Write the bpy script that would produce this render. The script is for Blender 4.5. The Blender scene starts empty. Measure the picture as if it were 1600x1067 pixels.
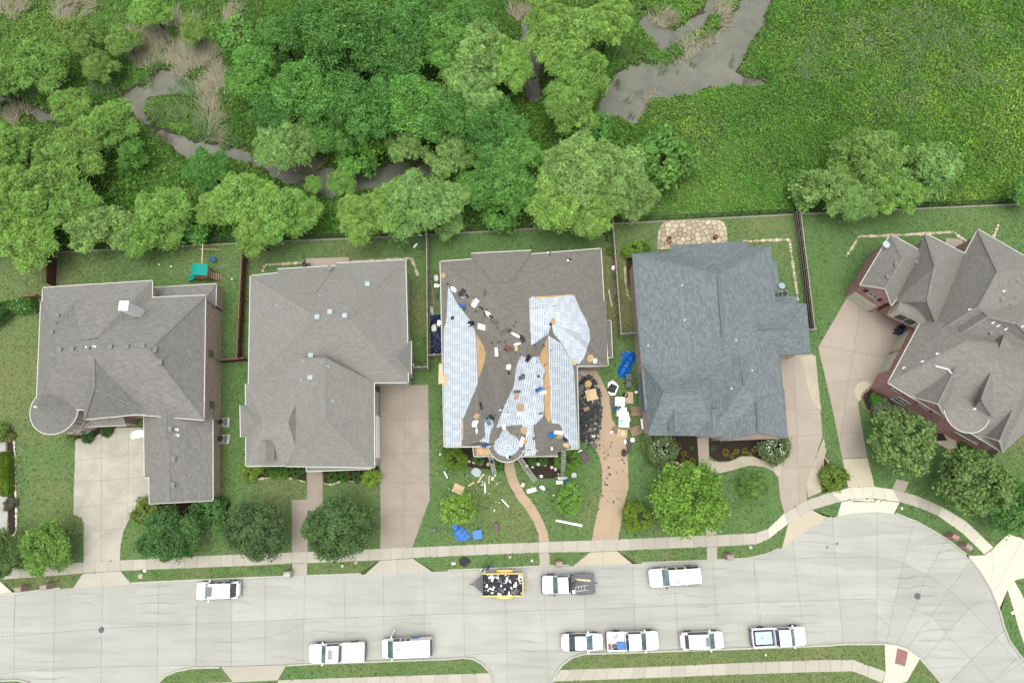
import bpy, bmesh, math, random
import numpy as np
from mathutils import Vector, Matrix
from mathutils.bvhtree import BVHTree

random.seed(7)
rng = np.random.default_rng(11)
SC = bpy.context.scene
COL = SC.collection

# ------------------------------------------------------------------ camera
F, HC, TILT = 1067.0, 81.0, math.radians(12.7)
cam_d = bpy.data.cameras.new('camera')
cam_d.sensor_width = 36.0
cam_d.lens = 36.0 * F / 1600.0
cam_d.clip_start, cam_d.clip_end = 0.5, 6000.0
cam = bpy.data.objects.new('camera', cam_d)
cam.location = (0, 0, HC)
cam.rotation_euler = (TILT, 0, 0)
COL.objects.link(cam)
SC.camera = cam

# ------------------------------------------------------------------ sky and sun (bright overcast noon)
SUN_EL, SUN_AZ = math.radians(85), math.radians(200)
wd = bpy.data.worlds.new('World')
SC.world = wd
wd.use_nodes = True
wn, wl = wd.node_tree.nodes, wd.node_tree.links
sky = wn.new('ShaderNodeTexSky')
sky.sky_type = 'NISHITA'
sky.sun_disc = False
sky.sun_elevation = SUN_EL
sky.sun_rotation = SUN_AZ
sky.air_density = 1.0
sky.dust_density = 6.0
sky.ozone_density = 0.6
hs = wn.new('ShaderNodeHueSaturation')
hs.inputs['Saturation'].default_value = 0.3      # cloud cover greys the sky
wl.new(sky.outputs[0], hs.inputs['Color'])
wl.new(hs.outputs[0], wn['Background'].inputs['Color'])
wn['Background'].inputs['Strength'].default_value = 0.15
sun_d = bpy.data.lights.new('sun', 'SUN')
sun_d.energy = 0.55
sun_d.angle = math.radians(75)
sun_d.color = (1.0, 0.98, 0.95)
sun = bpy.data.objects.new('sun', sun_d)
COL.objects.link(sun)
_sd = Vector((math.cos(SUN_EL) * math.sin(SUN_AZ), math.cos(SUN_EL) * math.cos(SUN_AZ), math.sin(SUN_EL)))
sun.rotation_euler = _sd.to_track_quat('Z', 'Y').to_euler()
SC.view_settings.view_transform = 'Standard'
SC.view_settings.look = 'None'
SC.view_settings.exposure = 0.95
SC.view_settings.gamma = 1.0

# ------------------------------------------------------------------ helpers
CT, ST = math.cos(TILT), math.sin(TILT)
def P(px, py, z=0.0):
    """survey point: photo pixel + height above the lots -> metres"""
    u, v = (px - 800.0) / F, (533.5 - py) / F
    y, dz = v * CT + ST, v * ST - CT
    s = (HC - z) / -dz
    return Vector((u * s, y * s, z))
def PX(poly, z=0.0):
    return [P(a, b, z) for a, b in poly]
def pxdir(px, py):
    u, v = (px - 800.0) / F, (533.5 - py) / F
    return Vector((u, v * CT + ST, v * ST - CT)).normalized()

ORG = {}
def tag(o, label=None, cat=None, group=None, kind=None):
    if label: o['label'] = label
    if cat: o['category'] = cat
    if group: o['group'] = group
    if kind: o['kind'] = kind
    return o
def thing(name, label, cat, loc=(0, 0, 0), rz=0.0, group=None, world=True):
    o = bpy.data.objects.new(name, None)
    o.empty_display_size = 0.2
    COL.objects.link(o)
    o.location = loc
    o.rotation_euler = (0, 0, rz)
    ORG[o.name] = Vector(loc) if world else Vector((0, 0, 0))
    return tag(o, label, cat, group)
def link(name, me, parent=None, color=None):
    o = bpy.data.objects.new(name, me)
    COL.objects.link(o)
    if parent is not None:
        o.parent = parent
        ORG[o.name] = ORG[parent.name]
    if color: o.color = color
    return o
def mk(name, V, Fc, mat, parent=None, fm=None, smooth=False, uv=None, loc=None):
    """one mesh object; V in world metres (or local to a thing made with world=False)"""
    off = ORG[parent.name] if parent is not None else (Vector(loc) if loc is not None else Vector((0, 0, 0)))
    me = bpy.data.meshes.new(name)
    me.from_pydata([tuple(Vector(v) - off) for v in V], [], [tuple(f) for f in Fc])
    for m in (mat if isinstance(mat, (list, tuple)) else [mat]):
        me.materials.append(m)
    if fm: me.polygons.foreach_set('material_index', fm)
    if smooth: me.polygons.foreach_set('use_smooth', [True] * len(me.polygons))
    if uv:
        l = me.uv_layers.new(name='UVMap')
        l.data.foreach_set('uv', [c for p in uv for q in p for c in q])
    me.update()
    o = link(name, me, parent)
    if parent is None:
        if loc is not None: o.location = loc
        ORG[o.name] = off
    return o
def area2(p):
    return sum(p[i][0] * p[(i + 1) % len(p)][1] - p[(i + 1) % len(p)][0] * p[i][1] for i in range(len(p)))
def prism_vf(pts, z0, z1):
    pts = [(p[0], p[1]) for p in pts]
    if area2(pts) < 0: pts = pts[::-1]
    n = len(pts)
    V = [(x, y, z1) for x, y in pts] + [(x, y, z0) for x, y in pts]
    Fc = [tuple(range(n))] + [(i + n, (i + 1) % n + n, (i + 1) % n, i) for i in range(n)]
    return V, Fc
HARD = []
def prism(name, pts, z0, z1, mat, parent=None, loc=None):
    if parent is None and name in ('sidewalk', 'driveway', 'path', 'patio', 'flagstone_patio', 'mulch_bed', 'corner_ramp'): HARD.append([(p[0], p[1]) for p in pts])
    V, Fc = prism_vf(pts, z0, z1)
    return mk(name, V, Fc, mat, parent, loc=loc)
def clip(poly, a, b, off=0.0):
    """keep the side left of a->b, moved inward by off"""
    d = Vector((b[0] - a[0], b[1] - a[1])).normalized()
    nx, ny = -d.y, d.x
    s = [(p[0] - a[0]) * nx + (p[1] - a[1]) * ny - off for p in poly]
    out = []
    for i in range(len(poly)):
        j = (i + 1) % len(poly)
        if s[i] >= 0: out.append(poly[i])
        if (s[i] >= 0) != (s[j] >= 0):
            t = s[i] / (s[i] - s[j])
            out.append((poly[i][0] + t * (poly[j][0] - poly[i][0]), poly[i][1] + t * (poly[j][1] - poly[i][1])))
    return out
def clip_cell(poly, cell, off=0.0):
    cell = [(c[0], c[1]) for c in cell]
    if area2(cell) < 0: cell = cell[::-1]
    for i in range(len(cell)):
        if len(poly) < 3: return []
        poly = clip(poly, cell[i], cell[(i + 1) % len(cell)], off)
    return poly if len(poly) >= 3 and abs(area2(poly)) > 0.04 else []
def split(polys, lines, gap=0.012):
    for a, b in lines:
        nxt = []
        for p in polys:
            for q in (clip(p, a, b, gap), clip(p, b, a, gap)):
                if len(q) >= 3 and abs(area2(q)) > 0.04: nxt.append(q)
        polys = nxt
    return polys
def inset(pts, d):
    pts = [Vector((p[0], p[1])) for p in pts]
    if area2(pts) < 0: pts = pts[::-1]
    n = len(pts); out = []
    for i in range(n):
        a, b, c = pts[i - 1], pts[i], pts[(i + 1) % n]
        e, f = (b - a).normalized(), (c - b).normalized()
        n1, n2 = Vector((-e.y, e.x)), Vector((-f.y, f.x))
        k = max(0.3, 1 + n1.dot(n2))
        out.append(b + (n1 + n2) * (d / k))
    return out
def box_vf(c, s, rz=0.0, rx=0.0, ry=0.0):
    M = Matrix.Rotation(rz, 3, 'Z') @ Matrix.Rotation(ry, 3, 'Y') @ Matrix.Rotation(rx, 3, 'X')
    V = [Vector(c) + M @ Vector((sx * s[0] / 2, sy * s[1] / 2, sz * s[2] / 2)) for sz in (-1, 1) for sx, sy in ((-1, -1), (1, -1), (1, 1), (-1, 1))]
    return V, [(3, 2, 1, 0), (4, 5, 6, 7), (0, 1, 5, 4), (1, 2, 6, 5), (2, 3, 7, 6), (3, 0, 4, 7)]
def box(name, c, s, mat, parent=None, rz=0.0, rx=0.0, ry=0.0, loc=None):
    V, Fc = box_vf(c, s, rz, rx, ry)
    return mk(name, V, Fc, mat, parent, loc=loc)
def join_vf(parts):
    V, Fc = [], []
    for v, f in parts:
        o = len(V); V += list(v); Fc += [tuple(i + o for i in q) for q in f]
    return V, Fc
def bar_vf(a, b, w, h=None):
    """square bar between two points"""
    a, b = Vector(a), Vector(b)
    h = h or w
    d = (b - a).normalized()
    s = d.cross(Vector((0, 0, 1)))
    s = s.normalized() if s.length > 1e-3 else Vector((1, 0, 0))
    u = s.cross(d).normalized()
    V = [p + s * (i * w / 2) + u * (j * h / 2) for p in (a, b) for i, j in ((-1, -1), (1, -1), (1, 1), (-1, 1))]
    return V, [(0, 1, 2, 3), (7, 6, 5, 4), (0, 4, 5, 1), (1, 5, 6, 2), (2, 6, 7, 3), (3, 7, 4, 0)]
def bar(name, a, b, w, mat, parent=None, h=None, loc=None):
    V, Fc = bar_vf(a, b, w, h)
    return mk(name, V, Fc, mat, parent, loc=loc)
def tube_vf(pts, rad, n=7):
    V, Fc = [], []
    pts = [Vector(p) for p in pts]
    for i, p in enumerate(pts):
        d = (pts[min(i + 1, len(pts) - 1)] - pts[max(i - 1, 0)]).normalized()
        s = d.cross(Vector((0.13, 0.31, 0.94))); s.normalize(); t = d.cross(s)
        r = rad[i] if isinstance(rad, (list, tuple)) else rad
        V += [p + (s * math.cos(6.2832 * k / n) + t * math.sin(6.2832 * k / n)) * r for k in range(n)]
    for i in range(len(pts) - 1):
        for k in range(n):
            Fc.append((i * n + k, i * n + (k + 1) % n, (i + 1) * n + (k + 1) % n, (i + 1) * n + k))
    Fc.append(tuple(range(n))[::-1]); Fc.append(tuple(range((len(pts) - 1) * n, len(pts) * n)))
    return V, Fc
def lathe_vf(c, prof, n=14, axis='Z'):
    V, Fc = [], []
    for r, h in prof:
        for k in range(n):
            a = 6.2832 * k / n
            q = (r * math.cos(a), r * math.sin(a), h)
            if axis == 'Y': q = (q[0], q[2], q[1])
            if axis == 'X': q = (q[2], q[0], q[1])
            V.append(Vector(c) + Vector(q))
    for i in range(len(prof) - 1):
        for k in range(n):
            Fc.append((i * n + k, i * n + (k + 1) % n, (i + 1) * n + (k + 1) % n, (i + 1) * n + k))
    Fc.append(tuple(range(n))[::-1]); Fc.append(tuple(range((len(prof) - 1) * n, len(prof) * n)))
    return V, Fc
def wob(x, y, s=1.0):
    return (math.sin(x * 1.7 * s + 1.3) * math.cos(y * 1.3 * s - .4) + math.sin(x * .61 * s - y * .83 * s) + .5 * math.sin(3.1 * x * s + 2.3 * y * s)) / 2.5
_TAB = np.random.default_rng(3).random((256, 256))
def vnoise(x, y):
    xi, yi = np.floor(x).astype(int), np.floor(y).astype(int); fx, fy = x - xi, y - yi
    fx, fy = fx * fx * (3 - 2 * fx), fy * fy * (3 - 2 * fy)
    t = lambda i, j: _TAB[i % 256, j % 256]
    return (t(xi, yi) * (1 - fx) + t(xi + 1, yi) * fx) * (1 - fy) + (t(xi, yi + 1) * (1 - fx) + t(xi + 1, yi + 1) * fx) * fy
def nwob(x, y, s=1.0):
    p, q = (x * .8 + y * .6) * s * .5 + 40, (y * .8 - x * .6) * s * .5 + 90
    return 1.7 * (.55 * vnoise(p, q) + .28 * vnoise(p * 2.1 + 7, q * 2.1) + .17 * vnoise(p * 4.3, q * 4.3 + 11)) * 2 - 1.7

# ------------------------------------------------------------------ materials
def nodes(name, rough=0.8, spec=0.3):
    m = bpy.data.materials.new(name); m.use_nodes = True
    n, l = m.node_tree.nodes, m.node_tree.links
    b = n['Principled BSDF']
    b.inputs['Roughness'].default_value = rough
    b.inputs['Specular IOR Level'].default_value = spec
    return m, n, l, b
def pos(n): return n.new('ShaderNodeNewGeometry').outputs['Position']
def noise(n, l, vec, scale, detail=3.0, rough=0.55, dist=0.0):
    t = n.new('ShaderNodeTexNoise')
    t.inputs['Scale'].default_value = scale
    t.inputs['Detail'].default_value = detail
    t.inputs['Roughness'].default_value = rough
    t.inputs['Distortion'].default_value = dist
    if vec is not None: l.new(vec, t.inputs['Vector'])
    return t.outputs['Fac']
def mrange(n, l, v, a, b, c=0.0, d=1.0):
    t = n.new('ShaderNodeMapRange')
    for k, x in zip((1, 2, 3, 4), (a, b, c, d)): t.inputs[k].default_value = x
    l.new(v, t.inputs[0]); return t.outputs[0]
def mix(n, l, f, a, b, mode='MIX'):
    t = n.new('ShaderNodeMix'); t.data_type = 'RGBA'; t.blend_type = mode
    for sock, x in ((t.inputs[0], f), (t.inputs[6], a), (t.inputs[7], b)):
        if isinstance(x, (int, float)): sock.default_value = x
        elif isinstance(x, tuple): sock.default_value = (*x, 1)
        else: l.new(x, sock)
    return t.outputs[2]
def math_(n, l, op, a, b=0.0):
    t = n.new('ShaderNodeMath'); t.operation = op
    for s, x in zip(t.inputs, (a, b)):
        if isinstance(x, (int, float)): s.default_value = x
        else: l.new(x, s)
    return t.outputs[0]
def bump(n, l, b, h, strength=0.4, dist=0.02):
    t = n.new('ShaderNodeBump'); t.inputs['Strength'].default_value = strength; t.inputs['Distance'].default_value = dist
    l.new(h, t.inputs['Height']); l.new(t.outputs[0], b.inputs['Normal'])
KA = (.69, .715, .695)
def sc(c): return tuple(x * k for x, k in zip(c, KA))
def plain(name, c, rough=0.6, spec=0.3, var=0.12, scale=6.0, metal=0.0):
    """painted / moulded surface with a little uneven wear"""
    if 'white' not in name and 'paint' not in name: c = sc(c)
    m, n, l, b = nodes(name, rough, spec)
    f = noise(n, l, pos(n), scale, 4)
    l.new(mix(n, l, mrange(n, l, f, .3, .7), tuple(x * (1 - var) for x in c), tuple(min(1, x * (1 + var)) for x in c)), b.inputs['Base Color'])
    b.inputs['Metallic'].default_value = metal
    return m
def concrete(name, c, dark=0.75, panel=0.16, stain=0.5, warm=(1, 1, 1)):
    m, n, l, b = nodes(name, 0.9, 0.2)
    p = pos(n)
    oi = n.new('ShaderNodeObjectInfo').outputs['Random']
    c = sc(c)
    base = mix(n, l, oi, tuple(x * (1 - panel) for x in c), tuple(x * (1 + panel * .6) for x in c))
    big = mrange(n, l, noise(n, l, p, .35, 6, .62, .6), .38, .7)
    c1 = mix(n, l, math_(n, l, 'MULTIPLY', big, stain), base, tuple(x * dark for x in c))
    fine = mrange(n, l, noise(n, l, p, 9, 5, .7), .3, .75)
    c2 = mix(n, l, math_(n, l, 'MULTIPLY', fine, .35), c1, tuple(x * .72 for x in c))
    grit = mrange(n, l, noise(n, l, p, 60, 2), .45, .75)
    c3 = mix(n, l, math_(n, l, 'MULTIPLY', grit, .2), c2, tuple(min(1, x * 1.25) for x in c))
    l.new(c3, b.inputs['Base Color'])
    bump(n, l, b, fine, .15, .01)
    return m
def asphalt_streaks(name, c):
    """street concrete: faint arcs of tyre rubber and water stains"""
    c = sc(c)
    m, n, l, b = nodes(name, 0.85, 0.25)
    p = pos(n)
    oi = n.new('ShaderNodeObjectInfo').outputs['Random']
    base = mix(n, l, oi, tuple(x * .9 for x in c), tuple(x * 1.05 for x in c))
    mp = n.new('ShaderNodeMapping'); mp.inputs['Scale'].default_value = (.10, .9, 1); mp.inputs['Rotation'].default_value = (0, 0, math.radians(-3)); l.new(p, mp.inputs[0])
    streak = mrange(n, l, noise(n, l, mp.outputs[0], 1.0, 6, .6, .8), .46, .74)
    c1 = mix(n, l, math_(n, l, 'MULTIPLY', streak, .6), base, tuple(x * .66 for x in c))
    big = mrange(n, l, noise(n, l, p, .22, 5, .6), .42, .72)
    c2 = mix(n, l, math_(n, l, 'MULTIPLY', big, .5), c1, (c[0] * .76, c[1] * .75, c[2] * .72))
    arc = n.new('ShaderNodeTexWave'); arc.wave_type = 'RINGS'; arc.inputs['Scale'].default_value = .33; arc.inputs['Distortion'].default_value = 5; arc.inputs['Detail'].default_value = 3; arc.inputs['Detail Scale'].default_value = .6
    l.new(p, arc.inputs[0])
    am = math_(n, l, 'MULTIPLY', mrange(n, l, arc.outputs['Fac'], .86, 1.0), mrange(n, l, noise(n, l, p, .12, 3), .5, .68))
    c3 = mix(n, l, math_(n, l, 'MULTIPLY', am, .7), c2, (c[0] * .5, c[1] * .5, c[2] * .52))
    fine = mrange(n, l, noise(n, l, p, 14, 4, .7), .35, .75)
    c4 = mix(n, l, math_(n, l, 'MULTIPLY', fine, .22), c3, tuple(x * .7 for x in c))
    l.new(c4, b.inputs['Base Color'])
    bump(n, l, b, fine, .12, .008)
    return m
def shingle(name, c, flecks=0.5, row=0.19, light=1.35, dark=.66):
    c = sc(c)
    m, n, l, b = nodes(name, 0.92, 0.15)
    uv = n.new('ShaderNodeUVMap').outputs[0]
    br = n.new('ShaderNodeTexBrick')
    br.offset = .37; br.inputs['Scale'].default_value = 1.0
    br.inputs['Brick Width'].default_value = .42; br.inputs['Row Height'].default_value = row
    br.inputs['Mortar Size'].default_value = .018; br.inputs['Mortar Smooth'].default_value = .3
    br.inputs['Color1'].default_value = (*[x * dark for x in c], 1); br.inputs['Color2'].default_value = (*[min(1, x * light) for x in c], 1)
    br.inputs['Mortar'].default_value = (*[x * .4 for x in c], 1)
    l.new(uv, br.inputs['Vector'])
    p = pos(n)
    big = mrange(n, l, noise(n, l, p, .3, 6, .65, .8), .35, .7)
    c1 = mix(n, l, flecks, c, br.outputs['Color'])
    c2 = mix(n, l, math_(n, l, 'MULTIPLY', big, .28), c1, tuple(x * .75 for x in c))
    gr = mrange(n, l, noise(n, l, p, 22, 3, .7), .35, .7)
    c3 = mix(n, l, math_(n, l, 'MULTIPLY', gr, .35), c2, tuple(min(1, x * 1.4) for x in c))
    l.new(c3, b.inputs['Base Color'])
    bump(n, l, b, br.outputs['Color'], .5, .03)
    return m
def brick(name, c1, c2, mortar):
    c1, c2, mortar = [sc(q) for q in (c1, c2, mortar)]
    m, n, l, b = nodes(name, .9, .15)
    uv = n.new('ShaderNodeUVMap').outputs[0]
    br = n.new('ShaderNodeTexBrick'); br.inputs['Scale'].default_value = 1.0
    br.inputs['Brick Width'].default_value = .22; br.inputs['Row Height'].default_value = .08; br.inputs['Mortar Size'].default_value = .010
    br.inputs['Color1'].default_value = (*c1, 1); br.inputs['Color2'].default_value = (*c2, 1); br.inputs['Mortar'].default_value = (*mortar, 1)
    l.new(uv, br.inputs['Vector'])
    f = mrange(n, l, noise(n, l, pos(n), 2.2, 4), .35, .7)
    l.new(mix(n, l, math_(n, l, 'MULTIPLY', f, .5), br.outputs['Color'], tuple(x * .6 for x in c1)), b.inputs['Base Color'])
    bump(n, l, b, br.outputs['Fac'], .4, .02)
    return m
def leafmat(name, trans=0.45):
    m, n, l, b = nodes(name, .85, .05)
    at = n.new('ShaderNodeAttribute'); at.attribute_name = 'tint'
    oc = n.new('ShaderNodeObjectInfo').outputs['Color']
    c = mix(n, l, 1.0, at.outputs['Color'], oc, 'MULTIPLY')
    l.new(c, b.inputs['Base Color'])
    tr = n.new('ShaderNodeBsdfTranslucent'); l.new(c, tr.inputs[0])
    ms = n.new('ShaderNodeMixShader'); ms.inputs[0].default_value = trans
    l.new(b.outputs[0], ms.inputs[1]); l.new(tr.outputs[0], ms.inputs[2])
    l.new(ms.outputs[0], n['Material Output'].inputs[0])
    return m
def lawnmat(name, blobs):
    m, n, l, b = nodes(name, .95, .1)
    p = pos(n)
    dry = mrange(n, l, noise(n, l, p, .16, 4, .6, .5), .47, .72, 0, .7)
    for (bx, by, r, k) in blobs:
        w = P(bx, by)
        d = n.new('ShaderNodeVectorMath'); d.operation = 'DISTANCE'; l.new(p, d.inputs[0]); d.inputs[1].default_value = w
        v = mrange(n, l, d.outputs['Value'], r, r * .25, 0, abs(k))
        dry = math_(n, l, 'ADD' if k > 0 else 'SUBTRACT', dry, v)
    patch = mrange(n, l, noise(n, l, p, 1.1, 5, .7), .3, .75)
    dry = math_(n, l, 'MULTIPLY', dry, mrange(n, l, patch, 0, 1, .55, 1.25))
    tcl = n.new('ShaderNodeClamp'); l.new(dry, tcl.inputs[0])
    g = mix(n, l, patch, (.072, .15, .045), (.13, .215, .075))
    c1 = mix(n, l, tcl.outputs[0], g, (.2, .19, .085))
    mid = mrange(n, l, noise(n, l, p, 2.6, 5, .75, .4), .42, .6)
    c1 = mix(n, l, math_(n, l, 'MULTIPLY', mid, .45), c1, (.05, .105, .034))
    fine = mrange(n, l, noise(n, l, p, 6, 6, .75), .36, .64)
    c2 = mix(n, l, math_(n, l, 'MULTIPLY', fine, .6), c1, (.042, .085, .028))
    tip = mrange(n, l, noise(n, l, p, 20, 3, .7), .5, .68)
    c3 = mix(n, l, math_(n, l, 'MULTIPLY', tip, .5), c2, (.18, .24, .095))
    l.new(c3, b.inputs['Base Color'])
    bump(n, l, b, fine, .7, .05)
    return m

BLOBS = [(20, 600, 11, .75), (90, 800, 6, .55), (40, 430, 7, .65), (200, 395, 5, .25), (440, 770, 4, .6), (400, 392, 4, .5), (560, 385, 6, .45), (650, 480, 4, .75),
         (540, 770, 4, .3), (790, 800, 6, .55), (690, 860, 5, .25), (900, 800, 4, .2), (962, 420, 4.5, .95), (965, 480, 4, .9), (985, 490, 3, .7), (1180, 365, 6, .45), (1240, 420, 5, .5), (1010, 355, 4, .4),
         (900, 1035, 14, .45), (1120, 1030, 16, .5), (1330, 1025, 12, .45), (600, 1045, 16, .2), (310, 1055, 5, .3), (310, 900, 5, .3), (540, 890, 5, .3), (1340, 420, 3, .55), (1590, 690, 4, .6), (60, 915, 5, .6),
         (1420, 420, 9, -.6), (1290, 440, 9, -.7), (780, 380, 8, -.7), (650, 850, 4, -.3), (1300, 600, 8, -.6), (160, 640, 3, -.4), (1450, 770, 8, -.5), (760, 620, 6, -.4), (360, 650, 5, -.4), (1150, 770, 6, -.2)]
M = {}
M['lawn'] = lawnmat('lawn', BLOBS)
M['road'] = asphalt_streaks('road_concrete', (.455, .444, .408))
M['walk'] = concrete('sidewalk_concrete', (.5, .455, .385), .72, .14, .45)
M['new'] = concrete('fresh_concrete', (.66, .615, .51), .85, .06, .25)
M['drive_grey'] = concrete('driveway_grey', (.5, .46, .39), .58, .05, .75)
M['drive_brown'] = concrete('driveway_brown', (.385, .325, .27), .68, .04, .7)
M['drive_tan'] = concrete('driveway_tan', (.47, .345, .24), .72, .05, .55)
M['drive_pink'] = concrete('driveway_pink', (.43, .36, .3), .75, .06, .55)
M['drive_cream'] = concrete('cream_concrete', (.55, .475, .36), .8, .06, .3)
M['pebble'] = concrete('exposed_aggregate', (.52, .45, .35), .62, .05, .7)
M['kerb'] = concrete('kerb_concrete', (.52, .5, .44), .7, .1, .5)
M['joint'] = plain('joint_dirt', (.15, .14, .12), .95, .1, .3, 3)
M['soil'] = plain('wild_soil', (.07, .062, .04), .95, .1, .4, 1.5)
M['mulch'] = plain('mulch', (.045, .032, .025), .95, .1, .5, 9)
M['dirt'] = plain('bare_dirt', (.13, .1, .07), .95, .1, .3, 2.5)
M['leaf'] = leafmat('leaf')
M['bark'] = plain('bark', (.10, .085, .07), .9, .1, .4, 7)
M['roof1'] = shingle('shingle_grey', (.24, .228, .212), .55)
M['roof2'] = shingle('shingle_pale_grey', (.255, .243, .223), .4)
M['roof3'] = shingle('shingle_weathered', (.2, .185, .165), .5)
M['roof4'] = shingle('shingle_blue_grey', (.182, .207, .216), .6, .2, 1.6, .64)
M['roof5'] = shingle('shingle_warm_grey', (.243, .226, .208), .5)
M['brick1'] = brick('brick_tan_red', (.56, .36, .3), (.68, .52, .45), (.62, .56, .5))
M['brick5'] = brick('brick_red', (.42, .16, .155), (.54, .27, .25), (.56, .44, .42))
M['brick3'] = brick('brick_buff', (.4, .32, .25), (.46, .38, .3), (.45, .42, .38))
M['stone2'] = brick('painted_brick', (.6, .58, .54), (.66, .64, .6), (.56, .54, .5))
M['trim'] = plain('trim_board', (.62, .6, .54), .5, .3, .08)
M['white'] = plain('white_paint', (.8, .8, .78), .45, .4, .05)
M['white_siding'] = plain('chimney_siding', (.8, .8, .79), .6, .3, .05)
M['cream'] = plain('cream_trim', (.58, .55, .45), .55, .3, .08)
M['grey_metal'] = plain('grey_metal', (.32, .34, .35), .45, .5, .15, metal=.3)
M['vent'] = plain('roof_vent', (.2, .195, .19), .6, .3, .2)
M['vent_pale'] = plain('pale_vent', (.36, .43, .45), .5, .4, .1)
M['black'] = plain('black_plastic', (.022, .023, .026), .5, .4, .3)
M['felt'] = plain('black_shingle_scrap', (.045, .046, .05), .85, .2, .5, 5)
M['felt_grey'] = plain('grey_shingle_scrap', (.13, .128, .122), .9, .2, .4, 6)
M['iron'] = plain('black_iron', (.02, .022, .024), .5, .4, .2)
M['wood_red'] = plain('cedar_red_fence', (.115, .05, .035), .8, .2, .35, 3)
M['wood_rail'] = plain('cedar_rail', (.21, .115, .085), .8, .2, .3, 3)
M['wood_grey'] = plain('weathered_fence', (.33, .29, .245), .85, .2, .25, 3)
M['wood_dark'] = plain('dark_stained_fence', (.075, .045, .035), .8, .2, .3, 3)
M['ply'] = plain('plywood', (.56, .36, .18), .75, .2, .16, 2.0)
M['ply_pale'] = plain('pale_plywood', (.63, .47, .28), .75, .2, .15, 3)
M['card'] = plain('cardboard', (.47, .33, .19), .85, .2, .15, 4)
M['pallet'] = plain('pallet_wood', (.36, .25, .17), .85, .2, .25, 5)
M['timber'] = plain('pale_timber', (.66, .52, .34), .75, .2, .15, 4)
M['teal'] = plain('teal_canopy', (.0, .31, .255), .6, .3, .12)
M['blue'] = plain('blue_tarp', (.0, .12, .48), .42, .4, .35, 5)
M['blue2'] = plain('blue_plastic', (.01, .16, .5), .45, .4, .12)
M['navy'] = plain('navy_plastic', (.018, .03, .075), .45, .4, .2)
M['darkgrey'] = plain('dark_grey_steel', (.095, .105, .115), .6, .4, .2)
M['yellow'] = plain('yellow_paint', (.62, .42, .12), .5, .4, .12)
M['stone'] = concrete('limestone', (.56, .47, .34), .7, .45, .4)
M['stone_white'] = concrete('white_rock', (.72, .66, .54), .75, .2, .3)
M['paver'] = plain('red_paver', (.3, .15, .13), .85, .2, .2, 8)
M['rubber'] = plain('tyre_rubber', (.02, .02, .021), .8, .2, .2)
M['rim'] = plain('wheel_rim', (.42, .43, .44), .35, .5, .1, metal=.6)
M['paint'] = plain('car_paint_white', (.66, .67, .67), .22, .5, .02)
M['paint_b'] = plain('car_paint_pale_blue', (.66, .73, .77), .22, .5, .03)
M['lamp_red'] = plain('tail_lamp', (.35, .02, .02), .3, .5, .05)
M['lamp'] = plain('head_lamp', (.6, .63, .65), .15, .5, .05)
m, n, l, b = nodes('car_glass', .06, .8)
b.inputs['Base Color'].default_value = (.022, .035, .04, 1)
M['glass'] = m
m, n, l, b = nodes('windscreen_glass', .05, .8)
_f = mrange(n, l, noise(n, l, pos(n), 1.2, 3), .35, .65)
l.new(mix(n, l, _f, (.045, .08, .085), (.1, .15, .155)), b.inputs['Base Color'])
M['screen'] = m
m, n, l, b = nodes('creek_water', .35, .25)
l.new(mix(n, l, mrange(n, l, noise(n, l, pos(n), .22, 6, .65, 1.2), .35, .68), (.09, .094, .074), (.135, .137, .107)), b.inputs['Base Color'])
bump(n, l, b, noise(n, l, pos(n), 5, 3), .06, .02)
M['water'] = m
m, n, l, b = nodes('printed_underlayment', .55, .3)
_uv = n.new('ShaderNodeUVMap').outputs[0]
_sp = n.new('ShaderNodeSeparateXYZ'); l.new(_uv, _sp.inputs[0])
_row = math_(n, l, 'FLOOR', math_(n, l, 'DIVIDE', _sp.outputs[1], 1.05))
_u = math_(n, l, 'ADD', _sp.outputs[0], math_(n, l, 'MULTIPLY', _row, .53))
_fu = math_(n, l, 'FRACT', math_(n, l, 'DIVIDE', _u, 1.35))
_fv = math_(n, l, 'FRACT', math_(n, l, 'DIVIDE', _sp.outputs[1], .27))
_line = math_(n, l, 'LESS_THAN', _fv, .36)
_d1 = math_(n, l, 'LESS_THAN', _fu, .7)
_d2 = math_(n, l, 'MULTIPLY', math_(n, l, 'GREATER_THAN', _fu, .8), math_(n, l, 'LESS_THAN', _fu, .9))
_txt = mrange(n, l, noise(n, l, _uv, 9, 2), .38, .5, .35, 1)
_pr = math_(n, l, 'MULTIPLY', math_(n, l, 'MULTIPLY', _line, math_(n, l, 'MAXIMUM', _d1, _d2)), _txt)
_cr = mrange(n, l, noise(n, l, pos(n), 1.6, 4), .4, .7)
_bc = mix(n, l, _cr, (.39, .44, .475), (.45, .49, .52))
l.new(mix(n, l, math_(n, l, 'MULTIPLY', _pr, .8), _bc, (.11, .135, .175)), b.inputs['Base Color'])
bump(n, l, b, _cr, .3, .03)
M['sheet'] = m
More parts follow.
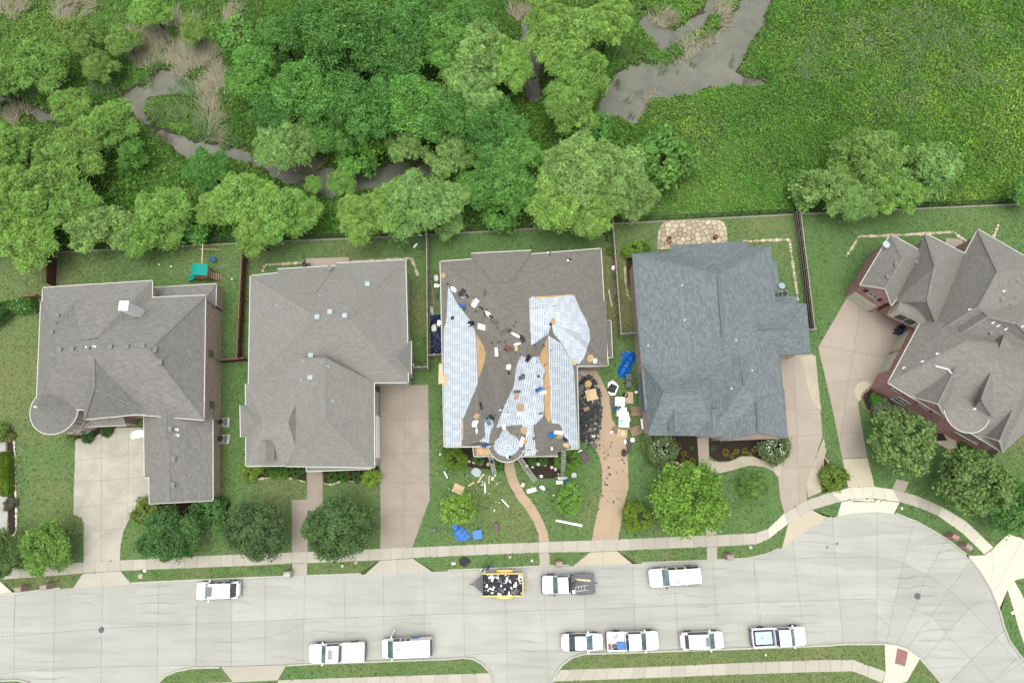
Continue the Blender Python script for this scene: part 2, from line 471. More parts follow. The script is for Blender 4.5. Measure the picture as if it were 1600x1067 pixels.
# ================================================================== SETTING
FENCE = [(-220, 409), (-40, 402), (80, 394), (380, 379), (660, 367), (955, 349), (1245, 334), (1600, 318), (1800, 309)]
FW = PX(FENCE)
FXA, FYA = np.array([p.x for p in FW]), np.array([p.y for p in FW])
WZ = -0.85
WATER = [
 [(-120, 140), (0, 147), (22, 152), (49, 165), (70, 176), (92, 184), (90, 194), (64, 188), (37, 172), (0, 161), (-120, 158)],
 [(193, 146), (225, 135), (240, 112), (252, 104), (266, 108), (289, 112), (308, 126), (322, 142), (312, 152), (285, 148), (262, 152), (240, 152), (231, 162), (226, 180), (240, 194),
  (266, 204), (290, 212), (315, 221), (345, 224), (381, 233), (420, 246), (450, 256), (500, 262), (542, 258), (575, 258), (610, 252), (650, 254), (690, 258), (700, 272), (640, 284), (600, 294), (560, 304), (535, 311), (497, 309), (464, 297), (437, 289),
  (412, 268), (380, 254), (345, 246), (319, 245), (292, 253), (274, 240), (259, 225), (240, 207), (210, 185), (195, 165)],
 [(938, 180), (951, 142), (971, 115), (988, 103), (1011, 105), (1042, 108), (1069, 94), (1109, 71), (1133, 44), (1156, 17), (1168, -20), (1220, -20), (1203, 2), (1190, 20), (1187, 40), (1166, 67), (1156, 91), (1148, 112),
  (1163, 124), (1188, 132), (1156, 130), (1116, 133), (1082, 143), (1010, 149), (1004, 165), (993, 196), (978, 184), (962, 178)],
 [(1001, 40), (1011, 28), (1030, 40), (1048, 53), (1062, 50), (1080, 36), (1099, 19), (1112, -4), (1125, 0), (1098, 36), (1060, 62), (1035, 79), (1026, 62)],
 [(812, 30), (836, 22), (846, 90), (842, 158), (822, 160), (818, 100)],
]
WATW = [PX(w, WZ) for w in WATER]
def pip(x, y, poly):
    c = np.zeros(x.shape, bool); n = len(poly)
    for i in range(n):
        (x1, y1), (x2, y2) = (poly[i][0], poly[i][1]), (poly[i - 1][0], poly[i - 1][1])
        if y1 == y2: continue
        c ^= ((y1 > y) != (y2 > y)) & (x < (x2 - x1) * (y - y1) / (y2 - y1) + x1)
    return c
def segdist(x, y, poly, closed=True):
    d = np.full(x.shape, 1e9); n = len(poly)
    for i in range(0 if closed else 1, n):
        ax, ay = poly[i - 1][0], poly[i - 1][1]; bx, by = poly[i][0], poly[i][1]
        L = (bx - ax) ** 2 + (by - ay) ** 2 + 1e-9
        t = np.clip(((x - ax) * (bx - ax) + (y - ay) * (by - ay)) / L, 0, 1)
        d = np.minimum(d, np.hypot(x - ax - t * (bx - ax), y - ay - t * (by - ay)))
    return d
def water_sd(x, y):
    d = np.full(x.shape, 1e9)
    for i, w in enumerate(WATW):
        e = segdist(x, y, w); e = np.where(pip(x, y, w), -e, e) + (.55, .75, .1, .1, .5)[i]; d = np.minimum(d, e)
    return d
def ground_h(x, y):
    fy = np.interp(x, FXA, FYA)
    t = y - fy
    wild = -0.06 - 0.35 * np.clip(t / 6, 0, 1) + 0.16 * nwob(x, y, .45) * np.clip(t / 2, 0, 1) + .07 * nwob(x + 9, y, 1.7) * np.clip(t / 2, 0, 1)
    sd = water_sd(x, y) + .45 * nwob(x, y, 1.6) + .3 * nwob(x + 4, y + 2, 3.3)
    k = np.clip((sd + .5) / 1.5, 0, 1)
    wild = wild * k + (-1.75) * (1 - k)
    return np.where(t < 0.12, -0.46, wild)
def axis(lo, hi, st, far):
    return np.array([-f for f in far[::-1]] + list(np.arange(lo, hi, st)) + list(far), float)
gx = axis(-88, 88, .8, [96, 120, 180, 350, 900, 2200])
gy = np.array([-2200, -900, -350, -120, -60, -40] + list(np.arange(-30, 25, 5.0)) + list(np.arange(25, 96, .7)) + [100, 120, 180, 350, 900, 2200], float)
GX, GY = np.meshgrid(gx, gy)
GZ = ground_h(GX.ravel(), GY.ravel())
nx, ny = len(gx), len(gy)
gv = np.column_stack([GX.ravel(), GY.ravel(), GZ])
gf = [(j * nx + i, j * nx + i + 1, (j + 1) * nx + i + 1, (j + 1) * nx + i) for j in range(ny - 1) for i in range(nx - 1)]
gme = bpy.data.meshes.new('ground')
gme.from_pydata(gv.tolist(), [], gf)
gme.polygons.foreach_set('use_smooth', [True] * len(gme.polygons))
m, n, l, b = nodes('wild_ground', .95, .1)
_p = pos(n)
_a = mrange(n, l, noise(n, l, _p, .25, 5, .6), .38, .66)
_c = mix(n, l, _a, (.05, .12, .025), (.09, .17, .04))
_d = mrange(n, l, noise(n, l, _p, 1.4, 5, .7), .5, .75)
_c = mix(n, l, math_(n, l, 'MULTIPLY', _d, .6), _c, (.08, .068, .042))
_z = n.new('ShaderNodeSeparateXYZ'); l.new(_p, _z.inputs[0])
_c = mix(n, l, mrange(n, l, _z.outputs[2], -.35, -.62), _c, (.05, .043, .03))      # wet mud of the creek banks
l.new(_c, b.inputs['Base Color'])
bump(n, l, b, noise(n, l, _p, 6, 5, .7), .8, .08)
gme.materials.append(m)
tag(link('ground', gme), kind='structure', label='rough wild ground running from the back fences to the horizon')
for i, w in enumerate(WATW):
    V = [(p.x, p.y, WZ) for p in [Vector((q[0], q[1])) for q in inset(w, -1.3)]]
    tag(mk('water', V, [tuple(range(len(V)))], M['water']), kind='structure', label='murky grey brown creek water')

# ---------------------------------------------------------------- street
UP = [(-220, 941), (0, 930), (112, 918), (205, 912), (307, 907), (400, 903), (537, 898.5), (700, 892), (844, 885.6), (980, 881), (1119, 876), (1170, 873), (1200, 866), (1222, 856), (1243, 841), (1269, 823), (1300, 809),
      (1332, 801), (1372, 799), (1399, 803), (1430, 814.7), (1459, 830.5), (1488, 849), (1513.7, 870.8), (1531, 892), (1548, 921), (1561, 953), (1568, 978.7), (1577, 1002), (1600, 1033), (1640, 1085), (1690, 1150)]
LO1 = [(-220, 1072), (0, 1062), (26, 1061), (44, 1065), (55, 1076), (60, 1095), (62, 1160)]
LO2 = [(240, 1160), (243, 1080), (248, 1064), (258, 1054), (275, 1047), (300, 1042), (343, 1041), (448, 1038), (480, 1036), (600, 1031.5), (700, 1028), (725, 1026), (740, 1028), (754, 1036), (766, 1049), (772, 1067), (778, 1160)]
LO3 = [(850, 1160), (857, 1075), (866, 1055), (877, 1038), (893, 1026), (912, 1020), (965, 1018.5), (1280, 1007.5), (1324, 1004.6), (1381, 1004.6), (1400, 1006.5), (1416, 1011.8), (1439, 1027.6), (1473, 1067), (1545, 1160)]
ROADPX = UP + [(1545, 1160)] + LO3[::-1][1:] + [(778, 1160)] + LO2[::-1][1:] + [(62, 1160)] + LO1[::-1][1:]
RZ = -0.12
ROADW = [(p.x, p.y) for p in PX(ROADPX)]
road = prism('road', ROADW, -0.40, RZ - .02, M['joint'])
tag(road, kind='structure', label='pale concrete street of poured panels with dark joints')
JT = [(-120, 936, -122, 1063), (-50, 932, -52, 1060), (22, 928, 21, 1050), (84, 925, 82.5, 1045), (160, 915, 157, 1042), (247, 912, 245, 1040), (308, 907, 305, 1039), (362, 905, 361, 1038), (414, 903, 414, 1037), (475, 900, 474, 1035), (537, 898, 540, 1033),
      (599, 896, 600, 1031), (662, 893, 663, 1029), (724, 891, 725.6, 1023), (788, 888, 792, 1019), (849, 886, 854.6, 1016), (913, 883, 915, 1014), (988, 881, 995, 1017), (1052, 878, 1061, 1015), (1114, 876, 1123, 1012), (1177.6, 874, 1189, 1010), (1242, 872, 1258, 1004), (1306.5, 871, 1318, 1003), (1371, 870, 1371, 999)]
CXP = [-220, 0, 157, 400, 700, 980, 1200, 1371]; CYP = [1006, 995, 982, 970, 959, 949, 940, 935]
def lerp(a, b, t): return (a[0] + (b[0] - a[0]) * t, a[1] + (b[1] - a[1]) * t)
cells = []
for a, c in zip(JT[:-1], JT[1:]):
    at, ab, ct, cb = (a[0], a[1]), (a[2], a[3]), (c[0], c[1]), (c[2], c[3])
    am = lerp(at, ab, (np.interp(a[0], CXP, CYP) - a[1]) / (a[3] - a[1])); cm = lerp(ct, cb, (np.interp(c[0], CXP, CYP) - c[1]) / (c[3] - c[1]))
    bulb = a[0] >= 1170
    mouth = (a[0] < 300) or (720 < a[0] < 905)
    ax_, cx_ = lerp(at, ab, -.9), lerp(ct, cb, -.9)
    if bulb: cells.append([ax_, cx_, ct, at]); cells.append([at, ct, cm, am])
    else: cells.append([lerp(at, ab, -.15), lerp(ct, cb, -.15), cm, am])
    if mouth:
        cells.append([am, cm, cb, ab]); cells.append([ab, cb, lerp(ct, cb, 1.9), lerp(at, ab, 1.9)])
    else: cells.append([am, cm, lerp(ct, cb, 1.3), lerp(at, ab, 1.3)])
RO = [(1371, 770), (1438, 785), (1482, 838), (1532, 858), (1580, 893), (1615, 948), (1645, 985), (1710, 1045)]
RB = [(1371, 870), (1413, 880), (1449, 898), (1484, 921), (1516, 951), (1558, 996), (1588, 1030), (1640, 1090)]
RC = [(1371, 935), (1398.6, 941), (1429, 953), (1456, 962), (1479, 990), (1519, 1030.5), (1551, 1067), (1600, 1125)]
RI = [(1371, 1015), (1384, 1015), (1398, 1015), (1414, 1018), (1436, 1040), (1470, 1080), (1500, 1120), (1550, 1180)]
for i in range(7):
    cells += [[RO[i], RO[i + 1], RB[i + 1], RB[i]], [RB[i], RB[i + 1], RC[i + 1], RC[i]], [RC[i], RC[i + 1], RI[i + 1], RI[i]]]
for c in cells:
    q = clip_cell(ROADW, [(p.x, p.y) for p in PX(c)], .011)
    if q: prism('slab', q, RZ - .06, RZ, M['road'], road)
def ribbon_vf(pts, w, z):
    pts = [Vector((p[0], p[1])) for p in pts]; V = []; Fc = []
    for i, p in enumerate(pts):
        d = (pts[min(i + 1, len(pts) - 1)] - pts[max(i - 1, 0)]).normalized(); s = Vector((-d.y, d.x)) * (w / 2)
        V += [(p.x + s.x, p.y + s.y, z), (p.x - s.x, p.y - s.y, z)]
    for i in range(len(pts) - 1): Fc.append((2 * i, 2 * i + 1, 2 * i + 3, 2 * i + 2))
    return V, Fc
for cr in ([(330, 1001), (350, 1003), (370, 1003), (400, 997), (425, 994), (440, 989), (455, 985)], [(1360, 955), (1376, 965), (1388, 977), (1395, 983)], [(1180, 880), (1184, 920), (1188, 960), (1190, 985)], [(1562, 1062), (1580, 1046), (1598, 1036)],
           [(21, 985), (22, 950), (23, 930)], [(305, 1035), (306, 985), (307, 945)], [(1030, 930), (1060, 926), (1078, 930)], [(640, 1008), (655, 1000), (672, 997)], [(840, 950), (848, 958), (846, 972), (851, 985)]):
    q = []
    pts = PX(cr)
    for a, c in zip(pts[:-1], pts[1:]):
        for t in (0, .33, .66): q.append(a.lerp(c, t) + Vector((random.uniform(-.1, .1), random.uniform(-.1, .1), 0)))
    q.append(pts[-1])
    V, Fc = ribbon_vf(q, .022, RZ + .004)
    mk('crack', V, Fc, M['joint'], road)
def manhole(px, py, r, parent, mat):
    c = P(px, py, RZ)
    V, Fc = lathe_vf(c, [(r, -.02), (r, .006), (r * .86, .008), (r * .84, .003), (r * .3, .003), (r * .28, .009), (.02, .009)], 18)
    return mk('manhole_cover', V, Fc, mat, None, loc=c)
tag(manhole(158.5, 983.5, .33, None, M['darkgrey']), 'round dark manhole cover in the street near the left edge', 'manhole cover')
tag(manhole(1433.5, 931, .36, None, M['darkgrey']), 'round dark manhole cover in the street bend', 'manhole cover')
tag(manhole(1292.5, 855, .13, None, M['darkgrey']), 'small round valve lid in the turning bulb, the left one', 'valve lid')
tag(manhole(1308, 849, .13, None, M['darkgrey']), 'small round valve lid in the turning bulb, the right one', 'valve lid')

# ---------------------------------------------------------------- lawns
NOTCH = [(-120, 22, (-120, 911), (-3, 905)), (112, 205, (129, 896), (188, 892)), (569, 676, (594, 875.3), (645, 872)), (895, 988, (922, 862.4), (964, 860.4)), (1222, 1301, (1231.5, 818.3), (1269, 796.3)), (1309, 1398, (1315, 783.7), (1405.5, 784.7)), (1512, 1562, (1539, 866.3), (1574, 921))]
def edge_with_notches(poly):
    den = []
    for a, c in zip(poly[:-1], poly[1:]):
        for t in np.linspace(0, 1, 9)[:-1]: den.append(lerp(a, c, t))
    den.append(poly[-1]); out = []; done = set()
    for p in den:
        hit_ = [k for k, nn in enumerate(NOTCH) if nn[0] < p[0] < nn[1] and p[1] < 960]
        if not hit_: out.append(p)
        elif hit_[0] not in done:
            done.add(hit_[0]); nn = NOTCH[hit_[0]]; out += [nn[2], nn[3]]
    return out
lawn_up = [(p.x, p.y) for p in PX(FENCE[:] + [(1800, 1150)] + edge_with_notches(UP)[::-1])]
tag(prism('lawn', lawn_up, -.40, 0, M['lawn']), kind='structure', label='mown lawns around the five houses')
for q, lb in ((LO1 + [(-220, 1160)], 'corner lawn at the lower left'), (LO2[:7] + [(364, 1065), (434, 1061.7)] + LO2[7:], 'kerbside lawn strip below the parked pickup and van'), (LO3, 'kerbside lawn strip below the four parked cars')):
    tag(prism('lawn', [(p.x, p.y) for p in PX(q)], -.40, 0, M['lawn']), kind='structure', label=lb)
def sub(poly, x0, x1, n=1):
    out = []
    for (a, c) in zip(poly[:-1], poly[1:]):
        for t in np.linspace(0, 1, 7)[:-1]:
            p = lerp(a, c, t)
            if x0 <= p[0] <= x1: out.append(p)
    return out
def kerb(pts, side):
    w = [Vector((p.x, p.y)) for p in PX(pts)]
    V, Fc = [], []
    for i, p in enumerate(w):
        d = (w[min(i + 1, len(w) - 1)] - w[max(i - 1, 0)]).normalized(); s = Vector((-d.y, d.x)) * side
        for o, z in ((-.02, -.38), (-.02, -.02), (.03, .02), (.17, .02), (.17, -.38)): V.append((p.x + s.x * o, p.y + s.y * o, z))
    for i in range(len(w) - 1):
        for k in range(4): Fc.append((i * 5 + k, i * 5 + k + 1, i * 5 + k + 6, i * 5 + k + 5))
    Fc += [(0, 1, 2, 3, 4), tuple((len(w) - 1) * 5 + k for k in range(5))[::-1]]
    tag(mk('kerb', V, Fc, M['kerb']), kind='structure', label='raised concrete kerb along the street')
for x0, x1 in ((-220, 110), (205, 569), (676, 894), (988, 1221), (1285, 1303), (1398, 1511)): kerb(sub(UP[:24], x0, x1), 1)
kerb(UP[26:], 1); kerb(UP[23:27], 1)
kerb(LO1, -1); kerb(LO2[:7], -1); kerb(LO2[7:], -1); kerb(LO3, -1)

# ---------------------------------------------------------------- sidewalks and drives
def walk(name, pairs, mat, label, plen=1.45, z=.03, pick=None):
    T, B = [P(a, b) for a, b, _, _ in pairs], [P(c, d) for _, _, c, d in pairs]
    root = prism(name, [(p.x, p.y) for p in T] + [(p.x, p.y) for p in B[::-1]], -.1, z - .014, M['joint'])
    tag(root, kind='structure', label=label)
    for i in range(len(T) - 1):
        L = ((T[i] - T[i + 1]).length + (B[i] - B[i + 1]).length) / 2
        k = max(1, round(L / plen)); g = .012 / max(L / k, .1)
        for j in range(k):
            t0, t1 = (j + g) / k, (j + 1 - g) / k
            q = [T[i].lerp(T[i + 1], t0), T[i].lerp(T[i + 1], t1), B[i].lerp(B[i + 1], t1), B[i].lerp(B[i + 1], t0)]
            mm = mat
            if pick: mm = pick(pairs[i][0] + (pairs[i + 1][0] - pairs[i][0]) * (j + .5) / k) or mat
            prism('slab', q, -.05, z, mm, root)
    return root
SW = [(-120, 893, -120, 911), (32, 885, 32, 903), (80, 882, 82, 899), (129, 878, 129, 895), (188, 875, 188, 891.5), (309, 868.5, 309, 886.5), (400, 865, 400, 883), (456, 862.5, 456, 880), (480, 862, 480, 879.5), (594, 857, 594, 874.7), (645, 855, 645, 871.5), (742, 850.5, 742, 867),
      (841.5, 847, 841.5, 863), (858, 846, 858, 862.6), (924, 844, 922, 862), (966, 842.5, 964, 860), (1102, 836, 1104, 854), (1120, 835.5, 1121, 853.5), (1180, 832.8, 1182, 850), (1200, 826, 1201, 842), (1225, 802, 1231, 818), (1260, 781.5, 1269, 796), (1297, 769, 1314, 783),
      (1330, 761, 1335, 779), (1366, 760, 1362, 778), (1395, 764.5, 1406, 784), (1431, 773.7, 1437, 793.4), (1472, 792, 1465, 805), (1510, 814.5, 1504, 833), (1552, 855, 1538, 866)]
walk('sidewalk', SW, M['walk'], 'pale concrete sidewalk along the front lawns', pick=lambda x: M['new'] if (1202 < x < 1226 or 1297 < x < 1394 or x > 1472) else None)
walk('sidewalk', [(1585, 908, 1574, 921), (1600, 935, 1583, 950), (1612, 970, 1591, 980), (1630, 1010, 1607, 1025)], M['new'], 'short white sidewalk strip at the right edge')
walk('sidewalk', [(876, 1046, 863, 1064), (1028, 1041, 1028, 1058), (1155, 1035, 1156, 1053), (1280, 1030.6, 1280, 1049), (1332, 1030, 1332, 1048), (1384, 1049, 1378, 1066)], M['walk'], 'sidewalk strip below the four parked cars')
walk('sidewalk', [(435, 1062, 428, 1082), (530, 1058.5, 530, 1078), (700, 1053, 700, 1072), (764, 1051, 770, 1070)], M['walk'], 'sidewalk strip below the parked pickup and van')
walk('sidewalk', [(255, 1068, 250, 1086), (364, 1065, 366, 1084)], M['walk'], 'sidewalk stub at the lower left corner')
def drive(name, poly, lines, mat, label, z=.024, mats=None):
    w = [(p.x, p.y) for p in PX(poly)]
    root = prism(name, w, -.1, z - .014, M['joint'])
    tag(root, kind='structure', label=label)
    for i, q in enumerate(split([w], [(P(*a), P(*c)) for a, c in lines])): prism('slab', q, -.05, z, mat, root)
    return root
def apron(poly, mat, label, lines=()):
    """sloping crossing from the sidewalk down to the gutter"""
    w = [P(a, b) for a, b, _ in poly]; zs = [z for _, _, z in poly]
    n_ = len(w)
    c = sum((Vector((p.x, p.y, 0)) for p in w), Vector()) / n_
    V = [(p.x, p.y, z) for p, z in zip(w, zs)] + [(p.x, p.y, -.38) for p in w]
    Fc = [tuple(range(n_))] + [(i, (i + 1) % n_, (i + 1) % n_ + n_, i + n_) for i in range(n_)]
    o = mk('driveway_apron', V, Fc, mat)
    tag(o, kind='structure', label=label)
    for a, b_ in lines:
        pa, pb = P(*a[:2], a[2]), P(*b_[:2], b_[2])
        d = (pb - pa).normalized(); s = Vector((-d.y, d.x, 0)) * .012
        mk('joint', [pa + s, pa - s, pb - s, pb + s], [(0, 1, 2, 3)], M['joint'], o)
    return o
A0, A1 = .012, -.112
drive('driveway', [(118, 684.5), (116, 753), (114.7, 803), (127.5, 809), (131, 820), (130.5, 878), (187.4, 875), (188.7, 852), (193, 829.5), (204, 807), (220, 785), (240, 778), (240, 746), (228, 742), (228, 668), (182, 668), (159, 676.5), (140, 686)],
      [((159, 686), (158.5, 895)), ((201, 683), (200, 788)), ((118, 719.5), (225, 708)), ((116, 753.6), (231, 745)), ((115, 793), (220, 781.6)), ((131, 831), (193, 825.6))], M['drive_grey'], 'stained pale concrete driveway of the house with the round turret')
apron([(129, 896, A0), (188, 892, A0), (204.5, 912.5, A1), (112.5, 919, A1)], M['walk'], 'driveway apron below the turret house', [((159, 894, A0 + .004), (159.5, 916, A1 + .004))])
drive('driveway', [(594, 602), (669, 601), (671.6, 779), (644.5, 855), (594.5, 857)], [((594, 656.5), (670, 655)), ((594, 709), (671, 708)), ((594, 755), (671, 754)), ((594, 807), (671, 806)), ((632, 602), (631, 857))], M['drive_brown'], 'brown toned concrete driveway beside the pale grey roof')
apron([(594, 875.5, A0), (645, 872.3, A0), (676, 893.5, A1), (569.5, 897.5, A1)], M['walk'], 'driveway apron of the brown driveway', [((620, 874, A0 + .004), (621, 895.5, A1 + .004))])
drive('driveway', [(899, 572), (931, 576), (942, 598), (952, 619), (956, 655), (978, 685), (981, 724), (982.5, 760), (975, 790), (966, 843), (924, 844.5), (931.5, 808), (940.5, 766), (940.5, 730), (934.5, 709), (924, 694), (903, 686)], [((930, 767), (990, 768)), ((890, 716), (990, 712))], M['drive_tan'],
      'tan curving driveway littered with shingle scraps')
apron([(922, 862.6, A0), (964, 860.6, A0), (988, 880.5, A1), (895, 884.5, A1)], M['drive_cream'], 'driveway apron of the tan driveway', [((942, 861.5, A0 + .004), (942, 882.5, A1 + .004))])
drive('driveway', [(1216, 556), (1270, 553), (1273, 580), (1278, 610), (1282, 640), (1285, 682), (1269, 730), (1260, 760), (1260.5, 781), (1225.5, 801.5), (1219, 778), (1216, 748), (1222, 724), (1228, 690)], [((1200, 640), (1300, 640)), ((1200, 684), (1300, 678)), ((1200, 733), (1300, 727)), ((1239, 545), (1245, 690))], M['drive_pink'], 'pinkish concrete driveway beside the blue grey roof')
for q, lb in (([(1250, 557), (1274, 555), (1279.5, 610), (1283, 642), (1270, 628), (1262, 606), (1257, 580)], 'pale pebble strip at the top of the pinkish driveway'), ([(1287, 684), (1291, 705), (1281, 736), (1284, 768), (1262, 777), (1260, 755), (1269, 728)], 'pale pebble border beside the lower pinkish driveway'),
              ([(1108, 718), (1125, 722), (1140, 721), (1158, 713), (1176, 713), (1191, 719), (1212, 724), (1223, 723), (1217, 748), (1209, 736), (1193, 729), (1170, 727), (1146, 734), (1125, 739), (1111, 736)], 'wavy pale pebble path below the mulch bed')):
    tag(prism('path', [(p.x, p.y) for p in PX(q)], -.05, .034, M['pebble']), kind='structure', label=lb)
apron([(1231.5, 818.5, A0), (1250, 806.5, A0), (1269, 796.6, A0), (1287, 806, -.03), (1301, 809, A1), (1269, 823.5, A1), (1243, 841.5, A1), (1222.5, 856.5, A1)], M['drive_cream'], 'pinkish driveway apron at the turning bulb')
drive('driveway', [(1324, 464), (1278, 543), (1283.5, 565), (1300.5, 639), (1316, 716), (1355, 714), (1340, 629), (1364, 603), (1372, 600), (1404, 545), (1424, 508), (1388, 474)], [((1270, 600), (1380, 590)), ((1290, 640), (1350, 636)), ((1300, 678), (1360, 674)), ((1280, 540), (1390, 560)), ((1345, 470), (1320, 640))], M['drive_pink'], 'wide pinkish driveway court of the red brick house')
drive('driveway', [(1316.2, 717), (1355.2, 715), (1366.5, 759.6), (1325, 761)], [], M['drive_cream'], 'yellowish lower strip of the red brick house driveway')
tag(prism('path', [(p.x, p.y) for p in PX([(1343, 628), (1336, 618), (1335, 607), (1341, 598), (1352, 595), (1363, 600), (1357, 610), (1348, 616)])], -.05, .034, M['drive_cream']), kind='structure', label='rounded cream concrete corner beside the planted bed')
apron([(1315, 784, A0), (1338, 779.6, A0), (1362, 779, A0), (1405.5, 785, A0), (1397.5, 803, A1), (1372, 799.5, A1), (1332, 801.5, A1), (1309, 806.5, A1)], M['new'], 'cream driveway apron of the red brick house', [((1358, 779, A0 + .004), (1357, 800, A1 + .004))])
drive('driveway', [(1513, 868), (1539, 867), (1552.5, 856), (1575, 834), (1625, 850), (1650, 890), (1587, 906), (1574, 921), (1561.5, 951), (1548.5, 920), (1531.5, 891)], [((1548, 920), (1553, 856)), ((1575, 884), (1600, 838))], M['new'], 'bright new concrete driveway at the right edge', z=.012)
drive('driveway', [(-120, 690), (9, 690), (12, 735), (12.5, 800), (10, 842), (-120, 850)], [((-120, 795), (14, 794)), ((-120, 740), (14, 738))], M['road'], 'grey driveway beside the clipped hedge at the left edge')
apron([(-120, 911, A0), (-3, 905, A0), (22, 929, A1), (-120, 936, A1)], M['new'], 'driveway apron at the left edge')
apron([(343, 1041.5, A1), (448, 1038.7, A1), (434, 1062, A0), (364, 1065.5, A0)], M['walk'], 'driveway apron at the lower edge')
tag(prism('path', [(p.x, p.y) for p in PX([(480, 735), (504, 734), (504.5, 798), (480.5, 798), (480.5, 862), (456, 862.5), (456, 781), (480, 780)])], -.05, .026, M['drive_brown']), kind='structure', label='stepped concrete front walk of the pale grey roofed house')
tag(prism('path', [(p.x, p.y) for p in PX([(456.5, 880.5), (480, 880), (480, 899.5), (457, 900.5)])], -.05, .026, M['walk']), kind='structure', label='short concrete walk to the kerb')
pw = [(p.x, p.y) for p in PX([(787, 714), (788.8, 735), (796, 757.5), (807.5, 778), (822.5, 797), (833.8, 815.6), (841, 834), (842.4, 846.5), (858, 845.8), (856, 832.5), (847, 810), (833.8, 787.5), (818.8, 768.8), (807.5, 746), (801, 714)])]
pr = tag(prism('path', pw, -.06, .018, M['joint']), kind='structure', label='curving tan front walk of the house under repair')
for q in split([pw], [(P(*a), P(*c)) for a, c in (((780, 752), (815, 741)), ((795, 777), (830, 762)), ((810, 800), (845, 780)), ((825, 822), (860, 806)))]): prism('slab', q, -.05, .028, M['drive_tan'], pr)
tag(prism('path', [(p.x, p.y) for p in PX([(842.5, 863.5), (858.5, 862.8), (859, 885), (843, 886)])], -.05, .026, M['walk']), kind='structure', label='short walk crossing the verge below the curving walk')
tag(prism('path', [(p.x, p.y) for p in PX([(1089, 676), (1107, 675), (1108, 718), (1111, 760), (1119, 835), (1103, 835.5), (1093, 740)])], -.05, .026, M['drive_pink']), kind='structure', label='straight front walk of the blue grey roofed house')
tag(prism('path', [(p.x, p.y) for p in PX([(1104.5, 854.6), (1120.5, 854), (1120.5, 875.5), (1104.5, 876)])], -.05, .026, M['walk']), kind='structure', label='short walk crossing the verge beside a brick mailbox')
tag(prism('path', [(p.x, p.y) for p in PX([(1470, 672), (1497, 690), (1489, 706), (1460, 690)])], -.05, .028, M['pebble']), kind='structure', label='pale stone landing before the red brick porch')
tag(prism('path', [(p.x, p.y) for p in PX([(1394, 764), (1401, 748), (1420, 753), (1413, 769)])], -.05, .02, M['drive_pink']), kind='structure', label='brown slab walk under the tree by the sidewalk')
cor = tag(prism('corner_ramp', [(p.x, p.y) for p in PX([(1382, 1005.5), (1400, 1008), (1416, 1013), (1437, 1029), (1417, 1064), (1376, 1075), (1384, 1050)])], -.1, .022, M['new']), kind='structure', label='concrete corner ramp at the lower right')
prism('tactile_pad', [(p.x, p.y) for p in PX([(1402, 1012), (1418.5, 1017.5), (1414, 1040.5), (1398, 1035.5)])], .0, .034, M['paver'], cor)
prism('patio', [(p.x, p.y) for p in PX([(478, 404), (545, 402), (547, 430), (480, 432)])], -.05, .04, M['drive_pink'])['kind'] = 'structure'
prism('patio', [(p.x, p.y) for p in PX([(1478, 372), (1500, 374), (1520, 392), (1510, 420), (1470, 400)])], -.05, .04, M['drive_pink'])['kind'] = 'structure'

# ---------------------------------------------------------------- planted beds
for q, lb in (([(234, 787), (344, 777), (358, 780), (362, 794), (350, 817), (338, 820), (303, 807), (274, 806), (242, 797)], 'dark mulch bed below the turret house garage wing'),
              ([(100, 674), (112, 684), (140, 686), (159, 676), (182, 668), (180, 660), (120, 668)], 'narrow mulch bed under the turret windows'),
              ([(383, 727), (478, 726), (478, 752), (460, 747), (435, 744), (405, 747), (385, 742)], 'mulch bed left of the stepped walk'), ([(505, 733), (592, 729), (590, 750), (565, 752), (535, 750), (515, 756), (506, 754)], 'mulch bed right of the stepped walk'),
              ([(700, 697), (740, 694), (742, 710), (788, 719), (788, 735), (760, 733), (735, 730), (712, 718)], 'mulch bed left of the curving walk'), ([(806, 720), (818, 712), (885, 704), (890, 730), (866, 747), (845, 748), (822, 736)], 'mulch bed right of the curving walk'),
              ([(1010, 678), (1089, 678), (1091, 728), (1070, 726), (1055, 720), (1030, 722), (1008, 712)], 'mulch bed left of the straight walk'), ([(1108, 680), (1230, 683), (1228, 715), (1205, 722), (1190, 718), (1176, 712), (1158, 712), (1140, 720), (1122, 721), (1108, 712)], 'mulch bed right of the straight walk'),
              ([(978, 404), (1000, 398), (1003, 474), (990, 476), (982, 440)], 'narrow mulch strip west of the blue grey roof'), ([(1347, 617), (1365, 601), (1402, 616), (1460, 655), (1480, 688), (1440, 690), (1395, 665), (1375, 652), (1355, 640)], 'curved bed along the red brick house front'),
              ([(1497, 690), (1530, 692), (1562, 703), (1545, 722), (1500, 712)], 'shrub bed beside the stone landing'), ([(1288, 706), (1300, 733), (1320, 760), (1285, 770), (1280, 745)], 'island bed between the two driveways'), ([(12, 690), (24, 690), (26, 760), (24, 830), (14, 842), (12.5, 790)], 'hedge bed by the left driveway')):
    tag(prism('mulch_bed', [(p.x, p.y) for p in PX(q)], -.05, .03, M['mulch']), kind='structure', label=lb)
def stones(name, label, line, size, mat, parent=None):
    w = PX(line); parts = []
    for a, c in zip(w[:-1], w[1:]):
        k = max(1, int((c - a).length / (size * .8)))
        for j in range(k):
            p = a.lerp(c, (j + .5) / k); s = size * random.uniform(.6, 1.3)
            rz = math.atan2((c - a).y, (c - a).x) + random.uniform(-.25, .25)
            r = [random.uniform(.42, .55) for _ in range(7)]
            pts = [Vector((math.cos(6.2832 * q / 7) * s * r[q], math.sin(6.2832 * q / 7) * s * .8 * r[q], 0)) for q in range(7)]
            pts = [Matrix.Rotation(rz, 3, 'Z') @ q + p for q in pts]
            parts.append(prism_vf(pts, -.02, random.uniform(.07, .16)))
    root = thing(name, label, 'edging', w[0])
    for V, Fc in parts: mk('stone', V, Fc, mat, root)
    return root
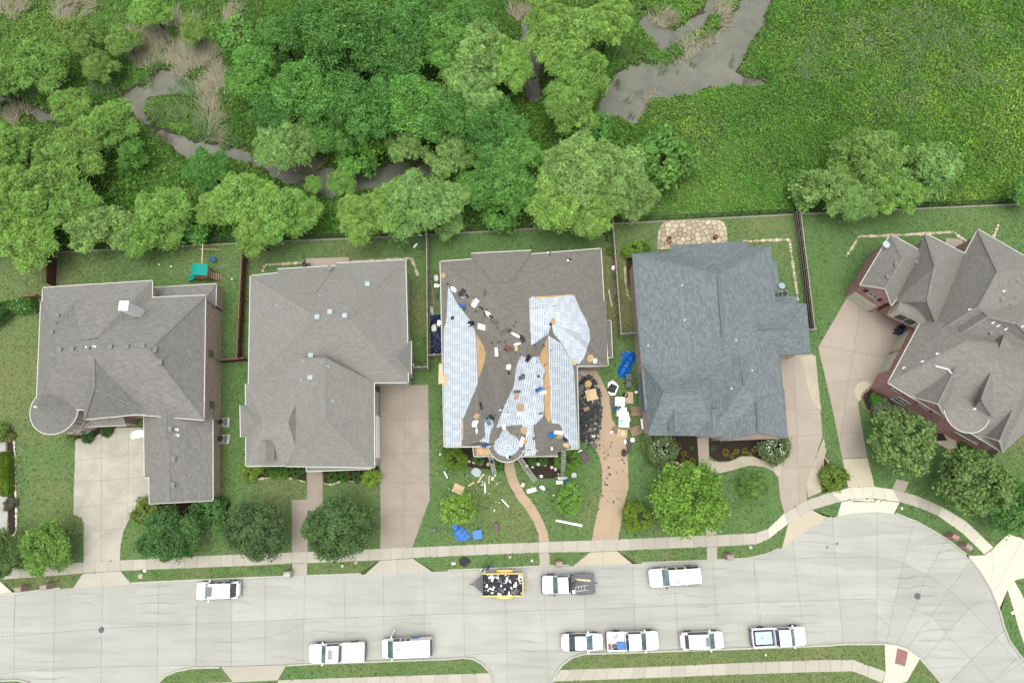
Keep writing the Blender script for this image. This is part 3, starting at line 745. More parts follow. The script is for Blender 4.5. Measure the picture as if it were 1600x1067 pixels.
stones('stone_edging', 'row of pale stones edging the bed by the left hedge', [(10, 672), (18, 680), (23, 690), (25, 760), (26, 800), (26, 830), (20, 838), (12, 842)], .3, M['stone_white'])
stones('stone_edging', 'pale stone edging northwest of the pale grey roof', [(410, 426), (414, 414), (440, 413), (475, 411)], .45, M['stone'])
stones('stone_edging', 'pale stone edging at the corner northeast of the pale grey roof', [(550, 409), (600, 406), (643, 404), (648, 416), (653, 431)], .45, M['stone'])
stones('stone_edging', 'limestone edging loop behind the blue grey roof', [(1160, 378), (1200, 376), (1233, 375), (1238, 410), (1243, 445), (1246, 470)], .5, M['stone'])
stones('stone_edging', 'limestone edging around the lawn behind the red brick house', [(1321, 402), (1332, 386), (1341, 370), (1380, 369), (1440, 366), (1490, 363), (1500, 371), (1511, 378)], .5, M['stone'])
stones('stone_edging', 'short limestone edging piece far right behind the red brick house', [(1551, 371), (1556, 361), (1559, 351)], .55, M['stone'])
stones('stone_edging', 'reddish stones edging the mulch strip west of the blue grey roof', [(976, 415), (977, 440), (980, 460), (985, 470), (994, 471)], .35, M['stone'])
stones('stone_edging', 'curved stone edging below the left rose bush', [(1020, 724), (1038, 720), (1055, 722), (1066, 728), (1090, 730)], .4, M['stone'])
stones('stone_edging', 'curved tan edging left of the stepped walk', [(405, 748), (435, 745), (460, 748), (477, 753)], .3, M['stone'])
stones('stone_edging', 'curved tan edging right of the stepped walk', [(507, 755), (518, 757), (535, 751), (570, 753)], .3, M['stone'])
stones('stone_edging', 'low brick edging around the curved bed of the red brick house', [(1364, 602), (1350, 612), (1345, 622), (1348, 634), (1357, 643), (1370, 645), (1385, 650), (1396, 662)], .3, M['paver'])
stones('stone_edging', 'ring of stones around the island bed', [(1284, 735), (1287, 712), (1294, 722), (1300, 736)], .3, M['stone'])
for i, (x, y, s) in enumerate([(733, 721, .42), (741, 722, .5), (751, 724, .5), (763, 725, .42), (832, 729, .42), (841, 725, .45), (851, 726, .45), (862, 730, .4), (823, 728, .35), (868, 733, .4)]):
    c = P(x, y); r = [random.uniform(.4, .58) * s for _ in range(7)]
    V, Fc = prism_vf([c + Vector((math.cos(.8976 * k) * r[k], math.sin(.8976 * k) * r[k], 0)) for k in range(7)], 0, .16)
    tag(mk('rock', V, Fc, M['stone_white'], loc=c), 'pale flat rock left of the curving walk, %s' % ['leftmost', 'second from left', 'third from left', 'nearest the ladder'][i] if i < 4 else 'pale flat rock right of the curving walk, %s' % ['second from left', 'third from left', 'fourth from left', 'fifth from left', 'leftmost', 'rightmost'][i - 4], 'rock', 'pale rocks in the front beds')
# flagstone patio: one stone, one part
FP = [(1027, 372), (1030, 356), (1037, 348), (1048, 345.5), (1085, 344.5), (1122, 344), (1130, 347), (1135, 356), (1137, 384), (1120, 388), (1027, 390)]
fpw = [(p.x, p.y) for p in PX(FP)]
fp = tag(prism('flagstone_patio', fpw, -.05, .02, M['dirt']), kind='structure', label='rounded flagstone patio behind the blue grey roofed house')
xs, ys = [p[0] for p in fpw], [p[1] for p in fpw]
seeds = []
for _t in range(6000):
    q = (random.uniform(min(xs), max(xs)), random.uniform(min(ys), max(ys)))
    if all((q[0] - s[0]) ** 2 + (q[1] - s[1]) ** 2 > .3 for s in seeds) and len(seeds) < 260: seeds.append(q)
for s in seeds:
    q = fpw
    for t in sorted(seeds, key=lambda t: (t[0] - s[0]) ** 2 + (t[1] - s[1]) ** 2)[1:13]:
        mx, my = (s[0] + t[0]) / 2, (s[1] + t[1]) / 2; dx, dy = t[0] - s[0], t[1] - s[1]
        if len(q) >= 3: q = clip(q, (mx, my), (mx - dy, my + dx), .035)
    if len(q) >= 3: prism('flagstone', q, -.02, random.uniform(.035, .06), M['stone'], fp)

# ---------------------------------------------------------------- fences
def fence(name, label, a, c, h, mb, mr, side=1, boards=True, group=None, end=True, railn=2):
    pa, pc = P(*a), P(*c); d = (pc - pa); L = d.length; d.normalize(); s = Vector((-d.y, d.x, 0)) * side
    root = thing(name, label, 'fence', pa, group=group)
    nb = max(2, round(L / 2.4))
    for i in range(nb + 1):
        p = pa + d * (L * i / nb) + s * .07
        V, Fc = box_vf(p + Vector((0, 0, (h + .06) / 2)), (.1, .1, h + .06), math.atan2(d.y, d.x)); mk('post', V, Fc, mr, root)
        V, Fc = box_vf(p + Vector((0, 0, h + .08)), (.15, .15, .04), math.atan2(d.y, d.x)); mk('post_cap', V, Fc, mr, root)
    for i in range(nb):
        q0, q1 = pa + d * (L * i / nb + .06) + s * .045, pa + d * (L * (i + 1) / nb - .06) + s * .045
        for k in range(railn):
            z = Vector((0, 0, h * (.2 + .62 * k / max(1, railn - 1))))
            bar('rail', q0 + z, q1 + z, .05, mr, root, .09)
        parts = []; n_ = max(2, int((L / nb) / .15))
        for j in range(n_):
            x = L * i / nb + (j + .5) * (L / nb) / n_
            parts.append(box_vf(pa + d * x + Vector((0, 0, .04 + h / 2 + random.uniform(-.01, .01))), ((L / nb) / n_ - .008, .02, h - .03), math.atan2(d.y, d.x)))
        V, Fc = join_vf(parts); o = mk('board_panel', V, Fc, mb, root); o['kind'] = 'stuff'
    bar('top_cap', pa + Vector((0, 0, h + .045)), pc + Vector((0, 0, h + .045)), .12, mr if mb is not M['wood_grey'] else mb, root, .03)
    return root
fence('wooden_fence', 'plain red brown board fence at the far left backyard', (90, 394), (88, 448), 1.85, M['wood_red'], M['wood_red'], -1)
fence('wooden_fence', 'red brown fence with exposed rails between the turret house and pale grey roof', (388, 380), (379, 564), 1.85, M['wood_red'], M['wood_rail'], 1)
fence('wooden_fence', 'short red brown fence joining the turret house wall to the side fence', (348, 567), (388, 564), 1.7, M['wood_red'], M['wood_rail'], 1)
fence('wooden_fence', 'weathered grey fence left of the house under repair', (669, 369), (671, 580), 1.85, M['wood_grey'], M['wood_grey'], 1)
fence('wooden_fence', 'short weathered fence joining the pale grey roofed house to the side fence', (643, 578), (670, 577), 1.7, M['wood_grey'], M['wood_grey'], 1)
fence('wooden_fence', 'short weathered fence across the gap filled with black tarp', (671, 559), (691, 558), 1.7, M['wood_grey'], M['wood_grey'], 1)
fence('wooden_fence', 'weathered grey fence right of the house under repair', (954, 348), (967, 527), 1.85, M['wood_grey'], M['wood_grey'], -1)
fence('wooden_fence', 'short weathered fence joining the blue grey roofed house to the side fence', (967, 527), (997, 524), 1.7, M['wood_grey'], M['wood_grey'], 1)
fence('wooden_fence', 'dark brown fence with pale capped posts beside the red brick house lawn', (1241, 336), (1263, 520), 1.85, M['wood_dark'], M['wood_grey'], -1, railn=3)
fence('wooden_fence', 'stub of dark fence closing the blue grey roofed house side yard', (1256, 521), (1266, 519), 1.7, M['wood_dark'], M['wood_grey'], 1)
fence('wooden_fence', 'short brown fence behind the flowering hedge at the far left', (44, 468), (66, 466), 1.2, M['wood_rail'], M['wood_rail'], 1)
def iron_fence(label, a, c, h=1.5):
    pa, pc = P(*a), P(*c); pa.y += .1; pc.y += .1
    d = pc - pa; L = d.length; d.normalize()
    root = thing('iron_fence', label, 'fence', pa, group='black iron back fences')
    nb = max(1, round(L / 2.4)); parts = []
    for i in range(nb + 1): box('post', pa + d * (L * i / nb) + Vector((0, 0, h / 2)), (.06, .06, h), M['iron'], root)
    for z in (.15, h * .82, h - .04): bar('rail', pa + Vector((0, 0, z)), pc + Vector((0, 0, z)), .04, M['iron'], root, .035)
    for i in range(int(L / .13)): parts.append(box_vf(pa + d * (i * .13) + Vector((0, 0, h / 2)), (.018, .018, h - .06)))
    V, Fc = join_vf(parts); mk('bar_panel', V, Fc, M['iron'], root)['kind'] = 'stuff'
for a, c, lb in (((-120, 405.5), (88, 393.5), 'black iron fence behind the far left yard'), ((91, 393), (385, 378.7), 'black iron fence behind the playset lawn'), ((389, 378.6), (667, 366.7), 'black iron fence behind the pale grey roofed house'), ((672, 366.4), (953, 349.2), 'black iron fence behind the house under repair'),
                 ((956, 349), (1240, 334.3), 'black iron fence behind the flagstone patio'), ((1245, 334), (1700, 313.6), 'black iron fence behind the red brick house lawn')): iron_fence(lb, a, c)
V, Fc = [], []
for i, p in enumerate(FW): V += [(p.x, p.y - .17, .015), (p.x, p.y + .02, .015), (p.x, p.y + .02, -.3), (p.x, p.y - .17, -.3)]
for i in range(len(FW) - 1):
    for k in range(4): Fc.append((i * 4 + k, i * 4 + (k + 1) % 4, i * 4 + 4 + (k + 1) % 4, i * 4 + 4 + k))
tag(mk('mow_strip', V, Fc, plain('mow_strip_concrete', (.3, .27, .22), .9)), kind='structure', label='narrow concrete strip under the iron back fence')
# ================================================================== HOUSES
CAMV = Vector((0, 0, HC))
def face_uv(pts):
    pts = [Vector(p) for p in pts]
    nrm = Vector()
    for i in range(len(pts)): nrm += (pts[i] - pts[0]).cross(pts[(i + 1) % len(pts)] - pts[0])
    nrm.normalize()
    t = Vector((0, 0, 1)).cross(nrm)
    t = t.normalized() if t.length > .05 else Vector((1, 0, 0))
    b_ = nrm.cross(t)
    return [(p.dot(t), p.dot(b_)) for p in pts], nrm
class House:
    def __init__(s, name, label, px, roofmat, wallmat, trim, over=.42):
        s.root = thing(name, label, 'house', P(*px)); s.rm, s.wm, s.tr, s.over = roofmat, wallmat, trim, over
        s.RV, s.RF, s.Rm, s.Ru = [], [], [], []
        s.WV, s.WF, s.Wu = [], [], []
        s.caps, s.gut, s.wq = [], [], []
    def rface(s, pts, mi):
        uv, n_ = face_uv(pts)
        if mi == 0 and n_.z < 0: pts = pts[::-1]; uv, n_ = face_uv(pts)
        o = len(s.RV); s.RV += pts; s.RF.append(tuple(range(o, o + len(pts)))); s.Rm.append(mi); s.Ru.append(uv)
    def wface(s, pts):
        uv, _ = face_uv(pts); o = len(s.WV); s.WV += pts; s.WF.append(tuple(range(o, o + len(pts)))); s.Wu.append(uv)
    def walls(s, pts, z1, z0=-.2):
        n_ = len(pts)
        for i in range(n_):
            a, c = pts[i], pts[(i + 1) % n_]
            s.wface([Vector((a[0], a[1], z0)), Vector((c[0], c[1], z0)), Vector((c[0], c[1], z1)), Vector((a[0], a[1], z1))])
    def block(s, q, r, ax, ze, zr, gable='', wall=True, caps=True, gut='NESW', z0=-.2, over=None):
        v = [P(x, y, ze) for x, y in q] + [P(r[0][0], r[0][1], zr), P(r[1][0], r[1][1], zr)]
        if ax == 'x': fs = {'N': (0, 1, 5, 4), 'S': (3, 4, 5, 2), 'W': (0, 4, 3), 'E': (1, 2, 5)}; hips = {'W': ((0, 4), (3, 4)), 'E': ((1, 5), (2, 5))}
        else: fs = {'W': (0, 4, 5, 3), 'E': (1, 2, 5, 4), 'N': (0, 1, 4), 'S': (3, 5, 2)}; hips = {'N': ((0, 4), (1, 4)), 'S': ((3, 5), (2, 5))}
        for k, f in fs.items(): s.rface([v[i].copy() for i in f], 1 if k in gable else 0)
        s.rface([v[i] - Vector((0, 0, .01)) for i in (3, 2, 1, 0)], 2)
        if caps:
            s.caps.append((v[4], v[5]))
            for k, hh in hips.items():
                if k not in gable: s.caps += [(v[a], v[c]) for a, c in hh]
        ed = {'N': (0, 1), 'E': (1, 2), 'S': (2, 3), 'W': (3, 0)}
        cen = (v[0] + v[1] + v[2] + v[3]) / 4
        for k in gut:
            a, c = v[ed[k][0]], v[ed[k][1]]
            if k in gable:
                ap = v[4] if k in 'NW' else v[5]
                s.gut += [(a, ap, cen), (ap, c, cen)]
            else: s.gut.append((a, c, cen))
        w = inset(v[:4], s.over if over is None else over)
        s.wq.append((w, ze))
        if wall: s.walls(w, ze, z0)
        return len(s.wq) - 1
    def cone(s, cx, cy, rad, ze, zr, n_=26, wall=True, z0=-.2):
        c = P(cx, cy, ze); ap = c + Vector((0, 0, zr - ze))
        ring = [c + Vector((math.cos(6.2832 * k / n_) * rad, math.sin(6.2832 * k / n_) * rad, 0)) for k in range(n_)]
        for k in range(n_): s.rface([ring[k].copy(), ring[(k + 1) % n_].copy(), ap.copy()], 0); s.gut.append((ring[k], ring[(k + 1) % n_], c))
        s.rface([r_ - Vector((0, 0, .01)) for r_ in ring[::-1]], 2)
        w = [(c.x + math.cos(6.2832 * k / n_) * (rad - .4), c.y + math.sin(6.2832 * k / n_) * (rad - .4)) for k in range(n_)]
        s.wq.append((w, ze))
        if wall: s.walls(w, ze, z0)
        return ap, len(s.wq) - 1
    def build(s, gw=.08):
        s.wall = mk('wall', s.WV, s.WF, s.wm, s.root, uv=s.Wu)
        s.roof = mk('roof', s.RV, s.RF, [s.rm, s.wm, s.tr], s.root, fm=s.Rm, uv=s.Ru)
        s.roof.data.calc_loop_triangles(); s.bvh = BVHTree.FromPolygons([tuple(v) for v in s.RV], [tuple(t.vertices) for t in s.roof.data.loop_triangles])
        V, Fc = [], []
        uv = []
        for a, c in s.caps:
            d = c - a; h_ = Vector((-d.y, d.x, 0))
            if h_.length < .2: continue
            h_ = h_.normalized() * .15; up, dn = Vector((0, 0, .035)), Vector((0, 0, -.06))
            o = len(V); V += [a - h_ + dn, a + up, a + h_ + dn, c - h_ + dn, c + up, c + h_ + dn]
            for f in ((o, o + 1, o + 4, o + 3), (o + 1, o + 2, o + 5, o + 4)):
                Fc.append(f); uv.append([(0, 0), (.2, 0), (.2, d.length), (0, d.length)])
        if V: mk('ridge_cap', V, Fc, s.rm, s.roof, uv=uv)
        parts = []
        for a, c, cen in s.gut:
            m_ = (a + c) / 2 - cen; m_.z = 0
            d = (c - a); nn = Vector((d.y, -d.x, 0))
            if nn.length < .05: continue
            nn.normalize()
            if nn.dot(m_) < 0: nn = -nn
            o = nn * (gw / 2 + .01); z = Vector((0, 0, -.075))
            parts.append(bar_vf(a + o + z, c + o + z, gw, .15))
        V, Fc = join_vf(parts); mk('gutter', V, Fc, s.tr, s.root)
        return s
    def hit(s, px, py):
        h_ = s.bvh.ray_cast(CAMV, pxdir(px, py))
        return (h_[0], h_[1]) if h_[0] is not None else (P(px, py, 5), Vector((0, 0, 1)))
    def vent(s, px, py, w=.42, h_=.2, mat=None, name='roof_vent', rz=.0):
        p, n_ = s.hit(px, py); o = box_vf(p + Vector((0, 0, h_ * .35)), (w, w, h_), rz)
        t = box_vf(p + Vector((0, 0, h_ * .92)), (w * 1.25, w * 1.25, .05), rz)
        V, Fc = join_vf([o, t]); return mk(name, V, Fc, mat or M['vent'], s.roof)
    def pipe(s, px, py, r=.07, h_=.5, mat=None, name='vent_pipe'):
        p, n_ = s.hit(px, py)
        V, Fc = lathe_vf(p + Vector((0, 0, -.1)), [(r * 2.4, 0), (r * 2.2, .14), (r, .18), (r, h_), (r * .6, h_)], 8); return mk(name, V, Fc, mat or M['white'], s.roof)
    def window(s, bi, e, t, zc, w, h_, shutters=None, frame=None, name='window', bars=True):
        q, ze = s.wq[bi]; a, c = Vector((*q[e][:2], 0)), Vector((*q[(e + 1) % len(q)][:2], 0))
        d = (c - a).normalized(); n_ = Vector((d.y, -d.x, 0)); ctr = a.lerp(c, t) + Vector((0, 0, zc)); rz = math.atan2(d.y, d.x)
        fr = frame or s.tr; parts = []
        for sx, sz, ww, hh in ((0, h_ / 2, w + .16, .1), (0, -h_ / 2, w + .24, .12), (-w / 2, 0, .09, h_), (w / 2, 0, .09, h_)):
            parts.append(box_vf(ctr + d * sx + Vector((0, 0, sz)) + n_ * .04, (ww, .1, hh), rz))
        if bars:
            parts.append(box_vf(ctr + n_ * .05, (w, .05, .05), rz)); parts.append(box_vf(ctr + n_ * .05, (.05, .05, h_), rz))
        V, Fc = join_vf(parts); o = mk(name, V, Fc, fr, s.root)
        box('pane', ctr + n_ * .015, (w - .06, .04, h_ - .06), M['screen'], o, rz)
        if shutters:
            for k in (-1, 1): box('shutter', ctr + d * k * (w / 2 + .32) + n_ * .03, (.42, .06, h_ + .1), shutters, o, rz)
        return o
    def panel_door(s, bi, e, t, w, h_, mat, name='garage_door', rows=4):
        q, ze = s.wq[bi]; a, c = Vector((*q[e][:2], 0)), Vector((*q[(e + 1) % len(q)][:2], 0))
        d = (c - a).normalized(); n_ = Vector((d.y, -d.x, 0)); ctr = a.lerp(c, t); rz = math.atan2(d.y, d.x)
        o = box(name, ctr + n_ * .02 + Vector((0, 0, h_ / 2)), (w, .06, h_), mat, s.root, rz)
        for k in range(rows): box('panel', ctr + n_ * .06 + Vector((0, 0, h_ * (k + .5) / rows)), (w - .1, .03, h_ / rows - .05), mat, o, rz)
        return o

# ---- house with the round turret
h1 = House('brick_house', 'tan brick house with round turret, white chimney and grey shingle roof', (200, 640), M['roof1'], M['brick1'], M['trim'])
a1 = h1.block([(64, 472), (320.7, 461.6), (318, 656), (57, 634)], [(87, 551), (232, 546)], 'x', 5.6, 10.6)
h1.block([(110, 447), (237.5, 438.7), (237.5, 530), (110, 540)], [(126, 531), (150, 528)], 'x', 5.61, 9.6, caps=False, gut='NE')
h1.block([(66.9, 449.8), (152, 444), (150, 600), (60, 610)], [(85, 503), (84, 560)], 'y', 5.62, 8.2, gut='NW')
h1.block([(128, 560), (243, 556), (236, 645), (131, 655)], [(145, 553), (146, 606)], 'y', 5.58, 10.2, gut='S')
h1.block([(225, 635), (331, 640), (331, 744), (226, 745.5)], [(258, 641), (258, 685)], 'y', 3.12, 6.2, gut='SW')
g1 = h1.block([(232, 650), (332, 655), (332.3, 781.5), (233.6, 786.5)], [(263, 682), (263, 785)], 'y', 3.1, 5.95, gable='S', gut='ESW')
h1.block([(240, 449.5), (337.8, 443.5), (336.7, 478), (237, 474)], [(252, 468), (320, 466)], 'x', 2.9, 3.9, gut='NE', over=.3)
h1.block([(137, 640), (197, 640), (197, 664), (137, 666)], [(145, 641), (190, 641)], 'x', 3.0, 3.8, gut='S', over=.3, caps=False)
ap1, t1 = h1.cone(84.5, 641, 2.62, 5.5, 8.3)
h1.build()
mk('finial', *lathe_vf(ap1 - Vector((0, 0, .1)), [(.07, 0), (.1, .15), (.05, .25), (.12, .4), (.03, .6)], 8), M['white'], h1.roof)
ch = P(193.5, 478, 10.4)
cw = box_vf((ch.x, ch.y, 8.3), (.9, .95, 4.2)); cp = mk('chimney', *cw, M['white_siding'], h1.roof)
box('chimney_cap', (ch.x, ch.y, 10.43), (1.0, 1.05, .08), M['white'], h1.roof)
for x, y in ((94, 547.5), (113, 546), (137, 545), (173, 542.5), (199, 542), (224, 540.5)): h1.vent(x, y, .4)
for x, y in ((91, 494), (81.5, 520), (83, 554)): h1.vent(x, y, .36)
for x, y in ((241, 546), (249, 566), (265, 670), (270, 717), (269, 758)): h1.vent(x, y, .5, .12)
for x, y in ((138, 543), (148, 542), (277, 671), (278, 680)): h1.pipe(x, y)
for t, z in ((.56, 3.0), (.12, 2.6)): h1.window(a1, 1, t, z, .8, 1.5, frame=M['pallet'], bars=False)
for k in (19, 21, 23): h1.window(t1, k, .5, 3.9, .5, 1.6, bars=False); h1.window(t1, k, .5, 1.4, .5, 1.6, bars=False)
h1.window(3, 0, .12, 4.3, 1.1, 1.5)
h1.panel_door(g1, 3, .4, 4.6, 2.2, M['cream'])

# ---- pale grey roof
h2 = House('brick_house', 'pale painted brick house under a wide pale grey hipped roof', (510, 600), M['roof2'], M['stone2'], M['trim'])
a2 = h2.block([(391.4, 431), (633, 407), (637.5, 597), (388.5, 600)], [(497, 495), (540, 492)], 'x', 5.3, 10.2)
h2.block([(525, 411.5), (633.4, 406.3), (636.5, 530), (540, 520)], [(577, 456), (577, 500)], 'y', 5.31, 8.1, gut='NE')
h2.block([(433.5, 420.5), (525, 415.8), (530, 500), (440, 500)], [(470, 458), (492, 457)], 'x', 5.29, 8.0, gut='N', caps=False)
h2.block([(560, 533), (642.3, 532), (642, 585), (560, 590)], [(580, 560), (618, 559)], 'x', 5.0, 7.0, gut='E')
b2 = h2.block([(430, 560), (584.2, 599), (584.8, 730), (447, 728)], [(507, 560), (507, 655)], 'y', 5.32, 9.0, gut='ES')
h2.block([(476, 640), (580, 640), (579, 732), (479, 736)], [(528, 650), (528, 690)], 'y', 4.5, 7.0, gut='SW', caps=False)
h2.block([(384, 600), (480, 590), (470, 727), (384.5, 727.7)], [(412, 660), (450, 659)], 'x', 5.28, 7.3, gut='SW', caps=False)
h2.block([(375.4, 633), (430, 633), (430, 683), (376.3, 683)], [(398, 657), (425, 657)], 'x', 5.33, 7.2, gut='W', caps=False)
h2.block([(404.4, 689), (429, 689), (429, 720.5), (404.4, 721)], [(415.5, 690), (415.5, 720)], 'y', 6.25, 7.1, gable='S', wall=False, gut='', caps=False)
h2.build()
for x, y in ((574.5, 444), (516, 487.5), (539, 493.5), (496, 495.5), (486, 555.5), (485, 590)): h2.vent(x, y, .42, .18, M['vent_pale'])
for x, y in ((434, 478), (475, 564), (472, 594), (520, 626), (513, 573), (501, 463)): h2.pipe(x, y, .08, .6, M['vent_pale'])
p_, _ = h2.hit(517, 421)
mk('satellite_dish', *join_vf([lathe_vf(p_ + Vector((0, 0, .5)), [(.05, 0), (.22, .05), (.32, .12)], 12), tube_vf([p_, p_ + Vector((.1, 0, .5))], .03)]), M['vent'], h2.roof)
h2.window(a2, 1, .62, 3.6, 1.8, 1.7); h2.window(a2, 1, .45, 3.8, .8, 1.4)
h2.window(b2, 1, .86, 3.9, .75, 1.3); h2.window(b2, 1, .75, 3.9, .75, 1.3)
h2.panel_door(b2, 1, .38, 4.9, 2.2, M['white'])
h2.window(a2, 1, .75, 3.5, 1.2, 1.6)

# ---- house being re-roofed
h3 = House('brick_house', 'house being re-roofed, printed white underlayment and bare plywood on its roof', (800, 620), M['roof3'], M['brick3'], M['trim'])
a3 = h3.block([(688, 409), (938.5, 388.5), (949.8, 571), (694, 575)], [(795, 486), (868, 478)], 'x', 5.2, 9.6)
h3.block([(736, 396.3), (830, 391.5), (835, 480), (740, 480)], [(770, 440), (800, 438)], 'x', 5.21, 7.6, gut='N', caps=False)
h3.block([(689, 440), (806, 440), (790, 697), (694.4, 698)], [(747, 500), (746, 640)], 'y', 5.22, 8.6, gut='SW', caps=False)
e3 = h3.block([(818, 480), (900, 500), (904, 700.6), (815, 704)], [(858, 512), (861, 652)], 'y', 5.18, 8.5, gut='ES', caps=False)
h3.block([(780, 520), (880, 520), (872, 712), (776, 713)], [(822, 530), (822, 640)], 'y', 4.6, 7.5, gut='S', caps=False)
h3.block([(824, 455), (948, 470), (949, 572), (842, 570)], [(863, 505), (905, 520)], 'x', 5.24, 8.3, gut='', caps=False)
h3.block([(915, 503), (954, 501), (956.5, 558), (918, 560)], [(934, 522), (935, 545)], 'y', 3.2, 4.4, gut='NES', caps=False)
h3.block([(838, 660), (893, 660), (891, 703), (838, 712)], [(865, 640), (866, 690)], 'y', 5.0, 6.7, gut='', caps=False)
h3.block([(722, 650), (790, 640), (780, 696), (722, 697)], [(750, 640), (750, 690)], 'y', 5.3, 7.1, gut='S', caps=False)
h3.block([(738, 690), (785, 690), (785, 712), (741, 712.5)], [(752, 694), (775, 694)], 'x', 4.3, 5.0, gut='SW', caps=False)
ap3, t3 = h3.cone(791.5, 692, 2.05, 5.0, 6.8)
h3.build()

# ---- blue grey roof
h4 = House('brick_house', 'brick house under a blue grey shingle roof with ridge vents', (1120, 600), M['roof4'], M['brick1'], M['roof4'])
a4 = h4.block([(988.4, 397), (1204, 384), (1222, 600), (1008, 640)], [(1122, 430), (1130, 528)], 'y', 5.2, 10.6)
h4.block([(1049, 384), (1168, 377.5), (1175, 470), (1060, 480)], [(1119, 421), (1122, 440)], 'y', 5.22, 9.2, gut='N', caps=False)
h4.block([(1140, 468), (1259.4, 475), (1267, 552), (1140, 556)], [(1160, 515), (1229, 510)], 'x', 5.18, 7.7, gut='NES')
h4.block([(1185, 406), (1213.5, 407.5), (1219.5, 457), (1190, 460)], [(1190, 425), (1191, 442)], 'y', 4.0, 5.2, gut='E', caps=False)
h4.block([(1195, 464), (1243.5, 463), (1249, 480), (1200, 480)], [(1205, 474), (1235, 474)], 'x', 3.2, 3.8, gut='NE', caps=False)
s4 = h4.block([(1075, 520), (1214, 520), (1230.3, 683.5), (1105, 684)], [(1156, 536), (1163, 602)], 'y', 5.24, 8.9, gut='E')
h4.block([(1125, 600), (1226, 610), (1230.5, 684.5), (1125, 689)], [(1183, 626), (1185.5, 676)], 'y', 5.0, 7.9, gut='S', gable='S')
w4 = h4.block([(1003, 565), (1130, 565), (1125, 680), (1013.8, 679.7)], [(1039, 611), (1091, 609)], 'x', 5.16, 8.6, gut='SW')
h4.block([(1086, 636), (1145, 640), (1140, 682), (1088, 682)], [(1115, 640), (1117, 680)], 'y', 5.2, 6.9, gut='W', gable='S', over=.5)
h4.block([(1044.7, 632), (1068, 632), (1068.5, 674), (1045, 674.5)], [(1056, 633), (1057, 673)], 'y', 6.35, 7.3, gable='S', wall=False, gut='', caps=True)
h4.build(.06)
for a_, b_ in (((1122.6, 432), (1129.6, 526), ), ((1185, 513.6), (1228, 510.5)), ((1161.2, 564), (1162.7, 600)), ((1183.2, 629), (1185, 674)), ((1040, 611), (1090, 609.2))):
    pa, pb = h4.hit(*a_)[0], h4.hit(*b_)[0]
    V, Fc = bar_vf(pa + Vector((0, 0, .09)), pb + Vector((0, 0, .09)), .34, .1); mk('ridge_vent', V, Fc, M['roof4'], h4.roof)
for x, y in ((1066, 446), (1150, 532), (1143, 607), (1175, 579), (1013, 540), (1070, 500)): h4.pipe(x, y, .06, .4, M['trim'])
q_ = h4.wq[w4][0]
box('bay_roof', P(1003.5, 613, 3.0), (.9, 4.4, .16), M['roof4'], h4.root, ry=.35)
h4.window(s4, 0, .18, 3.6, 1.2, 1.6); h4.window(w4, 0, .3, 3.4, 1.2, 1.6)
p_ = P(1221, 447, 4.4)
mk('satellite_dish', *join_vf([lathe_vf(p_, [(.05, 0), (.26, .06), (.38, .15)], 14), tube_vf([p_ + Vector((-.6, 0, -.5)), p_], .03)]), plain('dull_dish', (.3, .38, .38)), h4.roof)

# ---- red brick house
h5 = House('brick_house', 'red brick house set at an angle with stepped grey gables', (1480, 560), M['roof5'], M['brick5'], M['trim'], .38)
def q5(a, b_, c, d): return [a, b_, c, d]
m5 = h5.block([(1447, 488), (1660, 545), (1567.4, 706.7), (1388, 598)], [(1513, 532), (1607, 585)], 'x', 5.0, 9.4, gut='SW')
aW = h5.block([(1391.6, 366), (1447, 397), (1393.4, 477), (1344.4, 445)], [(1411, 404), (1383.5, 450.5)], 'y', 5.02, 7.4, gable='S')
h5.block([(1446, 365), (1507, 396), (1470, 520), (1400, 470)], [(1462, 415), (1450, 470)], 'y', 5.04, 8.4, gut='NE')
h5.block([(1528.4, 358.5), (1625, 414), (1600, 560), (1430, 540)], [(1560, 425), (1530, 480)], 'y', 5.06, 9.6, gut='NW')
h5.block([(1500, 440), (1640, 470), (1650, 570), (1440, 560)], [(1545, 495), (1590, 505)], 'x', 5.08, 10.0, gut='')
f5 = h5.block([(1458, 545), (1540, 590), (1478, 653), (1428, 620)], [(1514, 536), (1467, 631)], 'y', 5.1, 7.9, gable='S', gut='SW')
h5.block([(1530, 540), (1610, 590), (1560, 665), (1510, 650)], [(1571, 525), (1535, 625)], 'y', 5.12, 8.6, gut='')
r5 = h5.block([(1575, 600), (1640, 640), (1567.6, 706.9), (1538, 681)], [(1606, 590), (1563.5, 689)], 'y', 5.14, 7.4, gable='S', gut='S')
h5.block([(1500, 655), (1545, 668), (1527.5, 694), (1486, 670)], [(1520, 668), (1512, 680)], 'y', 3.0, 3.6, gut='SW', caps=False, over=.25)
ap5, t5 = h5.cone(1511, 641, 2.45, 6.2, 7.2)
h5.build()
mk('finial', *lathe_vf(ap5 - Vector((0, 0, .1)), [(.07, 0), (.1, .15), (.05, .25), (.12, .4), (.03, .6)], 8), M['white'], h5.roof)
for x, y in ((1400, 413), (1387, 433), (1431, 410), (1590, 438), (1586, 462), (1565, 467), (1578, 474), (1548, 520)): h5.vent(x, y, .36, .16)
for x, y in ((1551, 504), (1559, 509), (1571, 514), (1597, 510), (1568, 455), (1515, 484), (1464, 553), (1441, 565), (1412, 575)): h5.pipe(x, y, .055, .4)
pa, pb, pc_ = h5.hit(1461, 572)[0], h5.hit(1480, 577)[0], h5.hit(1490, 588)[0]
mk('roof_rail', *join_vf([bar_vf(pa + Vector((0, 0, .08)), pb + Vector((0, 0, .08)), .1), bar_vf(pb + Vector((0, 0, .08)), pc_ + Vector((0, 0, .08)), .1)]), M['white'], h5.roof)
p_ = P(1384, 383, 5.4)
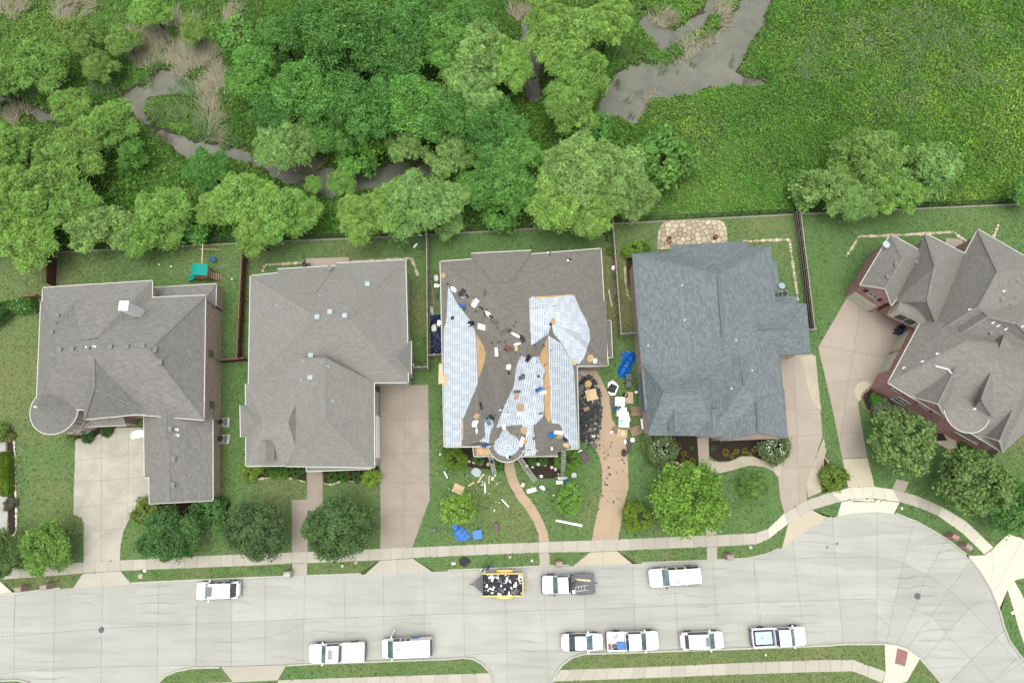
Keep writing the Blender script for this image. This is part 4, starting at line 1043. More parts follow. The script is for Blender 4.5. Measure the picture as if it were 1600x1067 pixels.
mk('satellite_dish', *join_vf([lathe_vf(p_, [(.05, 0), (.3, .07), (.42, .16)], 14), tube_vf([p_ + Vector((.5, -.3, -.3)), p_], .03)]), plain('dull_dish', (.42, .5, .52)), h5.roof)
SHU = plain('maroon_shutter', (.12, .035, .03), .7, .2, .15)
h5.window(aW, 0, .5, 4.3, 1.2, 1.4, shutters=SHU)
h5.panel_door(aW, 0, .5, 3.0, 2.3, M['cream'])
h5.panel_door(m5, 3, .28, 2.7, 2.3, M['cream']); h5.panel_door(m5, 3, .62, 2.7, 2.3, M['cream'])
h5.window(f5, 0, .5, 4.2, 1.2, 1.4, shutters=SHU); h5.window(m5, 0, .1, 4.0, .9, 1.3); h5.window(m5, 0, .23, 1.6, 1.4, 1.6)
h5.window(m5, 0, .5, 3.9, 1.1, 1.5); h5.window(r5, 0, .5, 4.0, 1.1, 1.4); h5.window(m5, 3, .12, 4.0, .5, 1.2)
# gabled dormer over the court
dc = P(1420, 488, 4.6)
dz = math.atan2(-(495 - 476), (1447 - 1393)); dz = math.radians(-27)
dv = Matrix.Rotation(dz, 3, 'Z')
dm = [dc + dv @ Vector(v) for v in ((-1.7, -.9, -1.2), (1.7, -.9, -1.2), (1.7, -.9, .9), (-1.7, -.9, .9), (0, -.9, 1.5), (-1.7, 1.6, -1.2), (1.7, 1.6, -1.2), (1.7, 1.6, .9), (-1.7, 1.6, .9), (0, 1.6, 1.5))]
dor = mk('dormer', dm, [(0, 1, 2, 4, 3), (1, 6, 7, 2), (5, 0, 3, 8)], M['cream'], h5.root)
mk('dormer_roof', [dm[i] + Vector((0, 0, .03)) for i in (3, 4, 9, 8, 2, 7)], [(0, 1, 2, 3), (1, 4, 5, 2)], M['roof5'], dor, uv=[face_uv([dm[i] for i in f])[0] for f in ((3, 4, 9, 8), (4, 2, 7, 9))])
for k in (-1, 1):
    for z in (-.35, .35): box('pane', dc + dv @ Vector((k * .55, -.93, z - .2)), (.95, .05, .62), M['glass'], dor, dz)

# ---------------------------------------------------------------- covering on the roof under repair
def drape(name, poly, house, mat, off=.06, ang=90.0, cell=2.5, band=None, parent=None, name2=None):
    """sheet goods rolled out on the roof: courses of width `band` px running in direction ang (photo degrees)"""
    ca, sa = math.cos(math.radians(ang)), math.sin(math.radians(ang))
    rot = lambda p: (p[0] * ca + p[1] * sa, -p[0] * sa + p[1] * ca)
    inv = lambda p: (p[0] * ca - p[1] * sa, p[0] * sa + p[1] * ca)
    rp = [rot(p) for p in poly]
    u0, u1 = min(p[0] for p in rp), max(p[0] for p in rp); v0, v1 = min(p[1] for p in rp), max(p[1] for p in rp)
    band = band or (v1 - v0 + 1)
    k = 0; vb = v0
    while vb < v1:
        ve = min(vb + band, v1); V, Fc, uv = [], [], []
        idx = {}
        def vert(p):
            key = (round(p[0], 2), round(p[1], 2))
            if key not in idx:
                h_ = house.hit(*inv(p)); idx[key] = len(V); V.append(h_[0] + Vector((0, 0, off + .006 * (k % 2))))
            return idx[key]
        v = vb
        while v < ve - .01:
            w = min(v + cell, ve); u = u0
            while u < u1:
                c = clip_cell(rp, [(u, v), (u + cell, v), (u + cell, w), (u, w)])
                if c:
                    f = []
                    for p in c:
                        i = vert(p)
                        if i not in f: f.append(i)
                    if len(f) >= 3: Fc.append(tuple(f))
                u += cell
            v = w
        if Fc:
            keys = {i: kk for kk, i in idx.items()}
            uv = [[(keys[i][0] * .076, (keys[i][1] - v0) * .076) for i in f] for f in Fc]
            mk(name, V, Fc, mat, parent or house.root, uv=uv)
        vb = ve; k += 1
SHT = [([(700, 447), (706, 459), (714, 474), (724, 487), (733, 498), (740, 512), (744, 524), (745, 560), (747, 597), (743, 609), (737, 622), (731, 637), (725, 652), (722, 655), (722, 697), (695, 697.5), (694, 640), (693, 560), (693.5, 515), (698, 498), (699, 470)], 90, 15),
       ([(827, 467), (833, 463), (838, 467), (862, 503), (857, 522), (830, 540), (828, 510)], 90, 15),
       ([(838, 467), (897, 461), (906, 483), (915, 499), (921, 516), (922, 530), (912, 560), (904, 569), (893, 566), (878, 537), (864, 520), (862, 503)], 0, 13.5),
       ([(856, 524), (866, 530), (877, 537), (885, 552), (893, 566), (896.5, 576), (899, 618), (903.5, 699.5), (893, 701), (888, 690), (880, 678), (876, 665), (872, 662), (862, 661), (860, 640), (858, 575)], 90, 14),
       ([(814, 556), (823, 559), (842, 557), (846, 570), (852, 577), (849, 590), (850, 640), (849, 650), (838, 662), (833, 665), (836, 690), (838, 711), (819, 712), (822, 680), (815, 663), (775, 668), (782, 650), (790, 630), (803, 603), (806, 575)], 100, 15),
       ([(757, 655), (768, 652), (772, 665), (767, 672), (763, 700), (756, 694), (748, 690), (758, 682)], 100, 12)]
for poly, ang, band in SHT: drape('underlayment_sheet', poly, h3, M['sheet'], ang=ang, band=band)
for poly, ang in (([(745, 523), (750, 531), (756, 541), (759, 552), (757, 566), (752, 580), (747.5, 592), (746, 560)], 90), ([(835, 463.5), (868, 462), (893, 459.5), (895, 461.5), (838, 468)], 0),
                  ([(855, 527), (857, 560), (859.5, 600), (861, 655), (857, 660), (851, 648), (850, 600), (852, 576), (846, 570), (843, 557), (849, 543)], 90), ([(722, 655), (724, 656), (724, 685), (722, 690)], 90), ([(742, 697), (754, 693), (762, 700), (766, 711), (745, 711)], 15)):
    drape('plywood_deck', poly, h3, M['ply'], off=.045, ang=ang, band=9)
# printed rings on the little turret cone
rc = P(791.5, 692, 5.0)
V, Fc, uv = [], [], []
NR = 28
for j, fr in enumerate((0.0, .2, .4, .6, .74)):
    for k in range(NR): a_ = 6.2832 * k / NR; r_ = 2.05 * fr; V.append(rc + Vector((math.cos(a_) * r_, math.sin(a_) * r_, 1.8 * (1 - fr) + .03)))
for j in range(4):
    for k in range(NR):
        Fc.append((j * NR + k, j * NR + (k + 1) % NR, (j + 1) * NR + (k + 1) % NR, (j + 1) * NR + k))
        uv.append([(k * .33, j * .42), ((k + 1) * .33, j * .42), ((k + 1) * .33, (j + 1) * .42), (k * .33, (j + 1) * .42)])
mk('underlayment_sheet', V, Fc, M['sheet'], h3.root, uv=uv)
# ================================================================== VEGETATION
def leaf_object(name, C, N, S, tint, aspect=1.0, parent=None, color=(1, 1, 1, 1), me_only=False, mat=None):
    """C centres, N facing, S size, tint colours: one four-cornered leaf each"""
    n_ = len(C)
    N = N / (np.linalg.norm(N, axis=1, keepdims=True) + 1e-9)
    R = rng.normal(size=(n_, 3)); T = np.cross(N, R); T /= np.linalg.norm(T, axis=1, keepdims=True) + 1e-9
    B = np.cross(N, T)
    S = np.broadcast_to(S, (n_,))[:, None]
    asp = np.broadcast_to(aspect, (n_,))[:, None]
    V = np.empty((n_, 4, 3))
    V[:, 0] = C - T * S * asp; V[:, 1] = C + B * S * .62 + N * S * .12; V[:, 2] = C + T * S * asp; V[:, 3] = C - B * S * .62 + N * S * .12
    return quads(name, V, tint, parent, color, me_only, mat)
def quads(name, V, tint, parent=None, color=(1, 1, 1, 1), me_only=False, mat=None):
    n_ = len(V)
    me = bpy.data.meshes.new(name)
    me.vertices.add(n_ * 4); me.vertices.foreach_set('co', V.reshape(-1).astype(np.float32))
    me.loops.add(n_ * 4); me.loops.foreach_set('vertex_index', np.arange(n_ * 4, dtype=np.int32))
    me.polygons.add(n_); me.polygons.foreach_set('loop_start', np.arange(0, n_ * 4, 4, dtype=np.int32))
    at = me.attributes.new('tint', 'FLOAT_COLOR', 'FACE')
    c4 = np.ones((n_, 4), np.float32); c4[:, :3] = tint
    at.data.foreach_set('color', c4.reshape(-1))
    me.materials.append(mat or M['leaf']); me.update(calc_edges=True); me.validate()
    if me_only: return me
    return link(name, me, parent, color)
def crown_mesh(name, R, Hh, clumps, per, leaf, cr=.3, aspect=1.0, flat=.75, shell=.55, droop=0.0, var=.18, light=.25, lobes=1):
    """uneven crown: leaves round many branch-end clumps, gaps between"""
    out_c, out_n, out_t, out_s = [], [], [], []
    lob = rng.uniform(.72, 1.15, 9); ph = rng.uniform(0, 6.28)
    if lobes == 1: LB = [(0, 0, 0, 1.0)]
    else:
        LB = [(0, 0, .1, .62)]
        for k in range(lobes):
            a = 6.2832 * (k + rng.uniform(-.35, .35)) / lobes; r = rng.uniform(.4, .72)
            LB.append((math.cos(a) * r, math.sin(a) * r, rng.uniform(-.35, .12), rng.uniform(.26, .46)))
    wt = np.array([q[3] ** 2 for q in LB]); wt /= wt.sum()
    for _ in range(clumps):
        lx, ly, lz, lr = LB[rng.choice(len(LB), p=wt)]
        d = rng.normal(size=3); d[2] = abs(d[2]) * .9 - .25; d /= np.linalg.norm(d)
        ang = (math.atan2(d[1], d[0]) + ph) / 6.2832 * 9 % 9
        i0 = int(ang) % 9; k = lob[i0] * (1 - ang % 1) + lob[(i0 + 1) % 9] * (ang % 1)
        r = lr * R * k * (shell + (1 - shell) * rng.random() ** .6) * .9
        cc = np.array([lx * R + d[0] * r, ly * R + d[1] * r, lz * R + d[2] * r * Hh / R])
        c_r = R * cr * rng.uniform(.5, 1.3)
        m_ = int(per * rng.uniform(.5, 1.4))
        n_ = rng.normal(size=(m_, 3)); n_[:, 2] = np.abs(n_[:, 2]) * 1.1 - .35; n_ /= np.linalg.norm(n_, axis=1, keepdims=True)
        rad = c_r * (rng.random((m_, 1)) ** .5) * (1 + .45 * np.abs(rng.normal(size=(m_, 1))) * (rng.random((m_, 1)) < .35))
        q = cc + n_ * rad * np.array([1, 1, flat])
        if droop: q[:, 2] -= droop * np.minimum(2, (np.hypot(q[:, 0] - cc[0], q[:, 1] - cc[1]) / c_r) ** 2) * c_r
        fn = n_ * .8 + rng.normal(size=(m_, 3)) * .5 + np.array([0, 0, .5])
        base = 1 + var * rng.normal() * .7
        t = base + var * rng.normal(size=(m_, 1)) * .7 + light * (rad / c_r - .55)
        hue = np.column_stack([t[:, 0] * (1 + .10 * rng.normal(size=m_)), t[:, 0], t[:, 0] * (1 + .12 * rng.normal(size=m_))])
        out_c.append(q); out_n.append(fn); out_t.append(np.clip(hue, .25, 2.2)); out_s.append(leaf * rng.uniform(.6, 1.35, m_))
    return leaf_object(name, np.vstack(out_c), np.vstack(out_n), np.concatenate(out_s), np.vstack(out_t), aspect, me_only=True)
def trunk_mesh(name, h, r, spread, n_=6):
    parts = [tube_vf([(0, 0, -.3), (.05, .03, h * .35), (.0, .1, h * .7), (.1, .05, h)], [r * 1.3, r, r * .8, r * .4], 8)]
    for k in range(n_):
        a = 6.2832 * k / n_ + random.uniform(-.4, .4); b0 = h * random.uniform(.35, .6); e = spread * random.uniform(.55, .85)
        parts.append(tube_vf([(0, 0, b0), (math.cos(a) * e * .45, math.sin(a) * e * .45, b0 + h * .2), (math.cos(a + .2) * e, math.sin(a + .2) * e, b0 + h * .36)], [r * .5, r * .32, r * .08], 5))
    V, Fc = join_vf(parts); me = bpy.data.meshes.new(name); me.from_pydata([tuple(v) for v in V], [], Fc); me.materials.append(M['bark']); me.update(); return me
# unit crowns: radius 1, scaled per tree
CR = {
 'dense': [crown_mesh('dense_crown', 1, .85, 260, 110, .03, .15, 1.1, .8, .5, 0, .24, .35, 7) for _ in range(3)],
 'willow': [crown_mesh('feathery_crown', 1, .7, 330, 105, .021, .14, 2.2, .55, .3, .5, .24, .35, 8) for _ in range(4)],
 'loose': [crown_mesh('loose_crown', 1, .8, 190, 105, .028, .14, 1.4, .7, .4, .1, .24, .3, 6) for _ in range(2)],
 'yard': [crown_mesh('yard_crown', 1, .9, 190, 110, .038, .15, 1.0, .8, .6, 0, .24, .4) for _ in range(1)],
 'oak': [crown_mesh('oak_crown', 1, .8, 200, 120, .028, .16, 1.6, .8, .4, 0, .24, .3) for _ in range(2)],
 'broad': [crown_mesh('broad_leaf_crown', 1, .9, 130, 95, .05, .15, .9, .8, .55, 0, .24, .4) for _ in range(2)],
 'ball': [crown_mesh('clipped_crown', 1, .95, 160, 60, .055, .13, .9, .9, .86, 0, .15, .2)],
 'bush': [crown_mesh('bush_crown', 1, .8, 45, 90, .085, .3, 1.0)],
}
TR = [trunk_mesh('trunk', 1.0, .05, .85) for _ in range(3)]
def tree(name, label, px, py, rpx, kind, color, hc=None, group=None, cat='tree', squash=1.0):
    """px,py,rpx: crown centre and radius in the photo; hc: height of the crown centre"""
    z = hc if hc is not None else 4.0
    c = P(px, py, z); R = rpx * (HC - z) / F / CT * (1.22 if py < 400 else 1.03)
    gz = float(ground_h(np.array([c.x]), np.array([c.y]))[0]) if c.y > np.interp(c.x, FXA, FYA) else 0.0
    root = thing(name, label, cat, (c.x, c.y, gz), random.uniform(0, 6.28), group, world=False)
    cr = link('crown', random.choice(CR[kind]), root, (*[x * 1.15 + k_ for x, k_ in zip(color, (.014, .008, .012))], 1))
    v = random.uniform(.93, 1.08)
    cr.location = (0, 0, z - gz); cr.scale = (R * v, R * (2 - v) * squash, R * .95)
    tk = link('trunk', random.choice(TR), root)
    tk.scale = (R, R, z - gz + R * .35)
    return root
YG, DK, MD, GR, BR_, OL = (.165, .3, .062), (.074, .19, .038), (.1, .24, .045), (.17, .29, .08), (.11, .255, .04), (.15, .25, .058)
def jit(c, k=.1): f = 1 + random.uniform(-k, k); return (c[0] * f * (1 + random.uniform(-k, k) * .6), c[1] * f, c[2] * f)
WT = [  # crown px, radius, kind, colour, height
 (55, 98, 46, 'willow', YG, 4.5), (118, 52, 36, 'willow', OL, 4), (152, 100, 27, 'willow', OL, 3), (110, 165, 34, 'willow', YG, 3.5), (168, 190, 40, 'willow', YG, 4.5), (95, 245, 52, 'willow', YG, 5), (35, 300, 50, 'willow', YG, 5), (128, 212, 32, 'willow', OL, 4), (190, 62, 26, 'willow', OL, 3), (232, 14, 30, 'willow', YG, 4),
 (158, 352, 44, 'loose', GR, 4.5), (252, 336, 44, 'willow', YG, 4.5), (42, 372, 44, 'willow', YG, 5), (110, 318, 42, 'willow', YG, 4.5), (205, 238, 26, 'loose', MD, 3), (382, 312, 52, 'willow', YG, 5.5), (432, 330, 44, 'willow', YG, 5), (345, 322, 34, 'willow', YG, 5), (440, 222, 44, 'willow', GR, 5), (478, 205, 28, 'willow', GR, 4.5), (395, 365, 30, 'willow', YG, 5.5),
 (532, 284, 22, 'willow', YG, 3.5), (488, 286, 14, 'willow', YG, 2.5), (562, 338, 40, 'willow', YG, 5), (605, 322, 40, 'willow', YG, 5.5), (645, 318, 50, 'willow', GR, 6), (686, 315, 44, 'willow', GR, 5.5), (705, 240, 38, 'loose', GR, 5), (640, 222, 34, 'loose', GR, 4.5), (745, 88, 56, 'willow', GR, 7), (742, 148, 46, 'willow', GR, 6.5), (792, 92, 42, 'willow', YG, 6.5), (880, 55, 58, 'willow', YG, 7), (905, 112, 48, 'willow', YG, 6.5), (895, 162, 42, 'willow', YG, 6), (852, 22, 36, 'willow', YG, 6), (950, 30, 46, 'willow', YG, 6),
 (892, 268, 58, 'willow', GR, 6.5), (872, 315, 46, 'willow', YG, 6), (955, 262, 50, 'willow', GR, 6), (985, 302, 42, 'willow', GR, 5.5), (925, 335, 36, 'willow', YG, 5.5),
 (545, 62, 68, 'dense', DK, 8), (478, 135, 50, 'dense', MD, 7), (398, 112, 44, 'dense', MD, 6.5), (420, 168, 38, 'dense', DK, 6), (562, 168, 52, 'dense', DK, 7.5), (612, 92, 52, 'dense', DK, 7.5), (642, 40, 50, 'dense', DK, 7.5), (692, 62, 42, 'dense', MD, 7), (640, 155, 55, 'dense', MD, 7), (520, 212, 34, 'dense', MD, 4.5), (590, 200, 40, 'bush', BR_, 2.5), (692, 175, 44, 'dense', DK, 6.5), (772, 202, 48, 'dense', DK, 6), (800, 245, 44, 'dense', MD, 5.5),
 (762, 292, 42, 'dense', MD, 4.5), (322, 266, 34, 'dense', DK, 4.5), (438, 58, 40, 'dense', DK, 6), (495, 28, 42, 'dense', DK, 7), (735, 30, 42, 'dense', MD, 6), (820, 302, 34, 'dense', MD, 4.5), (1040, 248, 40, 'bush', MD, 2.8), (365, 60, 30, 'bush', MD, 3), (300, 45, 24, 'willow', OL, 3), (560, 240, 30, 'bush', BR_, 1.8),
 (1360, 245, 50, 'willow', OL, 4.5), (1300, 292, 40, 'loose', GR, 4), (1455, 265, 48, 'loose', GR, 4.2), (1345, 308, 34, 'willow', GR, 4.5), (1402, 302, 34, 'loose', YG, 4.2), (1598, 300, 20, 'bush', MD, 2.5), (1262, 300, 24, 'bush', GR, 2), (470, 335, 30, 'willow', YG, 4), (215, 372, 28, 'willow', YG, 4), (305, 350, 26, 'bush', MD, 2), (700, 345, 26, 'willow', GR, 3.5), (780, 330, 26, 'bush', MD, 2.2), (930, 205, 26, 'bush', MD, 2), (5, 225, 36, 'willow', YG, 4), (-20, 120, 40, 'willow', YG, 4), (-40, 330, 50, 'willow', YG, 5)]
def zone(x, y):
    if x > 1150: return 'beyond the dark capped fence'
    if y > 280: return 'overhanging the %s iron back fence' % ('playset lawn' if x < 375 else 'pale grey roofed house' if x < 665 else 're-roofed house')
    if x < 340: return 'on the near bank of the left creek' if y > 195 else 'above the left creek'
    if x < 600 and y < 190: return 'in the thick grove left of centre'
    if x < 720: return 'along the middle creek' if y > 190 else 'in the thick grove at top centre'
    return 'by the right creek' if x > 840 and y < 200 else 'in the grove between the two creeks'
KW = {'willow': 'yellow green willow', 'dense': 'dense dark green tree', 'loose': 'pale green loose tree', 'bush': 'bright green bushy shrub'}
ORD = ['leftmost', 'second from left', 'third from left', 'fourth from left', 'fifth from left', 'sixth from left', 'seventh from left', 'eighth from left', 'ninth from left', 'tenth from left', 'eleventh from left', 'twelfth from left']
bins = {}
for t in sorted(WT): bins.setdefault((t[3], zone(t[0], t[1])), []).append(t)
WT_ALL = bins
for (kd, zn), ts in bins.items():
    for i, (x, y, r, k, c, hgt) in enumerate(ts):
        lb = '%s %s' % (KW[kd], zn) + ('' if len(ts) == 1 else ', ' + ORD[i])
        tree({'willow': 'willow_tree', 'dense': 'broadleaf_tree', 'loose': 'broadleaf_tree', 'bush': 'shrub'}[kd], lb, x, y, r, k, jit(c), hgt, 'wild trees beyond the back fences', 'tree' if kd != 'bush' else 'shrub')
# garden trees
for a in (
 ('yard_tree', 'dark green tree cut by the left edge above the sidewalk', 2, 868, 34, 'oak', (.09, .16, .045), 3.5),
 ('yard_tree', 'yellow green young tree beside the stained driveway', 68, 852, 41, 'dense', (.135, .25, .05), 3.2),
 ('yard_tree', 'deep green tree covering the sidewalk right of the stained driveway', 262, 842, 45, 'dense', (.065, .155, .042), 3.6),
 ('live_oak', 'dark live oak left of the stepped walk', 404, 826, 47, 'oak', (.075, .13, .045), 3.8), ('live_oak', 'large dark live oak right of the stepped walk', 531, 821, 51, 'oak', (.075, .145, .045), 4.2),
 ('yard_tree', 'round bright tree above the blue tarp on the littered lawn', 718, 797, 29, 'broad', (.15, .27, .045), 2.6), ('yard_tree', 'round bright tree between the curving walk and tan driveway', 888, 780, 25, 'broad', (.125, .245, .045), 2.6),
 ('yard_tree', 'largest bright green tree, in front of the blue grey roofed house', 1071, 782, 60, 'yard', (.125, .24, .035), 4.5), ('yard_tree', 'small bright tree in the lawn beside the pebble path', 1178, 762, 24, 'loose', (.12, .225, .05), 1.8),
 ('yard_tree', 'full green tree in front of the red brick house, left of two', 1411, 690, 55, 'broad', (.115, .19, .055), 4.5), ('yard_tree', 'full green tree in front of the red brick house, right of two', 1516, 757, 54, 'broad', (.105, .18, .05), 4.5),
 ('yard_tree', 'fine leaved green tree at the right edge beside the new driveway', 1588, 785, 44, 'dense', (.085, .2, .05), 4.0)):
    tree(a[0], a[1], *a[2:], group='front yard trees')
SH = [('yellow green bush at the foot of the garage wing, by the stained driveway', 228, 799, 19, 'bush', (.125, .19, .04), .9), ('green bush in the dark mulch bed below the garage wing', 330, 801, 25, 'bush', (.085, .19, .05), .9), ('clipped round bush on the left of the re-roofed house front', 713, 719, 18, 'ball', (.105, .19, .02), 1.0),
 ('bush behind the leaning ladder on the right of the re-roofed house', 886, 719, 20, 'ball', (.1, .2, .025), 1.0), ('clipped oval yellow green bush beside the tan driveway', 995, 806, 23, 'ball', (.13, .21, .025), 1.1), ('white flowering rose bush at the left corner of the blue grey roofed house', 1028, 701, 25, 'bush', (.115, .17, .06), .9),
 ('white flowering rose bush at the right corner of the blue grey roofed house', 1208, 703, 22, 'bush', (.11, .165, .06), .9), ('round yellow green bush behind the blue grey roofed house', 988, 391, 13.5, 'ball', (.15, .26, .03), .9), ('low green bush beside the flagstone patio', 1006, 388, 9, 'ball', (.09, .18, .03), .5),
 ('ring shaped yellow green shrub in the island bed', 1302, 745, 19, 'bush', (.12, .19, .03), .5), ('small bright shrub in the curved bed of the red brick house', 1367, 624, 9, 'bush', (.07, .2, .03), .5), ('pale sage shrub in the curved bed of the red brick house', 1376, 638, 14, 'bush', (.17, .22, .12), .4), ('sage shrub touching the left red brick house tree', 1394, 644, 13, 'bush', (.15, .2, .11), .4),
 ('green shrub beside the stone landing', 1512, 696, 11, 'bush', (.07, .18, .03), .6), ('green shrub under the right gable of the red brick house', 1530, 704, 12, 'bush', (.08, .2, .03), .6), ('brown dry shrub in the curved bed of the red brick house', 1376, 655, 10, 'bush', (.12, .1, .05), .4),
 ('pale green bush left of the stepped walk at the house corner', 392, 736, 14, 'bush', (.15, .24, .04), .7), ('lime bush at the brown driveway corner', 581, 745, 13, 'bush', (.17, .28, .04), .7),
 ('small shrub left of the turret windows driveway', 112, 681, 7, 'bush', (.12, .19, .04), .3), ('dark low shrub under the turret windows', 138, 682, 9, 'bush', (.05, .12, .03), .3), ('dark low shrub by the porch of the turret house', 168, 672, 9, 'bush', (.05, .12, .03), .3),
 ('dark low shrub beneath the small hip roof left of the ladder', 748, 715, 9, 'bush', (.06, .13, .03), .4), ('green shrub between the left ladder and the curving walk', 776, 727, 9, 'bush', (.06, .16, .03), .4), ('dark bush behind the clipped round bush', 702, 704, 10, 'bush', (.07, .14, .025), .7), ('low shrub right of the curving walk, left of two', 831, 720, 7, 'bush', (.06, .15, .03), .3), ('low shrub right of the curving walk, right of two', 850, 720, 7, 'bush', (.06, .15, .03), .3),
 ('green weed plant by the grey fence right of the re-roofed house, upper of two', 954, 371, 6, 'bush', (.1, .19, .04), .4), ('green weed plant by the grey fence right of the re-roofed house, lower of two', 956, 393, 6, 'bush', (.1, .19, .04), .4),
 ('bush at the left edge by the pale stone edging', 2, 676, 13, 'bush', (.11, .19, .04), .6), ('tan ornamental grass beside the left hedge bed', 15, 682, 7, 'bush', (.16, .17, .06), .4), ('grey twiggy shrub below the left hedge', 16, 788, 9, 'bush', (.1, .11, .07), .4), ('dark bush in the side yard behind the left hedge', -5, 493, 18, 'bush', (.05, .12, .03), 1.0)]
for k, (x, y, c) in enumerate(((404, 733, 0), (416, 734, 1), (428, 734, 0), (441, 736, 1), (452, 734, 0), (463, 741, 1), (472, 733, 0), (428, 741, 2), (443, 742, 2))):
    SH.append(('clipped shrub left of the stepped walk, %s' % ORD[k], x, y, 7.5, 'ball', ((.05, .13, .025), (.06, .15, .02), (.11, .2, .03))[c], .45))
for k, (x, y, c) in enumerate(((512, 738, 3), (519, 746, 1), (529, 738, 0), (538, 746, 1), (548, 739, 3), (558, 746, 0), (565, 738, 3))):
    SH.append(('clipped shrub right of the stepped walk, %s' % ORD[k], x, y, 8.0, 'ball', ((.05, .13, .03), (.06, .16, .02), (.11, .2, .03), (.085, .1, .03))[c], .45))
for k, (x, y, r) in enumerate(((1068, 709, 5), (1055, 713, 3), (1067, 720, 4), (1082, 720, 5.5))): SH.append(('yellowish low plant in the mulch left of the straight walk, %s' % ['topmost', 'leftmost', 'lower middle', 'rightmost'][k], x, y, r, 'ball', (.17, .15, .03), .2))
for k, (x, y, r) in enumerate(((1133, 707, 6), (1143, 711, 4.5), (1150, 705, 5), (1163, 704, 5), (1171, 708, 4), (1178, 702, 4))): SH.append(('yellowish low plant in the mulch right of the straight walk, %s' % ORD[k], x, y, r, 'ball', (.17, .15, .03), .2))
for k, (x, y) in enumerate(((1080, 700), (1114, 700))): SH.append(('tiny green plant in the mulch %s of the straight walk' % ['left', 'right'][k], x, y, 3.5, 'bush', (.05, .15, .03), .15))
for (lb, x, y, r, k, c, hgt) in SH: tree('shrub', lb, x, y, r, k, c, hgt, 'garden shrubs', 'shrub')
# white rose blooms and hedges
def bloom(px, py, rp, n_, hgt, host):
    c = P(px, py, hgt); R = rp * HC / F * .85
    C = np.array([[R * math.sqrt(random.random()) * math.cos(a), R * math.sqrt(random.random()) * math.sin(a), 0] for a in [random.uniform(0, 6.28) for _ in range(n_)]]) * .95
    C[:, 2] = hgt + .85 * np.sqrt(np.clip(R * R - C[:, 0] ** 2 - C[:, 1] ** 2, 0, None)) * .8
    o = leaf_object('blooms', C, np.tile([0, 0, 1.0], (n_, 1)) + rng.normal(size=(n_, 3)) * .2, .09, np.full((n_, 3), .85), 1.0, host); o['kind'] = 'stuff'
for o in [o for o in COL.objects if o.get('label', '').startswith('white flowering rose')]:
    bloom(0, 0, 23, 60, .95, o)
def hedge(label, poly, h, color, white=0):
    w = [(p.x, p.y) for p in PX(poly)]; xs = [p[0] for p in w]; ys = [p[1] for p in w]; n_ = int(abs(area2(w)) / 2 * 420)
    X, Y = rng.uniform(min(xs), max(xs), n_ * 2), rng.uniform(min(ys), max(ys), n_ * 2); k = pip(X, Y, w); X, Y = X[k], Y[k]
    d = segdist(X, Y, w); Z = h * np.clip(np.sqrt(np.clip(d / .35, 0, 1)), .15, 1) * rng.uniform(.8, 1.05, len(X))
    N = np.column_stack([rng.normal(size=len(X)) * .5, rng.normal(size=len(X)) * .5, np.ones(len(X))])
    t = 1 + .25 * rng.normal(size=(len(X), 1)) + .25 * nwob(X, Y, 1.2)[:, None]
    tint = np.repeat(np.clip(t, .3, 2), 3, 1)
    if white:
        wh = rng.random(len(X)) < white; tint[wh] = np.array([.7, .7, .7]) / np.array(color)
    c0 = Vector((sum(xs) / len(xs), sum(ys) / len(ys), 0))
    root = thing('hedge', label, 'hedge', c0)
    C = np.column_stack([X - c0.x, Y - c0.y, Z])
    leaf_object('foliage', C, N, .075 * rng.uniform(.7, 1.4, len(X)), tint, 1.0, root, (*color, 1))
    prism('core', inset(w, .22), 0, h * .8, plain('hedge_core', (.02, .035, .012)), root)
hedge('clipped yellow green hedge between the left driveway and lawn', [(4, 706), (22, 704), (25, 715), (25, 765), (22, 775), (5, 776), (3, 760)], .9, (.115, .19, .025))
hedge('white flowering hedge along the left house side yard', [(-60, 480), (8, 473), (40, 466), (60, 468), (63, 490), (40, 493), (10, 491), (-60, 500)], 1.1, (.085, .2, .03), .05)
hedge('dark hedge strip under the right gable of the red brick house', [(1500, 690), (1512, 684), (1540, 700), (1532, 712)], .7, (.045, .15, .02))

# wild undergrowth: nobody could count it
def wild_points(n_):
    X = rng.uniform(-92, 92, n_); Y = rng.uniform(27, 88, n_)
    k = Y > np.interp(X, FXA, FYA) + .25
    return X[k], Y[k]
def topx(X, Y):
    v = (Y * CT - HC * ST) / (Y * ST + HC * CT); s = HC / (CT - v * ST)
    return 800 + F * X / s, 533.5 - F * v
REED = [(225, 75, 45, 35), (300, 85, 50, 40), (335, 140, 28, 40), (255, 40, 50, 30), (340, 190, 22, 26), (110, 15, 40, 20), (20, 175, 30, 18), (1035, 32, 22, 14), (1095, 75, 45, 22), (1130, 20, 20, 22), (1060, 105, 40, 12), (815, 20, 25, 14), (10, 14, 30, 14), (470, 262, 35, 14), (360, 45, 20, 40), (1010, 155, 18, 12)]
def reedw(px, py, X, Y, blobs):
    w = np.full(len(X), -9.0)
    for (bx, by, rx, ry) in blobs: w = np.maximum(w, 1 - ((px - bx) / rx) ** 2 - ((py - by) / ry) ** 2)
    return np.where(w > -.9, .75 * w + .85 * nwob(X, Y, 1.1) - .12, -9)
